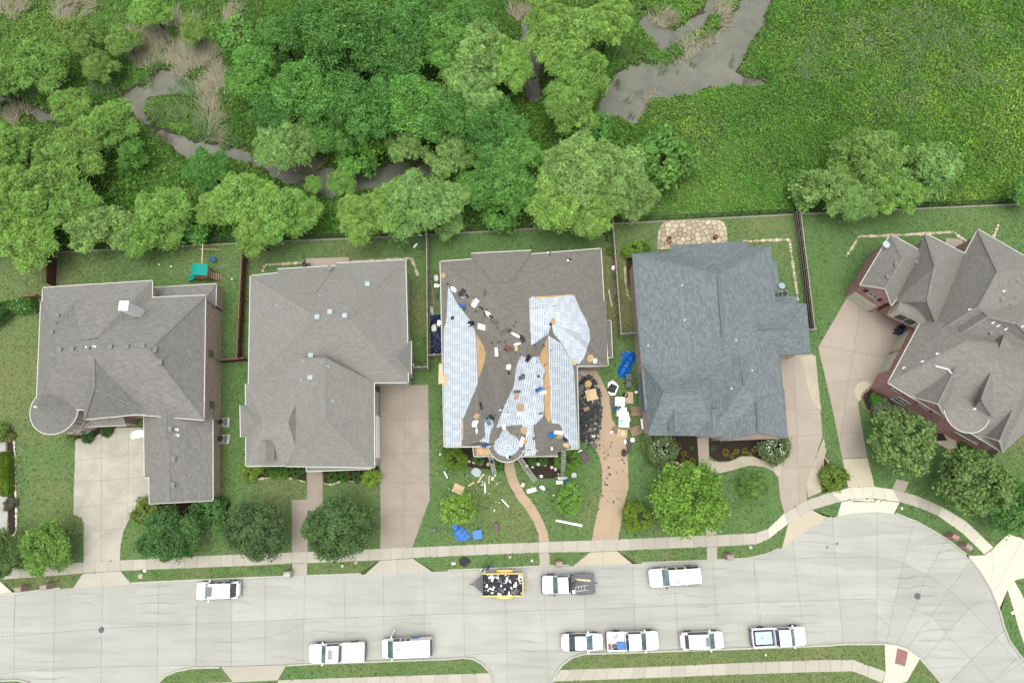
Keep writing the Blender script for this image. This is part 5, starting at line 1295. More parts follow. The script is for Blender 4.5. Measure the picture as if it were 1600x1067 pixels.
def thicket(name, label, n_, size, hmul, cols, aspect=1.0, seed_off=0.0, keep=None, up=.9):
    X, Y = wild_points(n_); sd = water_sd(X, Y)
    k = sd + .35 * nwob(X, Y, 2.1) > .3
    px, py = topx(X, Y)
    if keep is not None: k &= keep(px, py)
    k &= rng.random(len(X)) > np.clip(reedw(px, py, X, Y, REED), 0, .6) * 1.25
    X, Y = X[k], Y[k]; sd = sd[k]
    g = ground_h(X, Y)
    mound = np.clip(.6 + .4 * nwob(X + seed_off, Y, .8) + .3 * nwob(X, Y + seed_off, 2.3), .1, 1.6)
    Z = g + mound * hmul * rng.random(len(X)) ** .5 * np.clip(sd / 2.0, .25, 1)
    N = np.column_stack([rng.normal(size=len(X)) * .6, rng.normal(size=len(X)) * .6, np.full(len(X), up)])
    f = np.clip(.5 + .75 * nwob(X + seed_off * 2, Y, .16) + .4 * nwob(X, Y, .7) + .18 * rng.normal(size=len(X)), 0, 1)[:, None]
    tint = np.array(cols[0]) * (1 - f) + np.array(cols[1]) * f
    odd = rng.random(len(X)) < .05; tint[odd] = np.array(cols[2])
    tint *= np.clip(1 + .22 * rng.normal(size=(len(X), 1)), .45, 1.7)
    o = leaf_object(name, np.column_stack([X, Y, Z]), N, size * rng.uniform(.55, 1.4, len(X)), tint, aspect)
    return tag(o, label, 'undergrowth', kind='stuff')
thicket('undergrowth', 'green wild undergrowth covering the ground beyond the back fences', 330000, .15, .75, ((.095, .23, .036), (.17, .31, .06), (.21, .21, .11)))
thicket('meadow', 'bright yellow green meadow right of the right creek', 250000, .12, .65, ((.115, .29, .045), (.285, .43, .075), (.24, .32, .14)), 1.3, 5.0, keep=lambda x, y: (x > 1000) & (y < 200 + (x - 1000) * .15) | (x > 1150))
thicket('understorey', 'dense leafy understorey between the wild trees', 150000, .17, 2.2, ((.08, .205, .032), (.14, .29, .05), (.19, .22, .1)), 1.1, 3.0, keep=lambda x, y: (x > 370) & (x < 1010) & (y < 390) | (x < 380) & (y > 215))
def reeds(name, label, blobs, n_, cols, L=.9, flat=.25, wet=False):
    X, Y = wild_points(n_ * 40); px, py = topx(X, Y); w = reedw(px, py, X, Y, blobs)
    w -= 0 if wet else (water_sd(X, Y) < -.35) * 2
    k = (w > rng.random(len(X)) * .8) & (w > 0)
    X, Y = X[k][:n_], Y[k][:n_]; n2 = len(X); g = np.maximum(ground_h(X, Y), WZ - .05)
    base_a = 1.2 + 1.3 * nwob(X, Y, .5)
    a = base_a + rng.normal(size=n2) * .5; e = np.abs(rng.normal(size=n2)) * flat + .08
    D = np.column_stack([np.cos(a) * np.cos(e), np.sin(a) * np.cos(e), np.sin(e)]) * (L * rng.uniform(.5, 1.3, n2))[:, None]
    S = np.column_stack([-np.sin(a), np.cos(a), np.zeros(n2)]) * .032
    C = np.column_stack([X, Y, g + .12 + .3 * rng.random(n2)])
    V = np.empty((n2, 4, 3)); V[:, 0] = C - S; V[:, 1] = C + S; V[:, 2] = C + D + S * .4; V[:, 3] = C + D - S * .4
    f = rng.random((n2, 1)); tint = (np.array(cols[0]) * (1 - f) + np.array(cols[1]) * f)
    return tag(quads(name, V, tint), label, 'reeds', kind='stuff')
reeds('dry_reeds', 'flattened tan dry reeds around the creeks', REED, 17000, ((.26, .245, .165), (.44, .42, .3)), 1.3, .2)
reeds('green_reeds', 'green reed blades on the creek islands and banks', [(270, 175, 45, 24), (320, 200, 35, 20), (255, 130, 20, 14), (290, 140, 18, 14), (240, 120, 14, 22), (60, 145, 60, 14), (150, 140, 30, 18), (981, 157, 9, 7), (1030, 95, 40, 14), (970, 85, 20, 20), (1145, 95, 6, 18), (165, 140, 40, 12)], 11000, ((.1, .2, .06), (.24, .32, .15)), 1.2, .4)

reeds('dry_stalks', 'scattered pale dry stalks in the bright meadow', [(1400, 60, 160, 50), (1520, 120, 70, 40), (1290, 90, 60, 50), (1420, 150, 60, 30), (1090, 230, 30, 12)], 2600, ((.17, .21, .12), (.22, .25, .17)), .8, .4)

# grass blades standing in the mown lawns
def tufts(n_):
    X, Y = rng.uniform(-78, 78, n_), rng.uniform(-24, 42, n_)
    k = (Y < np.interp(X, FXA, FYA) - .2) & ~pip(X, Y, ROADW)
    k &= segdist(X, Y, ROADW) > .22
    for h_ in HARD:
        x0, x1, y0, y1 = min(p[0] for p in h_), max(p[0] for p in h_), min(p[1] for p in h_), max(p[1] for p in h_)
        i = np.nonzero(k & (X > x0) & (X < x1) & (Y > y0) & (Y < y1))[0]
        if len(i): k[i[pip(X[i], Y[i], h_) & (segdist(X[i], Y[i], h_) > .03)]] = False
    k &= ~pip(X, Y, [(p.x, p.y) for p in PX([(340, 1038), (450, 1035), (436, 1064), (362, 1068)])])
    for nn in NOTCH: 
        q = [(p.x, p.y) for p in PX([nn[2], nn[3], (nn[1], np.interp(nn[1], [u[0] for u in UP[:24]], [u[1] for u in UP[:24]])), (nn[0], np.interp(nn[0], [u[0] for u in UP[:24]], [u[1] for u in UP[:24]]))])]
        k &= ~pip(X, Y, q)
    X, Y = X[k], Y[k]; m_ = len(X)
    f = np.clip(.5 + .5 * nwob(X, Y, .5) + .3 * rng.normal(size=m_), 0, 1)[:, None]
    tint = np.array((.075, .15, .045)) * (1 - f) + np.array((.175, .235, .09)) * f
    dry = .25 * nwob(X, Y, .3)
    for (bx, by, r, kk) in BLOBS: w_ = P(bx, by); dry += kk * np.clip((r - np.hypot(X - w_.x, Y - w_.y)) / (r * .75), 0, 1)
    dry = np.clip(dry, 0, .9)[:, None]; tint = tint * (1 - dry) + np.array((.225, .21, .1)) * dry
    tint *= np.clip(1 + .2 * rng.normal(size=(m_, 1)), .5, 1.6)
    N = np.column_stack([rng.normal(size=m_) * .5, rng.normal(size=m_) * .5, np.ones(m_)])
    o = leaf_object('grass', np.column_stack([X, Y, np.full(m_, .02) + .03 * rng.random(m_)]), N, .07 * rng.uniform(.5, 1.6, m_), tint, 1.6)
    tag(o, 'short mown grass blades over the lawns', 'grass', kind='stuff')
tufts(170000)

reeds('water_reeds', 'green reed clumps standing in the creek shallows', [(285, 128, 12, 8), (262, 140, 10, 7), (300, 150, 16, 8), (250, 165, 12, 10), (275, 188, 22, 10), (318, 205, 20, 9), (235, 125, 6, 12), (981, 157, 9, 6), (966, 130, 4, 7), (1000, 141, 4, 5), (985, 180, 6, 6), (1031, 111, 9, 4), (1062, 109, 4, 5), (1086, 99, 5, 4), (1145, 96, 6, 14), (345, 228, 9, 6), (400, 245, 12, 6), (470, 285, 14, 6), (560, 300, 12, 5), (10, 158, 14, 4), (80, 186, 10, 5), (1050, 62, 8, 5), (1075, 45, 8, 6)], 9000, ((.07, .15, .045), (.18, .24, .11)), .8, .7, wet=True)
reeds('drift_brush', 'grey brown drift brush caught in the creek bends', [(475, 268, 26, 10), (490, 258, 16, 8), (330, 215, 10, 7), (240, 190, 8, 10), (255, 215, 8, 8), (1012, 150, 10, 6), (975, 182, 8, 5), (1170, 125, 18, 4), (1105, 62, 16, 8), (1030, 70, 8, 8), (195, 140, 6, 12), (830, 120, 10, 30)], 5000, ((.125, .115, .085), (.22, .2, .15)), .9, .5, wet=True)
# ================================================================== VEHICLES
def loft_body(st, root, paint, glassmat, L, W):
    """st: x(0 front..1 rear), half width, sill, belt, roof half width, roof z, tag of the strip to the next station"""
    V, rows = [], []
    for (x, w, zs, zb, wr, zr, _) in st:
        X = L * (.5 - x); w *= W; wr *= W
        half = [(w * .93, zs), (w, zs + (zb - zs) * .45), (w * .985, zb), (wr, zr), (wr * .6, zr + .035), (0, zr + .05)]
        r = half + [(-y, z) for y, z in half[-2::-1]]
        rows.append(range(len(V), len(V) + len(r))); V += [Vector((X, y, z)) for y, z in r]
    groups = {'body': [], 'windscreen': [], 'rear_window': [], 'side_window': [], 'side_window2': []}
    for i in range(len(st) - 1):
        tg = st[i][6]
        for j in range(10):
            f = (rows[i][j], rows[i][j + 1], rows[i + 1][j + 1], rows[i + 1][j])
            k = 'body'
            if 'w' in tg and 3 <= j <= 6: k = 'windscreen'
            if 'r' in tg and 3 <= j <= 6: k = 'rear_window'
            if 's' in tg and j == 2: k = 'side_window'
            if 's' in tg and j == 7: k = 'side_window2'
            groups[k].append(f)
    groups['body'] += [tuple(rows[0]), tuple(rows[-1])[::-1]]
    for k, fs in groups.items():
        if not fs: continue
        ids = sorted({i for f in fs for i in f}); mp = {i: n_ for n_, i in enumerate(ids)}
        mat = paint if k == 'body' else (M['screen'] if k == 'windscreen' else M['glass'])
        mk(k.rstrip('2'), [V[i] for i in ids], [tuple(mp[i] for i in f) for f in fs], mat, root, smooth=(k != 'body'))
def wheels(root, xs, half, r=.36, w=.24):
    for x in xs:
        for s in (-1, 1):
            V, Fc = lathe_vf((x, s * half, r), [(r * .62, -w / 2), (r * .95, -w / 2), (r, -w * .3), (r, w * .3), (r * .95, w / 2), (r * .62, w / 2)], 16, 'Y')
            t = mk('wheel', V, Fc, M['rubber'], root)
            mk('rim', *lathe_vf((x, s * (half + w * .38), r), [(r * .6, -.05), (r * .58, .02), (r * .15, .04)], 12, 'Y'), M['rim'], t)
def fittings(root, L, W, hood=.8, mx=.2, tail=.9, mirror=M['white']):
    for s in (-1, 1):
        box('headlight', (L * .5 - .14, s * W * .72, hood - .16), (.2, .3, .12), M['lamp'], root, s * -.35)
        box('tail_light', (-L * .5 + .06, s * W * .8, tail - .1), (.1, .2, .22), M['lamp_red'], root)
        V, Fc = join_vf([box_vf((L * mx, s * (W + .12), hood + .22), (.13, .2, .15), s * -.3), bar_vf((L * mx + .05, s * (W - .06), hood + .15), (L * mx, s * (W + .05), hood + .2), .05)])
        mk('wing_mirror', V, Fc, mirror, root)
def seams(root, L, W, z, xc, roofz):
    for s in (-1, 1): mk('bonnet_seam', *bar_vf((L * .46, s * W * .66, z - .1), (L * xc, s * W * .8, z + .03), .025, .05), M['black'], root)
    mk('cowl_panel', *bar_vf((L * xc, -W * .8, z + .04), (L * xc, W * .8, z + .04), .1, .06), M['black'], root)
    mk('aerial', *bar_vf((-L * .3, 0, roofz), (-L * .33, 0, roofz + .12), .06, .05), M['darkgrey'], root)
def rail_pair(root, x0, x1, y, z, mat):
    for s in (-1, 1): mk('roof_rail', *bar_vf((x0, s * y, z), (x1, s * y, z), .05, .05), mat, root)
def start(name, label, cat, fr, re, group):
    a, c = P(*fr, .55), P(*re, .55); d = a - c
    return thing(name, label, cat, ((a.x + c.x) / 2, (a.y + c.y) / 2, RZ), math.atan2(d.y, d.x), group, world=False), d.length
GRP = 'white vehicles parked along the street'
ST_SUV = [(0, .78, .35, .68, .72, .72, 'h'), (.03, .92, .3, .78, .82, .84, 'h'), (.1, .98, .3, .88, .86, .95, 'h'), (.225, 1, .3, .98, .86, 1.06, 'w'), (.33, 1, .3, 1.02, .82, 1.62, 's'), (.47, 1, .3, 1.04, .83, 1.70, ''), (.49, 1, .3, 1.04, .83, 1.70, 's'), (.66, 1, .3, 1.05, .83, 1.69, ''), (.68, 1, .3, 1.05, .83, 1.69, 's'), (.84, .99, .32, 1.06, .8, 1.64, 'r'), (.945, .97, .36, 1.08, .74, 1.12, ''), (.985, .93, .4, .86, .8, .95, ''), (1, .85, .42, .74, .74, .78, '')]
ST_BIG = [(0, .8, .4, .85, .76, .9, 'h'), (.03, .95, .38, .98, .85, 1.04, 'h'), (.1, .99, .38, 1.06, .88, 1.12, 'h'), (.235, 1, .38, 1.12, .88, 1.2, 'w'), (.35, 1, .38, 1.15, .8, 1.78, 's'), (.49, 1, .38, 1.16, .8, 1.86, ''), (.525, 1, .38, 1.16, .8, 1.86, 's'), (.66, 1, .38, 1.17, .8, 1.86, ''), (.7, 1, .38, 1.17, .8, 1.86, 's'), (.93, 1, .38, 1.17, .8, 1.83, ''), (.955, .99, .4, 1.17, .78, 1.8, 'r'), (.985, .97, .42, 1.1, .8, 1.18, ''), (1, .93, .45, .8, .82, .84, '')]
ST_SED = [(0, .7, .3, .55, .62, .6, 'h'), (.03, .86, .25, .64, .74, .7, 'h'), (.1, .95, .22, .72, .82, .8, 'h'), (.25, 1, .22, .82, .84, .92, 'w'), (.41, 1, .22, .88, .74, 1.36, 's'), (.53, 1, .22, .9, .77, 1.42, 's'), (.68, 1, .22, .92, .76, 1.38, 'rs'), (.82, .98, .24, .92, .74, 1.02, 'h'), (.95, .93, .28, .84, .76, .95, ''), (1, .78, .32, .7, .66, .76, '')]
ST_HAT = [(0, .72, .32, .6, .64, .66, 'h'), (.03, .88, .28, .7, .76, .77, 'h'), (.1, .96, .26, .8, .84, .88, 'h'), (.22, 1, .26, .9, .86, 1.0, 'w'), (.37, 1, .26, .95, .78, 1.5, 's'), (.52, 1, .26, .97, .8, 1.57, 's'), (.72, 1, .26, 1.0, .79, 1.54, 's'), (.84, .99, .28, 1.02, .76, 1.48, 'r'), (.92, .96, .3, 1.04, .72, 1.2, ''), (.97, .92, .34, .86, .78, .95, ''), (1, .82, .36, .72, .7, .76, '')]
ST_VAN = [(0, .82, .4, .75, .76, .8, 'h'), (.03, .95, .36, .9, .84, .98, 'h'), (.12, .99, .34, 1.02, .86, 1.14, 'w'), (.25, 1, .34, 1.08, .84, 1.92, 's'), (.37, 1, .34, 1.1, .84, 2.0, ''), (.395, 1, .34, 1.1, .84, 2.0, 's'), (.47, 1, .34, 1.1, .84, 2.0, ''), (.49, 1, .34, 1.1, .84, 2.0, 's'), (.57, 1, .34, 1.1, .84, 2.0, ''), (.9, 1, .34, 1.1, .84, 1.98, ''), (.965, .99, .36, 1.1, .82, 1.9, 'r'), (1, .95, .4, 1.0, .86, 1.08, '')]
ST_CAB = [(0, .8, .45, .85, .76, .9, 'h'), (.05, .96, .42, 1.0, .86, 1.05, 'h'), (.16, 1, .42, 1.08, .9, 1.14, 'h'), (.38, 1, .42, 1.14, .9, 1.22, 'w'), (.55, 1, .42, 1.16, .84, 1.76, 's'), (.74, 1, .42, 1.17, .86, 1.84, 's'), (.92, 1, .42, 1.17, .85, 1.8, 'r'), (.985, 1, .42, 1.17, .84, 1.25, ''), (1, 1, .42, 1.1, .95, 1.14, '')]

r, L = start('parked_car', 'white SUV with dark sunroof and black rear glass parked by the upper kerb', 'SUV', (307.5, 923), (375.5, 920.5), GRP)
loft_body(ST_SUV, r, M['paint'], None, L, .95); wheels(r, (L * .31, -L * .3), .88); fittings(r, L, .95, .85, .18, 1.0); seams(r, L, .95, 1.0, .275, 1.7)
box('sunroof', (.55, 0, 1.775), (.5, 1.0, .03), M['glass'], r); rail_pair(r, .9, -1.4, .62, 1.77, M['grey_metal']); mk('roof_seam', *bar_vf((-.75, -.6, 1.742), (-.75, .6, 1.742), .05, .03), M['black'], r)

def pickup(label, fr, re, cab, bedmode):
    r, L = start('parked_pickup', label, 'pickup truck', fr, re, GRP)
    Lc = L * cab
    sub_ = [((s[0] * Lc / L), *s[1:]) for s in ST_CAB]
    loft_body(sub_, r, M['paint'], None, L, .98)
    x1 = L * .5 - Lc; x0 = -L * .5 + .12
    wheels(r, (L * .32, -L * .29), .91, .4, .26); fittings(r, L, .98, 1.0, .5 - cab * .38 - .02, 1.05); seams(r, L, .98, 1.16, .5 - cab * .38, 1.2)
    box('tailgate', (x0, 0, .78), (.08, 1.8, .66), M['paint'], r)
    for s in (-1, 1): box('bed_side', ((x0 + x1) / 2, s * .92, .76), (x1 - x0 - .02, .14, .72), M['paint'], r)
    box('bed_floor', ((x0 + x1) / 2, 0, .55), (x1 - x0 - .04, 1.7, .06), M['white'] if bedmode == 'open' else M['black'], r)
    box('rear_bumper', (-L * .5 + .04, 0, .55), (.12, 1.8, .2), M['darkgrey'], r)
    if bedmode == 'cover': box('bed_cover', ((x0 + x1) / 2, 0, 1.13), (x1 - x0 - .06, 1.86, .05), M['paint'], r)
    return r, L, x0, x1
r, L, x0, x1 = pickup('white pickup with white bed cover and dark sunroof, parked below the street', (484.5, 1020), (571.5, 1017), .6, 'cover')
box('sunroof', (L * .5 - L * .41, 0, 1.90), (.45, .95, .03), M['glass'], r)
r, L, x0, x1 = pickup('white pickup with an open bed holding a blue box', (1028, 999), (946.7, 1001.5), .64, 'open')
PB = r
r, L, x0, x1 = pickup('white pickup with black bed liner and pale blue load, rightmost parked', (1257, 992), (1173, 996), .58, 'black')
o = tag(box('foam_sheet', (0, 0, 0), (x1 - x0 - .55, 1.3, .3), plain('pale_blue_foam', (.48, .58, .72), .7), loc=(0, 0, 0)), 'pale blue sheet lying in the black pickup bed', 'sheet')
o.matrix_world = Matrix.Translation(r.location) @ Matrix.Rotation(r.rotation_euler.z, 4, 'Z') @ Matrix.Translation(((x0 + x1) / 2 + .06, -.05, .76))

r, L = start('parked_van', 'white work van with its front door open below the street', 'van', (597.5, 1012.5), (676.5, 1008.5), GRP)
loft_body(ST_VAN, r, M['paint'], None, L, 1.0); wheels(r, (L * .33, -L * .3), .88, .36); fittings(r, L, 1.0, .95, .3, 1.2)
dr = box('open_door', (L * .26 + .12, -1.0 - .5, 1.0), (.08, 1.15, 1.1), M['paint'], r, -.55)
box('door_glass', (L * .26 + .12, -1.0 - .5, 1.62), (.05, 1.0, .4), M['glass'], dr, -.55)
box('blue_panel', (-.9, -1.02, 1.1), (.9, .05, .5), M['blue2'], r)
GS = plain('grey_roof_mark', (.4, .39, .36), .7)  # plain grey for the small thin marks on the van roof
for k, (x, y, w_, h_) in enumerate(((.95, -.1, .28, .22), (.65, -.05, .2, .26), (.2, -.08, .1, .12), (-.1, -.06, .06, .08), (-.35, -.05, .08, .14), (.9, .5, .12, .1), (.65, .52, .2, .1), (.4, .5, .16, .08), (.15, .48, .22, .09), (-.15, .47, .2, .07), (-.45, .45, .16, .06), (-1.9, -.1, .18, .28))): box('roof_mark', (x, y, 2.06 - abs(y) * .02), (w_, h_, .02), GS, r, .2 * k)

r, L = start('parked_car', 'large white SUV with roof rack and three side windows by the upper kerb', 'SUV', (1014, 903), (1095, 897), GRP)
loft_body(ST_BIG, r, M['paint'], None, L, 1.0); wheels(r, (L * .32, -L * .28), .93, .38); fittings(r, L, 1.0, 1.0, .2, 1.2, M['black']); seams(r, L, 1.0, 1.14, .265, 1.85)
rail_pair(r, 0, -L * .42, .62, 1.93, M['grey_metal']); mk('roof_crossbar', *bar_vf((-.05, -.62, 1.95), (-.05, .62, 1.95), .06, .03), M['black'], r); mk('roof_crossbar', *bar_vf((-L * .3, -.62, 1.95), (-L * .3, .62, 1.95), .04, .03), M['grey_metal'], r)
r, L = start('parked_car', 'pale blue white sedan, leftmost car of the lower row', 'sedan', (941.8, 1002), (877, 1003), GRP)
loft_body(ST_SED, r, M['paint_b'], None, L, .9); wheels(r, (L * .3, -L * .29), .84, .32, .2); fittings(r, L, .9, .72, .14, .9); seams(r, L, .9, .86, .25, 1.35)
r, L = start('parked_car', 'small white crossover with dark sunroof in the lower row', 'crossover', (1130, 999), (1063, 1001), GRP)
loft_body(ST_HAT, r, M['paint'], None, L, .93); wheels(r, (L * .31, -L * .3), .86, .34, .22); fittings(r, L, .93, .8, .18, 1.0); seams(r, L, .93, .94, .28, 1.55)
box('sunroof', (.45, 0, 1.635), (.5, .95, .03), M['glass'], r)

# flatbed truck
r, L = start('flatbed_truck', 'white pickup with dark flat bed carrying a ladder by the upper kerb', 'flatbed truck', (847, 913), (930, 911), GRP)
Lc = L * .52
loft_body([((s[0] * Lc / L), *s[1:]) for s in ST_CAB], r, M['paint'], None, L, .98); fittings(r, L, .98, 1.0, .27, 1.0, M['black'])
box('front_bumper', (L * .5 + .02, 0, .6), (.16, 1.85, .3), M['black'], r)
bx0, bx1 = -L * .5 + .1, L * .5 - Lc - .06
box('flat_bed', ((bx0 + bx1) / 2, 0, 1.0), (bx1 - bx0, 2.2, .1), M['darkgrey'], r); box('headboard', (bx1 - .03, 0, 1.4), (.08, 1.9, .75), M['black'], r)
wheels(r, (L * .33, -L * .24), .95, .42, .28)
for s in (-1, 1): box('mudguard', (-L * .24, s * 1.08, .96), (.95, .16, .1), M['black'], r)
mk('tow_hitch', *bar_vf((bx0, 0, .6), (bx0 - .35, 0, .6), .1), M['black'], r)
FT = r
def on(host, loc, o, rz=0.0, rx=0.0):
    o.matrix_world = Matrix.Translation(host.location) @ Matrix.Rotation(host.rotation_euler.z, 4, 'Z') @ Matrix.Translation(loc) @ Matrix.Rotation(rz, 4, 'Z') @ Matrix.Rotation(rx, 4, 'X')
    return o
def ladder(name, label, a, c, w=.42, mat=None, group=None, step=.32):
    mat = mat or M['trim']; a, c = Vector(a), Vector(c); d = c - a; L_ = d.length; d.normalize()
    s = d.cross(Vector((0, 0, 1))); s = s.normalized() * (w / 2) if s.length > .02 else Vector((0, w / 2, 0))
    root = thing(name, label, 'ladder', a, group=group)
    for k in (-1, 1): bar('side_rail', a + s * k, c + s * k, .05, mat, root, .09)
    for i in range(int(L_ / step)): p = a + d * (i + .5) * step; bar('rung', p - s, p + s, .045, mat, root)
    return root
bw = Matrix.Translation(FT.location) @ Matrix.Rotation(FT.rotation_euler.z, 4, 'Z')
ladder('ladder', 'short aluminium ladder on the dark flat bed', bw @ Vector((bx1 - .4, .55, 1.12)), bw @ Vector((bx0 + .8, .35, 1.12)), .5, M['trim'])
tag(on(FT, ((bx0 + bx1) / 2 + .1, -.45, 1.1), box('timber_board', (0, 0, 0), (2.0, .2, .06), M['timber'], loc=(0, 0, 0)), -.12), 'pale timber board on the dark flat bed', 'board')
for k, (x, y, s, m_) in enumerate(((bx1 - .3, -.6, .45, 'darkgrey'), (bx1 - .32, .1, .3, 'black'), (bx1 - .3, .75, .28, 'white'), (bx1 - .65, -.2, .35, 'felt_grey'))):
    V, Fc = join_vf([box_vf((0, 0, .15), (s, s * 1.3, .3)), box_vf((0, 0, .32), (s * 1.08, s * 1.38, .05)), bar_vf((0, -.12, .4), (0, .12, .4), .04)])
    tag(on(FT, (x, y, 1.05), mk('tool_box', V, Fc, M[m_], loc=(0, 0, 0))), ['dark grey tool box at the front of the flat bed', 'black tool box in the middle of the flat bed front', 'small white box at the flat bed corner', 'grey tool box beside the timber board on the flat bed'][k], 'tool box')

# debris trailer
a, c = P(754.5, 913, .9), P(817, 912.5, .9); d = a - c
TRL = thing('dump_trailer', 'yellow framed open trailer heaped with torn shingles by the upper kerb', 'trailer', ((a.x + c.x) / 2, (a.y + c.y) / 2, RZ), math.atan2(d.y, d.x), world=False)
LT, WTR = d.length, 2.35
box('trailer_floor', (0, 0, .62), (LT, WTR - .04, .1), M['black'], TRL)
for s in (-1, 1):
    box('side_panel', (0, s * WTR / 2, .95), (LT, .06, .7), M['darkgrey'], TRL); box('top_rail', (0, s * WTR / 2, 1.33), (LT + .06, .11, .08), M['yellow'], TRL)
    V, Fc = [], []
    for i in range(9):
        t = math.pi * i / 8
        for y in (s * (WTR / 2 + .06), s * (WTR / 2 + .36)): V.append((-.2 - .95 * math.cos(t), y, .5 + .42 * math.sin(t)))
    for i in range(8): Fc.append((2 * i, 2 * i + 1, 2 * i + 3, 2 * i + 2))
    mk('mudguard', V, Fc, M['yellow'], TRL)
box('front_panel', (LT / 2, 0, .95), (.06, WTR, .7), M['darkgrey'], TRL); box('rear_panel', (-LT / 2, 0, .95), (.06, WTR, .7), M['yellow'], TRL); box('top_rail', (-LT / 2, 0, 1.33), (.11, WTR, .08), M['yellow'], TRL)
wheels(TRL, (-.65, .25), WTR / 2 + .2, .34, .2)
for s in (-1, 1): mk('tongue_bar', *bar_vf((LT / 2, s * .95, .55), (LT / 2 + 1.2, 0, .55), .1), M['darkgrey'], TRL)
mk('tongue_plate', [(LT / 2, -.8, .61), (LT / 2, .8, .61), (LT / 2 + 1.0, 0, .61)], [(0, 1, 2)], M['darkgrey'], TRL)
mk('coupler', *bar_vf((LT / 2 + 1.1, 0, .56), (LT / 2 + 1.5, 0, .56), .09), M['black'], TRL)
def scrap_vf(c, s, rz, tilt, flex=.25):
    """torn bent sheet: two-panel plate with ragged edge and thickness"""
    w, h = s; n_ = 4; V, Fc = [], []
    R_ = Matrix.Rotation(rz, 3, 'Z') @ Matrix.Rotation(tilt, 3, 'X')
    for i in range(n_ + 1):
        x = -w / 2 + w * i / n_; z = flex * w * math.sin(i * 1.7 + rz * 3) * .3
        e0, e1 = h / 2 * random.uniform(.7, 1.1), h / 2 * random.uniform(.7, 1.1)
        V += [Vector(c) + R_ @ Vector((x, -e0, z)), Vector(c) + R_ @ Vector((x, e1, z))]
    for i in range(n_): Fc.append((2 * i, 2 * i + 2, 2 * i + 3, 2 * i + 1))
    return V, Fc
def heap(name, label, pts, mats, n_, smin, smax, host=None, cat='debris', loc=None, kind='stuff'):
    """pts(): returns random (x,y,z) ; one material per list entry with weight"""
    V, Fc, fm = [], [], []
    for i in range(n_):
        p = pts(); s = random.uniform(smin, smax)
        k = random.choices(range(len(mats)), [w for _, w in mats])[0]
        v, f = scrap_vf(p, (s, s * random.uniform(.4, .9)), random.uniform(0, 6.28), random.uniform(-.5, .5))
        o = len(V); V += v; Fc += [tuple(q + o for q in g) for g in f]; fm += [k] * len(f)
    o = mk(name, V, Fc, [m_ for m_, _ in mats], loc=loc or (0, 0, 0), fm=fm)
    if host: on(host, (0, 0, 0), o)
    return tag(o, label, cat, kind=kind)
def tpt():
    x, y = random.uniform(-LT / 2 + .2, LT / 2 - .2), random.uniform(-WTR / 2 + .2, WTR / 2 - .2)
    return (x, y, .9 + .45 * random.random() * (1 - (y / WTR * 1.6) ** 2))
heap('shingle_load', 'torn black shingles and white underlayment heaped in the yellow trailer', tpt, [(M['felt'], 6), (M['felt_grey'], 1.5), (M['white'], 2.6), (M['navy'], 1)], 330, .25, .75, TRL)

# ================================================================== PEOPLE
POSES = {
 'stand': dict(pel=(0, 0, .95), sp=(0, .01, 1.2), ch=(0, 0, 1.4), nk=(0, .01, 1.52), hd=(0, .03, 1.64), tp=(0, .03, 1.74), el=(.27, .02, 1.15), wr=(.25, .2, .98), kn=(.11, .05, .5), an=(.12, 0, .09), to=(.13, .17, .04)),
 'bend': dict(pel=(0, -.12, .9), sp=(0, .08, 1.08), ch=(0, .28, 1.16), nk=(0, .38, 1.2), hd=(0, .49, 1.2), tp=(0, .58, 1.23), el=(.24, .38, .88), wr=(.2, .5, .62), kn=(.12, .04, .48), an=(.13, -.05, .09), to=(.14, .12, .04)),
 'kneel': dict(pel=(0, -.1, .42), sp=(0, .06, .62), ch=(0, .22, .78), nk=(0, .3, .88), hd=(0, .38, .95), tp=(0, .43, 1.03), el=(.28, .34, .55), wr=(.2, .52, .33), kn=(.16, .28, .1), an=(.14, -.16, .1), to=(.14, -.3, .05)),
 'climb': dict(pel=(0, 0, .98), sp=(0, .06, 1.22), ch=(0, .1, 1.42), nk=(0, .13, 1.54), hd=(0, .16, 1.66), tp=(0, .17, 1.76), el=(.27, .28, 1.32), wr=(.2, .48, 1.45), kn=(.13, .26, .62), an=(.13, .12, .2), to=(.13, .3, .18)),
}
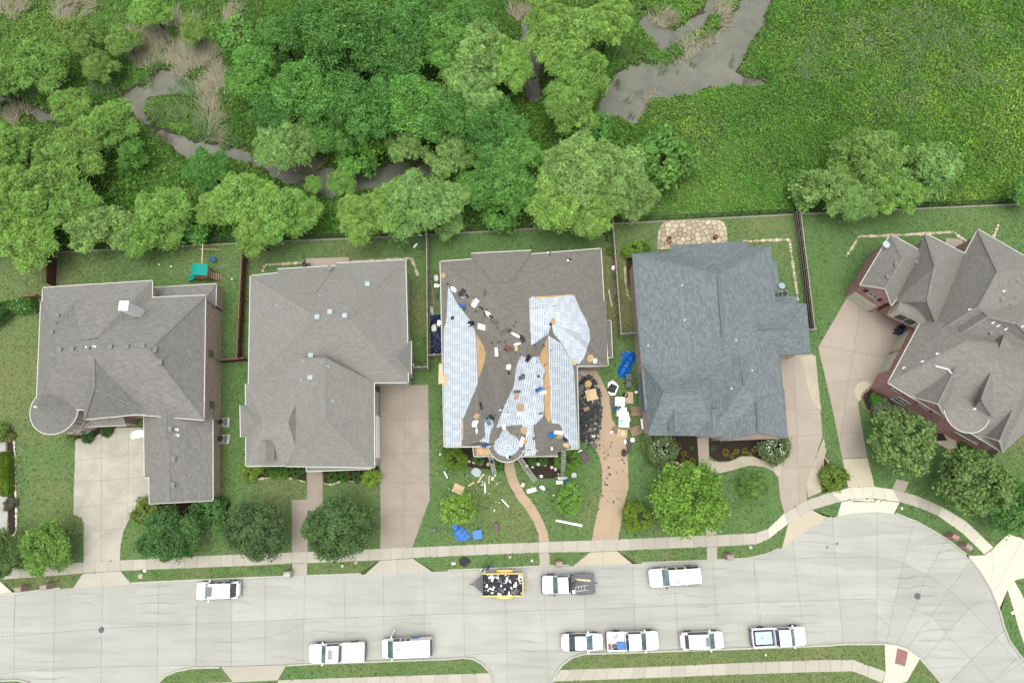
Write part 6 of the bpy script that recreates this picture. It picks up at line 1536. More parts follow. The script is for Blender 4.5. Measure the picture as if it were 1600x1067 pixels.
def body_mesh(pose):
    q = POSES[pose]; V, E, R_, T = [], [], [], []
    def add(p, r, par, t):
        V.append(Vector(p)); R_.append(r); T.append(t)
        if par is not None: E.append((par, len(V) - 1))
        return len(V) - 1
    pel = add(q['pel'], .15, None, 1); sp = add(q['sp'], .145, pel, 0); ch = add(q['ch'], .155, sp, 0); nk = add(q['nk'], .06, ch, 2); hd = add(q['hd'], .095, nk, 2); add(q['tp'], .075, hd, 2)
    chv = Vector(q['ch']); hv = Vector(q['hd'])
    add(hv + Vector((0, .1, -.01)), .018, hd, 2)
    for s in (-1, 1):
        sh = add(chv + Vector((s * .17, 0, .02)), .075, ch, 0)
        el = add((s * q['el'][0], q['el'][1], q['el'][2]), .05, sh, 0)
        w_ = Vector((s * q['wr'][0], q['wr'][1], q['wr'][2])); wr = add(w_, .034, el, 2)
        d = (w_ - V[el]).normalized(); side = d.cross(Vector((1, 0, .2))).normalized()
        pm = add(w_ + d * .07, .034, wr, 2)
        for k, ln in enumerate((.075, .09, .085, .07)):
            b_ = w_ + d * .1 + side * ((k - 1.5) * .022)
            i = add(b_, .0095, pm, 2); i = add(b_ + d * ln * .5, .009, i, 2); add(b_ + d * ln * .85 + Vector((0, .02, -.02)), .008, i, 2)
        i = add(w_ + d * .04 + side * -.045, .011, wr, 2); add(w_ + d * .085 + side * -.075, .009, i, 2)
        hp = add(Vector(q['pel']) + Vector((s * .1, 0, -.05)), .105, pel, 1)
        kn = add((s * q['kn'][0], q['kn'][1], q['kn'][2]), .07, hp, 1)
        an = add((s * q['an'][0], q['an'][1], q['an'][2]), .05, kn, 1)
        add((s * q['to'][0], q['to'][1], q['to'][2]), .04, an, 3)
    me = bpy.data.meshes.new('body_skeleton'); me.from_pydata([tuple(v) for v in V], E, [])
    o = bpy.data.objects.new('body_skeleton', me); COL.objects.link(o)
    bm = bmesh.new(); bm.from_mesh(me); ly = bm.verts.layers.skin.verify()
    bm.verts.ensure_lookup_table()
    for i, v in enumerate(bm.verts): v[ly].radius = (R_[i], R_[i] * (.8 if T[i] in (0, 1) and R_[i] > .12 else 1)); v[ly].use_root = (i == 0)
    bm.to_mesh(me); bm.free()
    o.modifiers.new('skin', 'SKIN'); ss = o.modifiers.new('sub', 'SUBSURF'); ss.levels = 1; ss.render_levels = 1
    bpy.context.view_layer.update()
    ev = o.evaluated_get(bpy.context.evaluated_depsgraph_get()); out = bpy.data.meshes.new_from_object(ev)
    bpy.data.objects.remove(o); bpy.data.meshes.remove(me)
    idx = []
    for p in out.polygons:
        c, best = p.center, None
        for a, b_ in E:
            e_ = V[b_] - V[a]; t = max(0.0, min(1.0, (c - V[a]).dot(e_) / max(1e-6, e_.length_squared)))
            q_ = (c - (V[a] + e_ * t)).length - (R_[a] + R_[b_]) / 2
            if best is None or q_ < best[0]: best = (q_, b_)
        idx.append(T[best[1]])
    out.polygons.foreach_set('material_index', idx); out.polygons.foreach_set('use_smooth', [True] * len(idx)); out.name = 'body'
    return out, Vector(q['hd']), Vector(q['tp'])
BODY = {k: body_mesh(k) for k in POSES}
SKIN = plain('skin', (.33, .19, .12), .6, .3, .06); SHOE = plain('work_boot', (.06, .045, .035), .7); HAIR = plain('dark_hair', (.015, .012, .01), .7)
def person(label, loc, rz, pose, shirt, pants, cap=None):
    root = thing('person', label, 'person', loc, rz, 'roofing crew', world=False)
    me0, hd, tp = BODY[pose]; me = me0.copy(); me.materials.clear()
    for m_ in (shirt, pants, SKIN, SHOE): me.materials.append(m_)
    link('body', me, root)
    ax = (tp - hd).normalized(); c = hd + ax * .035 - Vector((0, .02, 0)); V, Fc = [], []
    s = ax.cross(Vector((0, 1, .01))); s = s.normalized() if s.length > .1 else Vector((1, 0, 0)); t = ax.cross(s)
    prof = [(.118, -.01), (.116, .04), (.09, .095), (.04, .12)]
    for rr, h in prof:
        for k in range(12): a = 6.2832 * k / 12; V.append(c + (s * math.cos(a) + t * math.sin(a)) * rr + ax * h)
    for i in range(3):
        for k in range(12): Fc.append((i * 12 + k, i * 12 + (k + 1) % 12, (i + 1) * 12 + (k + 1) % 12, (i + 1) * 12 + k))
    Fc.append(tuple(range(36, 48)))
    mk('cap' if cap else 'hair', V, Fc, cap or HAIR, root, smooth=True)
    return root
CL = {'blue': plain('blue_shirt', (.02, .12, .38), .85), 'navy': plain('navy_cloth', (.02, .03, .06), .85), 'black': plain('black_cloth', (.02, .02, .022), .9), 'grey': plain('grey_shirt', (.12, .13, .16), .85), 'white': plain('white_shirt', (.7, .7, .68), .85), 'red': plain('red_shirt', (.4, .09, .08), .85), 'steel': plain('steel_blue_shirt', (.14, .22, .32), .85), 'jean': plain('denim', (.06, .08, .13), .85)}
def roofp(px, py): p, n_ = h3.hit(px, py); return p + Vector((0, 0, .05))
person('person in bright blue shirt bending beside the left white underlayment', roofp(726, 483), 1.2, 'bend', CL['blue'], CL['jean'], CL['blue'])
person('person in black kneeling at the edge of the left underlayment', roofp(738.5, 506), 2.0, 'kneel', CL['black'], CL['black'])
person('person in grey shirt kneeling on the central underlayment', roofp(813, 591), -1.2, 'kneel', CL['grey'], CL['jean'])
person('person in steel blue shirt kneeling in the valley above the small turret', roofp(764, 661), .4, 'kneel', CL['steel'], CL['navy'], CL['black'])
person('person in red shirt kneeling on the shingles at the roof centre', roofp(793, 544), 2.6, 'kneel', CL['red'], CL['black'])
person('person in black crouching at the top of the central underlayment', roofp(824, 563), -.6, 'kneel', CL['black'], CL['navy'])
person('person in bright blue shirt bending beside the plywood ridge strip', roofp(838.5, 611), -1.4, 'bend', CL['blue'], CL['jean'], CL['blue'])
person('person in blue shirt kneeling on the small plywood hip roof', roofp(759.5, 695), 2.2, 'kneel', CL['blue'], CL['jean'])
person('person in white shirt standing beside the yellow trailer', P(755, 890, .9) - Vector((0, 0, .9)), 2.6, 'stand', CL['white'], CL['jean'])
person('person in blue shirt standing beside the yellow trailer', P(763, 886, .9) - Vector((0, 0, .9)), -2.2, 'stand', CL['blue'], CL['navy'])
person('person in blue shirt bending over the white shingle pallets', P(961, 640, .6) - Vector((0, 0, .55)), -1.3, 'bend', CL['blue'], CL['black'])
person('person in blue shirt at the foot of the right ladder', P(885, 752, .9) - Vector((0, 0, .9)), 1.2, 'stand', CL['blue'], CL['white'], CL['blue'])
# ================================================================== LOOSE THINGS
SCP = lambda z: (HC - z) / F / CT * .99
def flat(name, label, cat, px, py, w, h, rot, mat, thick=.05, house=None, z=0.0, group=None, ragged=0.0, lift=.0):
    """sheet, board, box lying on lawn, drive or roof; w,h in photo pixels"""
    if house: p, nrm = house.hit(px, py); p = p + nrm * .06; k = SCP(p.z)
    else: p, nrm, k = P(px, py, z + .03), Vector((0, 0, 1)), SCP(z)
    w, h = w * k, h * k
    x = Vector((math.cos(math.radians(-rot)), math.sin(math.radians(-rot)), 0)); x = (x - nrm * x.dot(nrm)).normalized(); y = nrm.cross(x)
    if ragged:
        n_ = 9; pts = []
        for i in range(n_):
            a = 6.2832 * i / n_; r_ = 1 + random.uniform(-ragged, ragged); c, s = math.cos(a), math.sin(a); m_ = max(abs(c), abs(s)) ** .6
            pts.append((w / 2 * c / m_ * r_, h / 2 * s / m_ * r_))
    else: pts = [(-w / 2, -h / 2), (w / 2, -h / 2), (w / 2, h / 2), (-w / 2, h / 2)]
    n_ = len(pts)
    V = [p + x * a + y * b_ + nrm * (thick + (random.uniform(0, .12) * ragged)) for a, b_ in pts] + [p + x * a + y * b_ - nrm * .03 for a, b_ in pts]
    Fc = [tuple(range(n_))] + [(i + n_, (i + 1) % n_ + n_, (i + 1) % n_, i) for i in range(n_)]
    return tag(mk(name, V, Fc, mat, loc=p), label, cat, group)
RG = 'roofing litter on the roof'; LG = 'roofing litter on the lawn'
for a in (
 ('paper_sheet', 'white paper sheet near the top left corner of the torn roof', 'paper', 709, 452, 13, 7, 35, M['white'], .03, .1), ('shingle_bundle', 'black shingle bundle beside the upper left white paper', 'shingles', 722, 458, 13, 8, -35, M['felt'], .15, .25), ('shingle_bundle', 'small black shingle piece right of the upper left bundle', 'shingles', 730, 462, 7, 4, 40, M['felt'], .08, .2),
 ('cardboard_sheet', 'tan cardboard patch at the top left roof corner', 'cardboard', 693, 431, 8, 9, 0, M['card'], .03, .25), ('paper_sheet', 'white open box on the left hip line', 'box', 743.5, 474, 8, 14, 35, M['white'], .12, 0), ('cardboard_sheet', 'tan cardboard flap beside the white open box', 'cardboard', 739, 472, 4, 9, 35, M['card'], .06, 0),
 ('shingle_strip', 'dark vertical shingle strip on the upper left roof', 'shingles', 757.5, 458, 3.5, 14, 15, M['felt_grey'], .04, 0), ('shingle_strip', 'black shingle strip leading down the left hip', 'shingles', 752, 481, 10, 3, 35, M['felt'], .06, .2), ('paper_sheet', 'white bag with black straps on the left hip', 'bag', 764, 491, 14, 6, 35, M['white'], .12, .25), ('shingle_bundle', 'black roll beside the white bag', 'shingles', 768, 495, 8, 4, 40, M['felt'], .14, .2),
 ('shingle_strip', 'grey shingle stack below the white bag', 'shingles', 773, 502, 14, 6, 20, M['felt_grey'], .1, 0), ('paper_sheet', 'blank white board beside the kneeling black clothed person', 'board', 752, 511, 15, 9, 3, M['white'], .05, 0), ('shingle_strip', 'dark shingle stack near the roof centre', 'shingles', 790, 516, 11, 4, -35, M['felt_grey'], .1, 0), ('shingle_strip', 'black shingle scrap near the roof centre', 'shingles', 796, 516, 8, 3, -45, M['felt'], .06, .2),
 ('paper_sheet', 'long white strip with black roll near the roof centre', 'paper', 806, 523, 18, 4, 38, M['white'], .06, .1), ('shingle_bundle', 'black and white roll at the end of the long strip', 'shingles', 816, 528, 7, 13, -35, M['felt'], .15, .2), ('paper_sheet', 'white panel left of the red shirted person', 'board', 775, 550, 6, 14, -3, M['white'], .05, 0), ('paper_sheet', 'white strip right of the red shirted person', 'paper', 808, 537, 12, 3, -15, M['white'], .04, .1),
 ('cardboard_sheet', 'yellow box with white flap right of the red shirted person', 'box', 806.5, 543, 5, 9, -10, M['ply_pale'], .15, 0), ('cardboard_sheet', 'brown board scrap left of the yellow box', 'cardboard', 800, 545, 5, 7, -5, M['felt_grey'], .06, .1), ('paper_sheet', 'white hose reel above the central underlayment', 'reel', 795.5, 574, 9, 9, 0, M['white'], .12, .15), ('shingle_scrap', 'black scrap under the white hose reel', 'shingles', 796, 583, 4, 4, 0, M['felt'], .08, .2),
 ('cardboard_sheet', 'tan cardboard on the peak of the right underlayment', 'cardboard', 864, 502, 9, 10, 10, M['card'], .04, .2), ('shingle_scrap', 'black hole cover on the peak of the right underlayment', 'shingles', 860, 506, 4, 5, 0, M['felt'], .08, .2), ('cardboard_sheet', 'square tan board at the right valley', 'board', 896, 566, 9, 9, 3, M['ply_pale'], .05, 0), ('plywood_patch', 'orange plywood patch at the right eave', 'plywood', 922, 559, 9, 13, 10, M['ply'], .04, .1), ('paper_sheet', 'crumpled white paper beside the orange plywood patch', 'paper', 929, 563, 6, 8, 0, M['white'], .1, .3),
 ('plywood_board', 'long tan plywood board leaning over the left eave', 'plywood', 689, 584, 7, 32, 0, M['ply_pale'], .04, 0), ('plywood_board', 'tan plywood offcut beside the left eave board', 'plywood', 696, 593, 9, 18, 0, M['ply_pale'], .04, .15), ('vent_square', 'small black square vent on the left underlayment', 'vent', 708, 497, 5, 5, 8, M['black'], .1, 0),
 ('shingle_strip', 'dark shingle strip on the lower left shingles', 'shingles', 751, 634, 4, 12, -10, M['felt'], .06, 0), ('cardboard_sheet', 'tan cardboard on the lower left shingles', 'cardboard', 744.5, 649, 9, 10, 15, M['card'], .05, .1), ('paper_sheet', 'crumpled white sheet below the tan cardboard', 'paper', 742, 661, 8, 12, 20, M['white'], .12, .3), ('paper_sheet', 'narrow white sheet beside the lower left ridge', 'paper', 745.5, 673, 3, 9, -3, M['white'], .05, .15),
 ('shingle_bundle', 'black shingle stack above the steel blue shirted person', 'shingles', 767, 652, 11, 6, 20, M['felt'], .15, .1), ('shingle_strip', 'grey shingle pair on the central underlayment', 'shingles', 809, 612, 14, 4, 3, M['felt_grey'], .08, 0), ('cardboard_sheet', 'tan cardboard below the grey shingle pair', 'cardboard', 808, 620, 10, 8, 0, M['card'], .04, .2), ('cardboard_sheet', 'star shaped tan cardboard on the central underlayment', 'cardboard', 815, 637, 14, 12, 0, M['card'], .04, .35),
 ('bucket', 'white bucket lid below the star shaped cardboard', 'lid', 814, 647, 6, 6, 0, M['white'], .3, .1), ('paper_sheet', 'square white sheet above the small turret', 'paper', 788, 667, 8, 8, 2, M['white'], .06, 0), ('cardboard_sheet', 'tan spotted cardboard right of the small turret', 'cardboard', 819, 671, 11, 12, 10, M['card'], .05, .2), ('paper_sheet', 'curled white sheet right of the small turret', 'paper', 815, 689, 6, 15, 15, M['white'], .12, .25), ('cardboard_sheet', 'orange board beside the curled white sheet', 'board', 821, 690, 7, 9, 10, M['ply'], .05, .15),
 ('paper_sheet', 'white board with black roll at the small turret eave', 'board', 794, 713, 9, 5, 50, M['white'], .08, .1), ('shingle_scrap', 'black roll at the small turret eave', 'shingles', 796, 713, 4, 5, 0, M['felt'], .15, .15), ('blue_bag', 'blue bag on the lower right shingles', 'bag', 861, 679, 8, 9, 20, M['blue2'], .2, .3), ('paper_sheet', 'white board on the lower right shingles', 'board', 873, 675, 14, 6, 15, M['white'], .06, 0), ('cardboard_sheet', 'tan cardboard under the white board on the lower right', 'cardboard', 874, 681, 10, 8, -15, M['card'], .04, .1),
 ('cardboard_sheet', 'square tan cardboard at the lower right eave', 'cardboard', 884.5, 695, 9, 9, -10, M['ply_pale'], .05, 0), ('shingle_scrap', 'navy bundle beside the lower right cardboard', 'bundle', 883, 686, 8, 5, 35, M['navy'], .1, .2), ('paper_sheet', 'white strip at the lower right eave', 'paper', 862, 700, 3, 7, -15, M['white'], .06, 0), ('paper_sheet', 'white board on the plywood ridge strip', 'board', 849, 613, 14, 5, 3, M['white'], .05, 0), ('shingle_scrap', 'dark nail gun coil beside the plywood ridge strip', 'hose', 842, 588, 5, 5, 0, M['darkgrey'], .08, .3),
 ('shingle_strip', 'grey shingle strip below the plywood ridge strip', 'shingles', 846, 646, 8, 2.5, -5, M['felt_grey'], .06, 0), ('shingle_scrap', 'grey scrap on the white strip between gray areas', 'shingles', 834, 684, 6, 5, 0, M['felt_grey'], .08, .3)):
    nm, lb, ct, x, y, w, h, rot, mt, th, rg = a
    flat(nm, lb, ct, x, y, w, h, rot, mt, th, h3, group=RG, ragged=rg)
def rscr():
    x, y = random.choice(((905, 394), (890, 393), (888, 410), (860, 395), (723, 465), (735, 468), (745, 488), (760, 488), (780, 510), (785, 517), (800, 508), (768, 535), (781, 535), (795, 640), (775, 645), (818, 675), (845, 540), (850, 545), (848, 565), (700, 440)))
    p, n_ = h3.hit(x + random.gauss(0, 5), y + random.gauss(0, 3)); return p + n_ * .08
heap('shingle_scraps', 'small black shingle scraps scattered over the torn roof', rscr, [(M['felt'], 5), (M['felt_grey'], 2), (M['white'], .7)], 70, .1, .3)

# lawn litter
for a in (
 ('plywood_sheet', 'square plywood sheet above the round tree on the littered lawn', 'plywood', 716, 764, 16, 13, 22, M['ply_pale'], .04, 0), ('plywood_offcut', 'small plywood offcut left of the round tree', 'plywood', 692, 786, 8, 9, 30, M['ply_pale'], .04, .1), ('pallet_cover', 'pale grey crumpled cover on the littered lawn', 'cover', 744, 738, 15, 12, 20, M['vent_pale'], .25, .15),
 ('white_board', 'white printed package on the lawn right of the curving walk', 'package', 830.6, 766, 14, 6, -15, M['white'], .15, 0), ('paper_bag', 'crumpled white bag on the lawn right of the curving walk', 'bag', 847.5, 762, 9, 6, 30, M['white'], .2, .3), ('paper_bag', 'black and white rubbish beside the crumpled white bag', 'rubbish', 858, 767, 8, 5, -10, M['felt_grey'], .15, .3), ('white_box', 'small white box beside the curving walk', 'box', 817, 757.5, 4, 5, 15, M['white'], .2, 0),
 ('white_box', 'white box at the foot of the right ladder', 'box', 874, 753.5, 10, 5, 0, M['white'], .25, 0), ('white_box', 'flat white box above the foot of the right ladder', 'box', 879, 747, 14, 4, 0, M['trim'], .1, 0), ('bin_lid', 'grey round lid in the shrub right of the ladder', 'lid', 896.6, 742, 8, 8, 0, M['grey_metal'], .1, .06), ('shingle_bundle', 'dark grey bundle on the tan driveway near the front corner', 'bundle', 928.5, 697, 10, 8, 30, M['felt_grey'], .3, .15),
 ('paper_scrap', 'white scrap right of the left ladder', 'paper', 846, 744, 5, 4, 45, M['white'], .05, .3), ('paper_scrap', 'white scrap beside the grey fence behind the pale grey roofed house', 'paper', 649, 384, 3, 9, 35, M['white'], .05, .25), ('stump', 'brown tree stump on the littered lawn', 'stump', 775, 823, 10, 11, 0, plain('stump_bark', (.13, .09, .08)), .3, .15),
 ('blue_crate', 'blue plastic crate beside the blue tarp on the lawn', 'crate', 746, 835, 14, 13, -12, M['blue2'], .3, 0), ('paper_scrap', 'white paper beside the black rubbish bag', 'paper', 709, 880, 6, 4, 10, M['white'], .1, .35), ('meter_lid', 'white meter lid beside the sidewalk near the stained driveway', 'lid', 226, 891.5, 5, 4, 0, M['trim'], .03, 0), ('meter_lid', 'round concrete meter lid beside the stained driveway apron', 'lid', 219.5, 900, 7, 7, 0, M['walk'], .03, .06),
 ('meter_lid', 'pale meter lid near the brown driveway apron', 'lid', 556, 879, 5, 4, 0, M['walk'], .03, 0), ('meter_lid', 'pale meter lid on the verge above the trailer', 'lid', 797, 870, 4, 3.5, 0, M['walk'], .03, 0), ('meter_lid', 'turquoise meter lid on the verge near the turning bulb', 'lid', 1173, 855, 5, 4, 0, M['vent_pale'], .03, 0), ('utility_box', 'dark green utility box at the edge of the littered lawn', 'utility box', 678, 828, 7, 5, 0, M['darkgrey'], .4, 0),
 ('meter_lid', 'small round lid on the verge below the live oak', 'lid', 535, 884, 4, 4, 0, M['grey_metal'], .08, .05), ('meter_lid', 'small lid on the verge beside the short walk', 'lid', 831, 875.5, 4, 4, 0, M['grey_metal'], .08, .05), ('utility_box', 'grey utility box beneath the right edge tree', 'utility box', 1534, 801, 9, 8, 35, M['grey_metal'], .5, 0), ('meter_lid', 'white lid on the narrow verge at the turning bulb', 'lid', 1409, 794, 3, 3, 0, M['white'], .05, .05),
 ('meter_lid', 'white lid on the right edge verge', 'lid', 1582, 957, 4, 4, 0, M['white'], .05, .05)):
    nm, lb, ct, x, y, w, h, rot, mt, th, rg = a
    flat(nm, lb, ct, x, y, w, h, rot, mt, th, None, ragged=rg)
for i, (x0, y0, x1, y1, w, m_, lb) in enumerate(((694, 736.6, 699, 746.4, .13, 'white', 'short white board at the left of the littered lawn'), (754.5, 741, 746.8, 754, .18, 'timber', 'pale timber board beside the grey cover'), (741, 753.4, 731.3, 759, .15, 'timber', 'pale timber offcut left of the other boards'), (764.4, 743.6, 764, 755, .16, 'timber', 'upright pale timber board near the left ladder foot'),
      (770, 745, 769, 750, .2, 'white', 'short white offcut beside the left ladder foot'), (757, 754, 758.3, 770.3, .13, 'white', 'white vertical board in the middle of the littered lawn'), (784, 780, 795.3, 792, .12, 'white', 'slanting white board beside the curving walk'), (868.4, 812.8, 909.7, 821, .22, 'white', 'long white gutter length below the young tree'), (902, 707, 909, 703, .15, 'white', 'white stick at the lower right roof corner'),
      (899, 576.5, 922, 588.5, .5, 'grey_metal', 'grey gutter length above the shingle heap'), (951, 453, 956, 479, .12, 'trim', 'white pole beside the grey fence'))):
    a, c = P(x0, y0, .05), P(x1, y1, .05); V, Fc = bar_vf(a, c, w, .08); tag(mk('board', V, Fc, M[m_], loc=a), lb, 'board')
heap('litter', 'tiny paper and wood scraps scattered over the front lawn', lambda: P(*random.choice(((random.uniform(690, 780), random.uniform(730, 800)), (random.uniform(810, 900), random.uniform(740, 790)), (random.uniform(740, 780), random.uniform(738, 760)))), .06), [(M['white'], 3), (M['timber'], 2)], 46, .06, .2)
def ppt():
    while True:
        x, y = random.uniform(902, 941), random.uniform(588, 692)
        if ((x - 918) / 22) ** 2 + ((y - 640) / 52) ** 2 < 1 and x > 903: break
    d = 1 - ((x - 916) / 24) ** 2 - ((y - 640) / 54) ** 2
    return P(x, y, .08 + .75 * max(0, d) * random.uniform(.5, 1))
heap('shingle_heap', 'large heap of torn black shingles between the house and tan driveway', ppt, [(M['felt'], 7), (M['felt_grey'], 2.4), (M['trim'], .35), (M['pallet'], .35)], 800, .2, .7)
def dpt():
    r_ = random.random()
    if r_ < .5: return P(random.gauss(930, 9), random.gauss(690, 10), .05)
    x = random.uniform(935, 980); return P(x, random.uniform(690, 800), .05)
heap('shingle_scraps', 'small black shingle scraps dropped along the tan driveway', dpt, [(M['felt'], 1)], 75, .08, .3)
for a in (('plywood_sheet', 'pale plywood sheet on top of the shingle heap', 'plywood', 924, 617, 17, 17, -12, M['ply_pale'], .1, .75, 0), ('plywood_offcut', 'reddish wood offcut above the plywood sheet on the heap', 'plywood', 919, 600, 11, 11, 20, M['ply'], .08, .6, .2), ('metal_sheet', 'grey flashing sheet at the left of the heap', 'flashing', 906, 611, 9, 22, 25, M['felt_grey'], .05, .6, .1),
          ('brown_sack', 'small brown heap on the tan driveway beside the pallets', 'sack', 960.5, 672, 8, 9, 0, plain('brown_sack', (.2, .14, .11)), .25, 0, .25), ('paper_scrap', 'white scrap beside the small brown heap', 'paper', 955.5, 675, 4, 4, 0, M['white'], .1, 0, .3), ('grey_cloth', 'grey cloth spread left of the top white pallet', 'cloth', 957, 628, 8, 15, 5, M['felt_grey'], .06, 0, .2),
          ('white_tarp', 'white tarp holding black scraps beside the driveway', 'tarp', 957, 607, 18, 22, 25, M['white'], .12, 0, .25), ('shingle_bundle', 'black scraps lying on the white tarp', 'shingles', 956, 606, 12, 12, 25, M['felt'], .22, .06, .3), ('white_board', 'white package leaning by the blue grey roofed house wall', 'package', 1004.5, 662.5, 6, 16, -5, M['white'], .25, 0, 0),
          ('white_board', 'narrow white package right of the middle white pallet', 'package', 981, 651, 4, 15, -12, M['white'], .2, 0, 0), ('felt_roll', 'long black roll on the driveway edge', 'roll', 982, 697, 6, 20, -8, M['black'], .3, 0, .05), ('rubbish', 'black rubbish heap below the long black roll', 'rubbish', 975, 708, 9, 11, 20, M['felt'], .25, 0, .3), ('paper_scrap', 'white rag beside the long black roll', 'paper', 977, 690, 4, 6, 0, M['white'], .1, 0, .3),
          ('black_tote', 'black tote of tools on the lawn right of the front corner', 'tote', 912, 714, 13, 17, -18, M['black'], .4, 0, 0), ('pot', 'white pot beside the fence corner of the pale grey roofed house', 'pot', 646, 571, 4, 4, 0, M['white'], .35, 0, .04)):
    nm, lb, ct, x, y, w, h, rot, mt, th, z, rg = a
    flat(nm, lb, ct, x, y, w, h, rot, mt, th, None, z, ragged=rg)
flat('tool_pile', 'red and grey tools inside the black tote', 'tools', 912, 714, 8, 10, -18, plain('tool_red', (.2, .06, .07)), .06, None, .4, ragged=.3)
def pallet(label, px, py, w, h, rot, mat, load=None, n_=6):
    k = SCP(0); p = P(px, py); rz = math.radians(-rot); root = thing('pallet', label, 'pallet', p, rz, 'pallets beside the tan driveway', world=False)
    w *= k; h *= k
    for i in range(n_): box('plank', (0, -h / 2 + h * (i + .5) / n_, .13), (w, h / n_ - .04, .025), mat, root)
    for s in (-1, 0, 1): box('bearer', (s * (w / 2 - .06), 0, .06), (.09, h, .1), mat, root)
    if load:
        for i in range(3): box('package', (0, -h / 2 + h * (i + .5) / 3, .15 + .45), (w * .97, h / 3 - .02, .9), load, root)
        for s in (-.3, .3): box('strap', (w * s, 0, 1.06), (.04, h, .012), M['grey_metal'], root)
    return root
pallet('white wrapped shingle pallet, top of the stack of three', 967, 629, 15, 14, 2, M['pallet'], M['white']); pallet('white wrapped shingle pallet, middle of three', 969.5, 644.5, 15, 14, 3, M['pallet'], M['white']); pr_ = pallet('white wrapped shingle pallet with turquoise print, bottom of three', 973, 660.5, 16, 16, 4, M['pallet'], M['white'])
box('print', (-.3, 0, 1.075), (.35, .5, .01), plain('turquoise_print', (.2, .6, .62)), pr_)
pallet('empty pale pallet beside the tyre', 983, 621.5, 12, 18, 0, M['timber']); pallet('empty brown pallet near the blue grey roofed house', 993.5, 642.5, 14, 15, -2, M['pallet']); pallet('broken brown pallet below the white pallets', 993, 673, 16, 14, -20, M['pallet']); pallet('tan pallet with a round pan at the driveway edge', 972, 677, 15, 13, 5, M['ply_pale'])
tag(mk('pan', *lathe_vf(P(973, 677, .15), [(.3, 0), (.34, .12), (.3, .13), (.05, .1)], 14), M['timber'], loc=P(973, 677, .15)), 'round tan pan on the lower pallet', 'pan')
def drum(label, name, cat, px, py, r, h, mat, z=0, n_=14):
    c = P(px, py, z); return tag(mk(name, *lathe_vf(c, [(r * .9, 0), (r, h * .1), (r, h * .92), (r * .92, h), (r * .1, h * .97)], n_), mat, loc=c), label, cat)
drum('round white bucket beside the driveway edge', 'bucket', 'bucket', 987.5, 687.5, .27, .4, M['white']); drum('white ball on the lawn beside the empty pale pallet', 'bucket', 'bucket', 993.5, 613, .17, .3, M['white']); drum('white drum by the grey fence right of the re-roofed house', 'drum', 'drum', 958, 421, .3, .7, M['white']); drum('white stone planter behind the red brick house', 'planter', 'planter', 1508, 385, .4, .5, M['stone_white']); drum('rust coloured fire pot on the flagstone patio', 'fire_pot', 'fire pot', 1117, 371.5, .3, .6, plain('rust', (.2, .07, .04)))
def tyre(label, px, py, r=.33):
    c = P(px, py); V, Fc = [], []
    for i in range(18):
        for j in range(7): a, b_ = 6.2832 * i / 18, 6.2832 * j / 7; q = r * .72 + r * .28 * math.cos(b_); V.append(c + Vector((q * math.cos(a), q * math.sin(a), .12 + .11 * math.sin(b_))))
    for i in range(18):
        for j in range(7): Fc.append((i * 7 + j, ((i + 1) % 18) * 7 + j, ((i + 1) % 18) * 7 + (j + 1) % 7, i * 7 + (j + 1) % 7))
    return tag(mk('tyre', V, Fc, M['rubber'], loc=c, smooth=True), label, 'tyre')
tyre('black tyre beside the empty pale pallet', 977, 617.5); tyre('black wheel lying near the iron fence corner', 945, 364.5, .3)
def crumple(name, label, cat, poly, mat, h, step=.22, seed=0, z=0.0, amp=1.0):
    w = [(p.x, p.y) for p in PX(poly)]; xs, ys = [p[0] for p in w], [p[1] for p in w]; V, Fc, idx = [], [], {}
    nx_, ny_ = int((max(xs) - min(xs)) / step) + 2, int((max(ys) - min(ys)) / step) + 2
    def vert(x, y):
        k = (round(x, 3), round(y, 3))
        if k not in idx:
            d = float(segdist(np.array([x]), np.array([y]), w)[0]); idx[k] = len(V)
            V.append((x, y, z + .04 + h * min(1, d / .5) * (.55 + .45 * amp * wob(x + seed, y, 2.2)) + .07 * amp * wob(x, y + seed, 6)))
        return idx[k]
    for i in range(nx_):
        for j in range(ny_):
            x0_, y0_ = min(xs) + i * step, min(ys) + j * step
            c = clip_cell(w, [(x0_, y0_), (x0_ + step, y0_), (x0_ + step, y0_ + step), (x0_, y0_ + step)])
            if not c: 
                continue
            f = []
            for p in c:
                q = vert(*p)
                if q not in f: f.append(q)
            if len(f) >= 3: Fc.append(tuple(f))
    c0 = P(*poly[0]); return tag(mk(name, V, Fc, mat, loc=c0), label, cat)
crumple('tarp', 'flat blue tarp on the lawn under the round tree', 'tarp', [(705, 816), (717, 822), (727, 826), (735, 835), (733.5, 845), (715, 845), (708, 833)], M['blue'], .12, seed=3)
crumple('tarp', 'bunched bright blue tarp between the two houses', 'tarp', [(969, 552), (978, 549), (990, 549), (994, 556), (992, 566), (986, 573), (987, 581), (980, 590), (970, 591), (964, 584), (966, 573), (971, 565)], M['blue'], .55, seed=8, amp=1.5)
crumple('tarp', 'navy and black tarp filling the side gap left of the re-roofed house', 'tarp', [(672, 493), (692, 490), (693, 556), (673, 557)], M['navy'], .5, seed=5, amp=1.6)
crumple('rubbish_bag', 'black rubbish bag on the verge above the trailer', 'bag', [(719, 873), (724, 868.5), (731, 870), (736, 876), (733, 882), (726, 886), (719, 883), (717.5, 878)], M['felt'], .5, seed=2, amp=1.4)
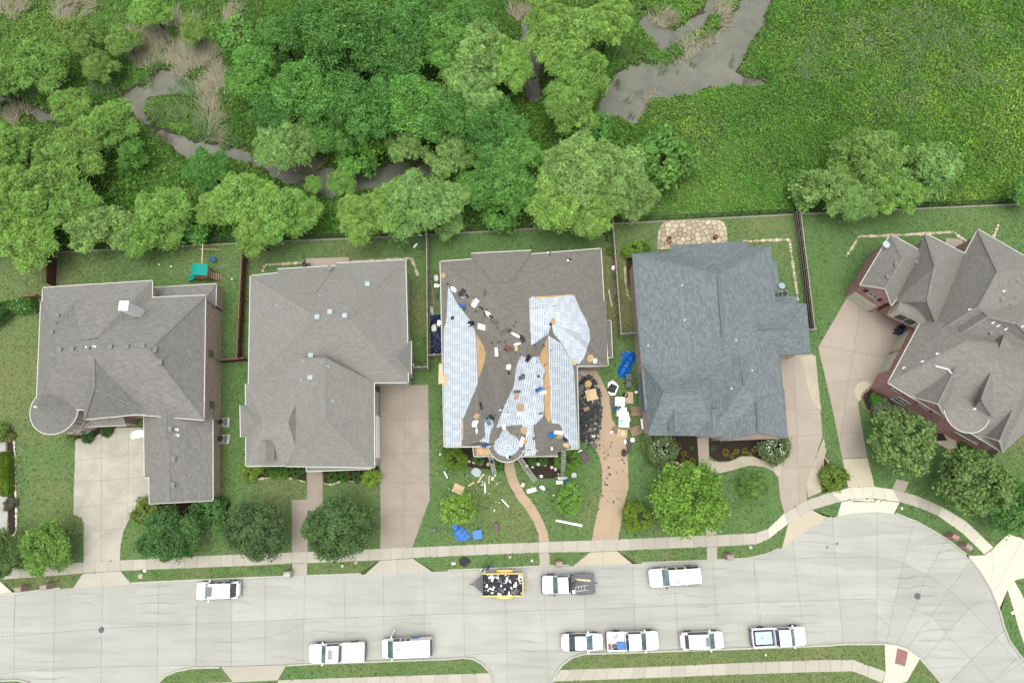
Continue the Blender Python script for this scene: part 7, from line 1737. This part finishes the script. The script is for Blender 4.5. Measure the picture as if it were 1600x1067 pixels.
for a in (('white_wrap', 'white wrapped bundle high in the side gap left of the re-roofed house', 'bundle', 682, 436, 7, 11, -8, M['trim'], .35, .1), ('white_wrap', 'crumpled white sheet below the white wrapped bundle', 'sheet', 683, 447, 11, 6, 10, M['white'], .2, .3), ('white_wrap', 'white round bag beside the navy tarp', 'bag', 687, 508, 6, 8, 0, M['white'], .9, .3), ('white_wrap', 'crumpled white plastic on the navy tarp', 'plastic', 679, 515, 11, 9, -30, M['trim'], .75, .35), ('grey_box', 'dark box in the side gap above the navy tarp', 'box', 683, 462, 3, 8, -5, M['black'], .3, 0), ('grey_wrap', 'grey torn wrap in the side gap', 'wrap', 675, 485, 6, 14, 0, M['grey_metal'], .1, .35)):
    flat(*a[:9], a[9], ragged=a[10])
for i, (x, y) in enumerate(((676, 452), (678, 470))): V, Fc = bar_vf(P(x - 3, y - 14, .4), P(x + 2, y + 10, .3), .08); tag(mk('pole', V, Fc, M['pallet'], loc=P(x, y)), 'wooden pole leaning in the side gap, %s of two' % ['upper', 'lower'][i], 'pole')

# ladders against the eaves
ladder('ladder', 'short white ladder at the left of the small turret', P(773, 741, .05), P(766, 711, 4.6), .45, M['trim'], 'ladders against the eaves'); ladder('ladder', 'long white ladder leaning right of the small turret', P(836.6, 752, .05), P(808, 711, 5.2), .5, M['trim'], 'ladders against the eaves'); ladder('ladder', 'grey ladder leaning through the bush at the right eave', P(879.5, 746, .05), P(881, 701, 5.6), .48, M['grey_metal'], 'ladders against the eaves')
lp = P(768.5, 719, 3.0); person('person in navy clothes climbing the left ladder', lp + Vector((0, -.25, -1.3)), .1, 'climb', CL['navy'], CL['jean'])
ladder('ladder', 'grey ladder lying against the grey fence', P(960, 437, .1), P(963, 460, .8), .45, M['grey_metal'])

# bins, mailboxes, units
def bin_(label, px, py, mat, rz=0.0, lid=None):
    p = P(px, py); r_ = thing('wheeled_bin', label, 'bin', p, rz, 'wheeled bins', world=False)
    V = [Vector((sx * w, sy * w * 1.1, z)) for z, w in ((.05, .24), (.95, .31)) for sx, sy in ((-1, -1), (1, -1), (1, 1), (-1, 1))]
    mk('tub', V, [(3, 2, 1, 0), (4, 5, 6, 7), (0, 1, 5, 4), (1, 2, 6, 5), (2, 3, 7, 6), (3, 0, 4, 7)], mat, r_)
    V, Fc = join_vf([box_vf((0, 0, .99), (.68, .74, .06)), box_vf((0, .02, 1.04), (.46, .5, .05))]); mk('lid', V, Fc, lid or mat, r_)
    mk('handle', *bar_vf((-.22, .42, .98), (.22, .42, .98), .04), M['black'], r_)
    for s in (-1, 1): mk('wheel', *lathe_vf((s * .28, .33, .12), [(.12, -.03), (.12, .03)], 12, 'X'), M['rubber'], r_)
bin_('dark grey wheeled bin below the bunched blue tarp, upper of two', 980, 591, M['darkgrey'], .1, M['darkgrey']); bin_('dark grey wheeled bin below the bunched blue tarp, lower of two', 980.5, 602, M['darkgrey'], .05)
bin_('navy wheeled bin in the red brick court, upper of two', 1406.5, 510.5, M['navy'], 1.1); bin_('navy wheeled bin in the red brick court, lower of two', 1400, 520, M['navy'], 1.1)
def mailbox(label, px, py, rz=0.0, mat=None):
    p = P(px, py, .6); p.z = 0; r_ = thing('mailbox', label, 'mailbox', p, rz, 'brick mailboxes along the kerb', world=False); mat = mat or M['brick1']
    def bb(nm, c, s): V, Fc = box_vf(c, s); mk(nm, V, Fc, mat, r_, uv=[face_uv([V[i] for i in f])[0] for f in Fc])
    bb('pillar', (0, 0, .6), (.72, .62, 1.2)); V = [Vector((sx * .36, sy, z)) for sx in (-1, 1) for sy, z in ((-.31, 1.2), (.31, 1.2), (.2, 1.4), (0, 1.47), (-.2, 1.4))]
    Fc = [(0, 1, 2, 3, 4), (9, 8, 7, 6, 5), (1, 6, 7, 2), (2, 7, 8, 3), (3, 8, 9, 4), (4, 9, 5, 0)]; mk('arched_top', V, Fc, mat, r_, uv=[face_uv([V[i] for i in f])[0] for f in Fc])
    box('door', (0, -.325, .95), (.3, .03, .26), M['darkgrey'], r_)
MB2 = brick('brick_pink', (.42, .27, .21), (.5, .36, .3), (.46, .42, .38))
for lb, x, y, rz, m_ in (('tan brick mailbox at the left edge, left of two', 35.5, 919, .1, MB2), ('tan brick mailbox at the left edge, right of two', 75, 915.5, .1, MB2), ('pale brick mailbox beside the short walk below the live oaks', 451.5, 896, .05, M['stone2']), ('pink brick mailbox beside the short walk near the flatbed truck', 873, 880, .05, MB2), ('pink brick mailbox on the verge near the turning bulb', 1138, 869, .05, MB2), ('red brick mailbox on the curved verge, upper of two', 1487, 837.5, -.55, M['brick5']), ('red brick mailbox on the curved verge, lower of two', 1508, 853, -.6, MB2)): mailbox(lb, x, y, rz, m_)
def ac(label, px, py):
    p = P(px, py); r_ = thing('air_conditioner', label, 'air conditioner', p, 0, 'air conditioning units', world=False)
    box('pad', (.1, 0, .04), (1.15, 1.1, .08), M['walk'], r_); box('casing', (0, 0, .48), (.78, .78, .8), M['grey_metal'], r_); mk('fan_grille', *lathe_vf((0, 0, .88), [(.36, 0), (.36, .03), (.32, .04), (.3, .02), (.1, .02), (.09, .06), (.02, .06)], 16), M['black'], r_)
ac('grey air conditioner beside the turret house wall, upper of two', 350, 660); ac('grey air conditioner beside the turret house wall, lower of two', 350, 686); ac('grey air conditioner in the corner behind the blue grey roofed house', 1222, 462)

# playset
p = P(325, 432); ps = thing('playset', 'wooden playset with teal canopy, slide and swing beam', 'playset', p, math.radians(3), world=False)
PW = plain('playset_cedar', (.34, .17, .09), .8)
for sx in (-.75, .75):
    for sy in (-.6, .6): mk('post', *bar_vf((sx, sy, 0), (sx, sy, 2.5), .1), PW, ps)
box('deck', (0, 0, 1.2), (1.6, 1.3, .08), PW, ps)
for i in range(4): box('railing', (0, -.63, 1.4 + i * .14), (1.5, .04, .09), PW, ps)
V = [Vector((x, y, z)) for y in (-.75, .75) for x, z in ((-1.05, 2.35), (-.15, 2.95), (.95, 2.35))]
mk('canopy', V, [(0, 1, 4, 3), (1, 2, 5, 4)], M['teal'], ps)
mk('swing_beam', *bar_vf((.25, .6, 2.35), (.25, 3.4, 2.35), .11), M['ply_pale'], ps)
for s in (-1, 1): mk('beam_leg', *bar_vf((.25, 3.2, 2.35), (.25 + s * 1.15, 3.35, 0), .08), M['pallet'], ps)
mk('crossbar', *bar_vf((-.1, 2.75, 2.3), (2.2, 2.7, 1.9), .05), M['ply_pale'], ps)
V = []; 
for i in range(7):
    t = i / 6; x = -.8 - 1.5 * t; z = 1.22 * (1 - t) ** 1.3 + .15
    V += [(x, -.62, z + .18), (x, -.58, z), (x, -.08, z), (x, -.04, z + .18)]
mk('slide', V, [(4 * i + j, 4 * i + j + 1, 4 * i + j + 5, 4 * i + j + 4) for i in range(6) for j in range(3)], M['teal'], ps)
for s in (-.6, 0.1): mk('ladder_rail', *bar_vf((.8, s, 1.2), (1.75, s, 0), .08), PW, ps)
for i in range(5): t = (i + .5) / 5; box('step', (.8 + .95 * t, -.25, 1.2 - 1.2 * t), (.16, .66, .04), M['pallet'], ps)
cs = []
tw = Vector((.75, 2.0, .6))
for k in range(3): a = 2.1 * k; mk('chain', *bar_vf((.25, 2.0, 2.3), tw + Vector((math.cos(a) * .28, math.sin(a) * .28, .05)), .025), M['grey_metal'], ps)
V, Fc = [], []
for i in range(16):
    for j in range(6): a, b_ = 6.2832 * i / 16, 6.2832 * j / 6; q = .27 + .1 * math.cos(b_); V.append(tw + Vector((q * math.cos(a), q * math.sin(a), .09 * math.sin(b_))))
for i in range(16):
    for j in range(6): Fc.append((i * 6 + j, ((i + 1) % 16) * 6 + j, ((i + 1) % 16) * 6 + (j + 1) % 6, i * 6 + (j + 1) % 6))
mk('tyre_swing', V, Fc, M['blue2'], ps, smooth=True)

# small fixtures
p = P(218, 681, 2.6); bk = thing('basketball_hoop', 'white basketball backboard over the stained driveway', 'basketball hoop', (p.x, p.y, 0), .2, world=False)
V = [Vector((math.cos(a) * .95, math.sin(a) * .62, 2.6 + .5 * math.sin(a))) for a in np.linspace(-.2, math.pi + .2, 10)]
mk('backboard', V + [v + Vector((0, -.06, .02)) for v in V], [tuple(range(10)), tuple(range(19, 9, -1))] + [(i, (i + 1) % 10, (i + 1) % 10 + 10, i + 10) for i in range(10)], M['white'], bk)
mk('bracket', *bar_vf((.3, .1, 2.7), (.9, .5, 2.9), .08), M['black'], bk); mk('rim', *tube_vf([(math.cos(a) * .23, -.25 + math.sin(a) * .23, 2.55) for a in np.linspace(0, 6.28, 13)], .018, 5), M['ply'], bk)
p = P(226, 779); tg_ = thing('iron_trellis', 'black iron trellis at the garage wing corner', 'trellis', p, .7, world=False)
for s in (-.3, .3): mk('upright', *bar_vf((s, 0, 0), (s, 0, 1.7), .04), M['iron'], tg_)
for i in range(5): mk('crosspiece', *bar_vf((-.3, 0, .3 + i * .32), (.3, 0, .3 + i * .32), .03), M['iron'], tg_)
for lb, x, y in (('black garden hook at the left of the small patio', 477, 407), ('black garden hook at the right of the small patio', 547, 402)):
    p = P(x, y); tag(mk('garden_hook', *tube_vf([p, p + Vector((0, 0, 1.7)), p + Vector((.1, .05, 1.95)), p + Vector((.35, .1, 1.95)), p + Vector((.42, .12, 1.75))], .025, 6), M['iron'], loc=p), lb, 'garden hook')
p = P(478, 416); gr_ = thing('grill', 'black grill beside the small patio', 'grill', p, 0, world=False)
mk('bowl', *lathe_vf((0, 0, .75), [(.12, -.22), (.3, -.05), (.32, .05), (.25, .18), (.04, .24)], 12), M['black'], gr_)
for k in range(3): mk('leg', *bar_vf((0, 0, .6), (math.cos(2.1 * k) * .35, math.sin(2.1 * k) * .35, 0), .03), M['grey_metal'], gr_)
box('side_shelf', (.55, 0, .75), (.4, .3, .03), M['black'], gr_)
# patio chairs on flagstone
p = P(1045, 378); pc = thing('patio_chair', 'rust coloured patio chair on the flagstones', 'chair', p, .3, world=False)
RU = plain('rust_frame', (.28, .12, .09))
box('seat', (0, 0, .45), (.5, .5, .05), RU, pc); box('backrest', (0, .26, .8), (.5, .05, .6), RU, pc, rx=-.15)
for sx in (-.22, .22):
    for sy in (-.22, .22): mk('leg', *bar_vf((sx, sy, 0), (sx, sy, .45), .04), RU, pc)
# survey paint and stray marks (flat marks on the concrete)
OP = plain('orange_survey_paint', (.62, .4, .3), .9); BP = plain('blue_survey_paint', (.2, .42, .7), .9)
for lb, nm, pts, z, m_ in (('faint orange survey mark on the street beside the trailer', 'survey_mark', [(826, 896), (825, 901), (829, 897), (829, 903), (826, 901)], RZ + .006, OP), ('faint orange survey mark on the sidewalk above the trailer', 'survey_mark', [(811, 855), (812, 851), (814, 857), (816, 852)], .036, OP), ('small blue survey mark at the turning bulb gutter', 'survey_mark', [(1274, 819), (1279, 816), (1277, 820), (1281, 818)], RZ + .012, BP)):
    V, Fc = ribbon_vf(PX(pts), .07, z); tag(mk(nm, V, Fc, m_), lb, 'paint mark')
bp = thing('flag_cluster', 'cluster of small blue marker flags on the grass triangle', 'marker flags', P(1303, 792), world=False)
for k in range(7):
    x, y = random.uniform(-.35, .35), random.uniform(-.25, .25); f = mk('flag_stick', *bar_vf((x, y, 0), (x, y, .5), .012), M['grey_metal'], bp); mk('flag', [(x, y, .5), (x + .2, y + .05, .5), (x + .2, y + .08, .38), (x, y + .03, .36)], [(0, 1, 2, 3)], BP, f)
# faucet posts, downspouts and yard lights as little fixtures by walls
for lb, x, y in (('small white yard light by the playset, left of two', 250, 414.5), ('small white yard light by the playset, right of two', 269, 417.5), ('small white globe light on the lawn beside the fence', 364, 437), ('white lawn marker left of the clipped round bush', 688, 710), ('white lawn marker on the right verge', 1195, 1022)):
    c = P(x, y); tag(mk('yard_light', *lathe_vf(c, [(.03, 0), (.03, .2), (.1, .22), (.1, .3), (.02, .34)], 8), M['white'], loc=c), lb, 'yard light')
# load in the open pickup
for nm, lb, ct, c, s, m_, rz in (('cool_box', 'blue box in the open pickup bed', 'box', (-1.3, -.45, .85), (.75, .75, .5), 'blue2', 0), ('tool_bag', 'teal bag in the open pickup bed', 'bag', (-2.0, -.5, .75), (.45, .4, .3), 'darkgrey', .3), ('tool_bag', 'dark red bag at the tailgate of the open pickup bed', 'bag', (-2.55, -.5, .72), (.4, .45, .28), 'paver', .2), ('tool_bag', 'grey metal parts in the open pickup bed', 'metal parts', (-1.75, .4, .65), (.6, .25, .12), 'grey_metal', .5)):
    V, Fc = join_vf([box_vf((0, 0, 0), s), box_vf((0, 0, s[2] / 2 + .03), (s[0] * 1.05, s[1] * 1.05, .06)), bar_vf((-s[0] * .3, 0, s[2] / 2 + .1), (s[0] * .3, 0, s[2] / 2 + .1), .04)])
    tag(on(PB, c, mk(nm, V, Fc, M[m_], loc=(0, 0, 0)), rz), lb, ct)
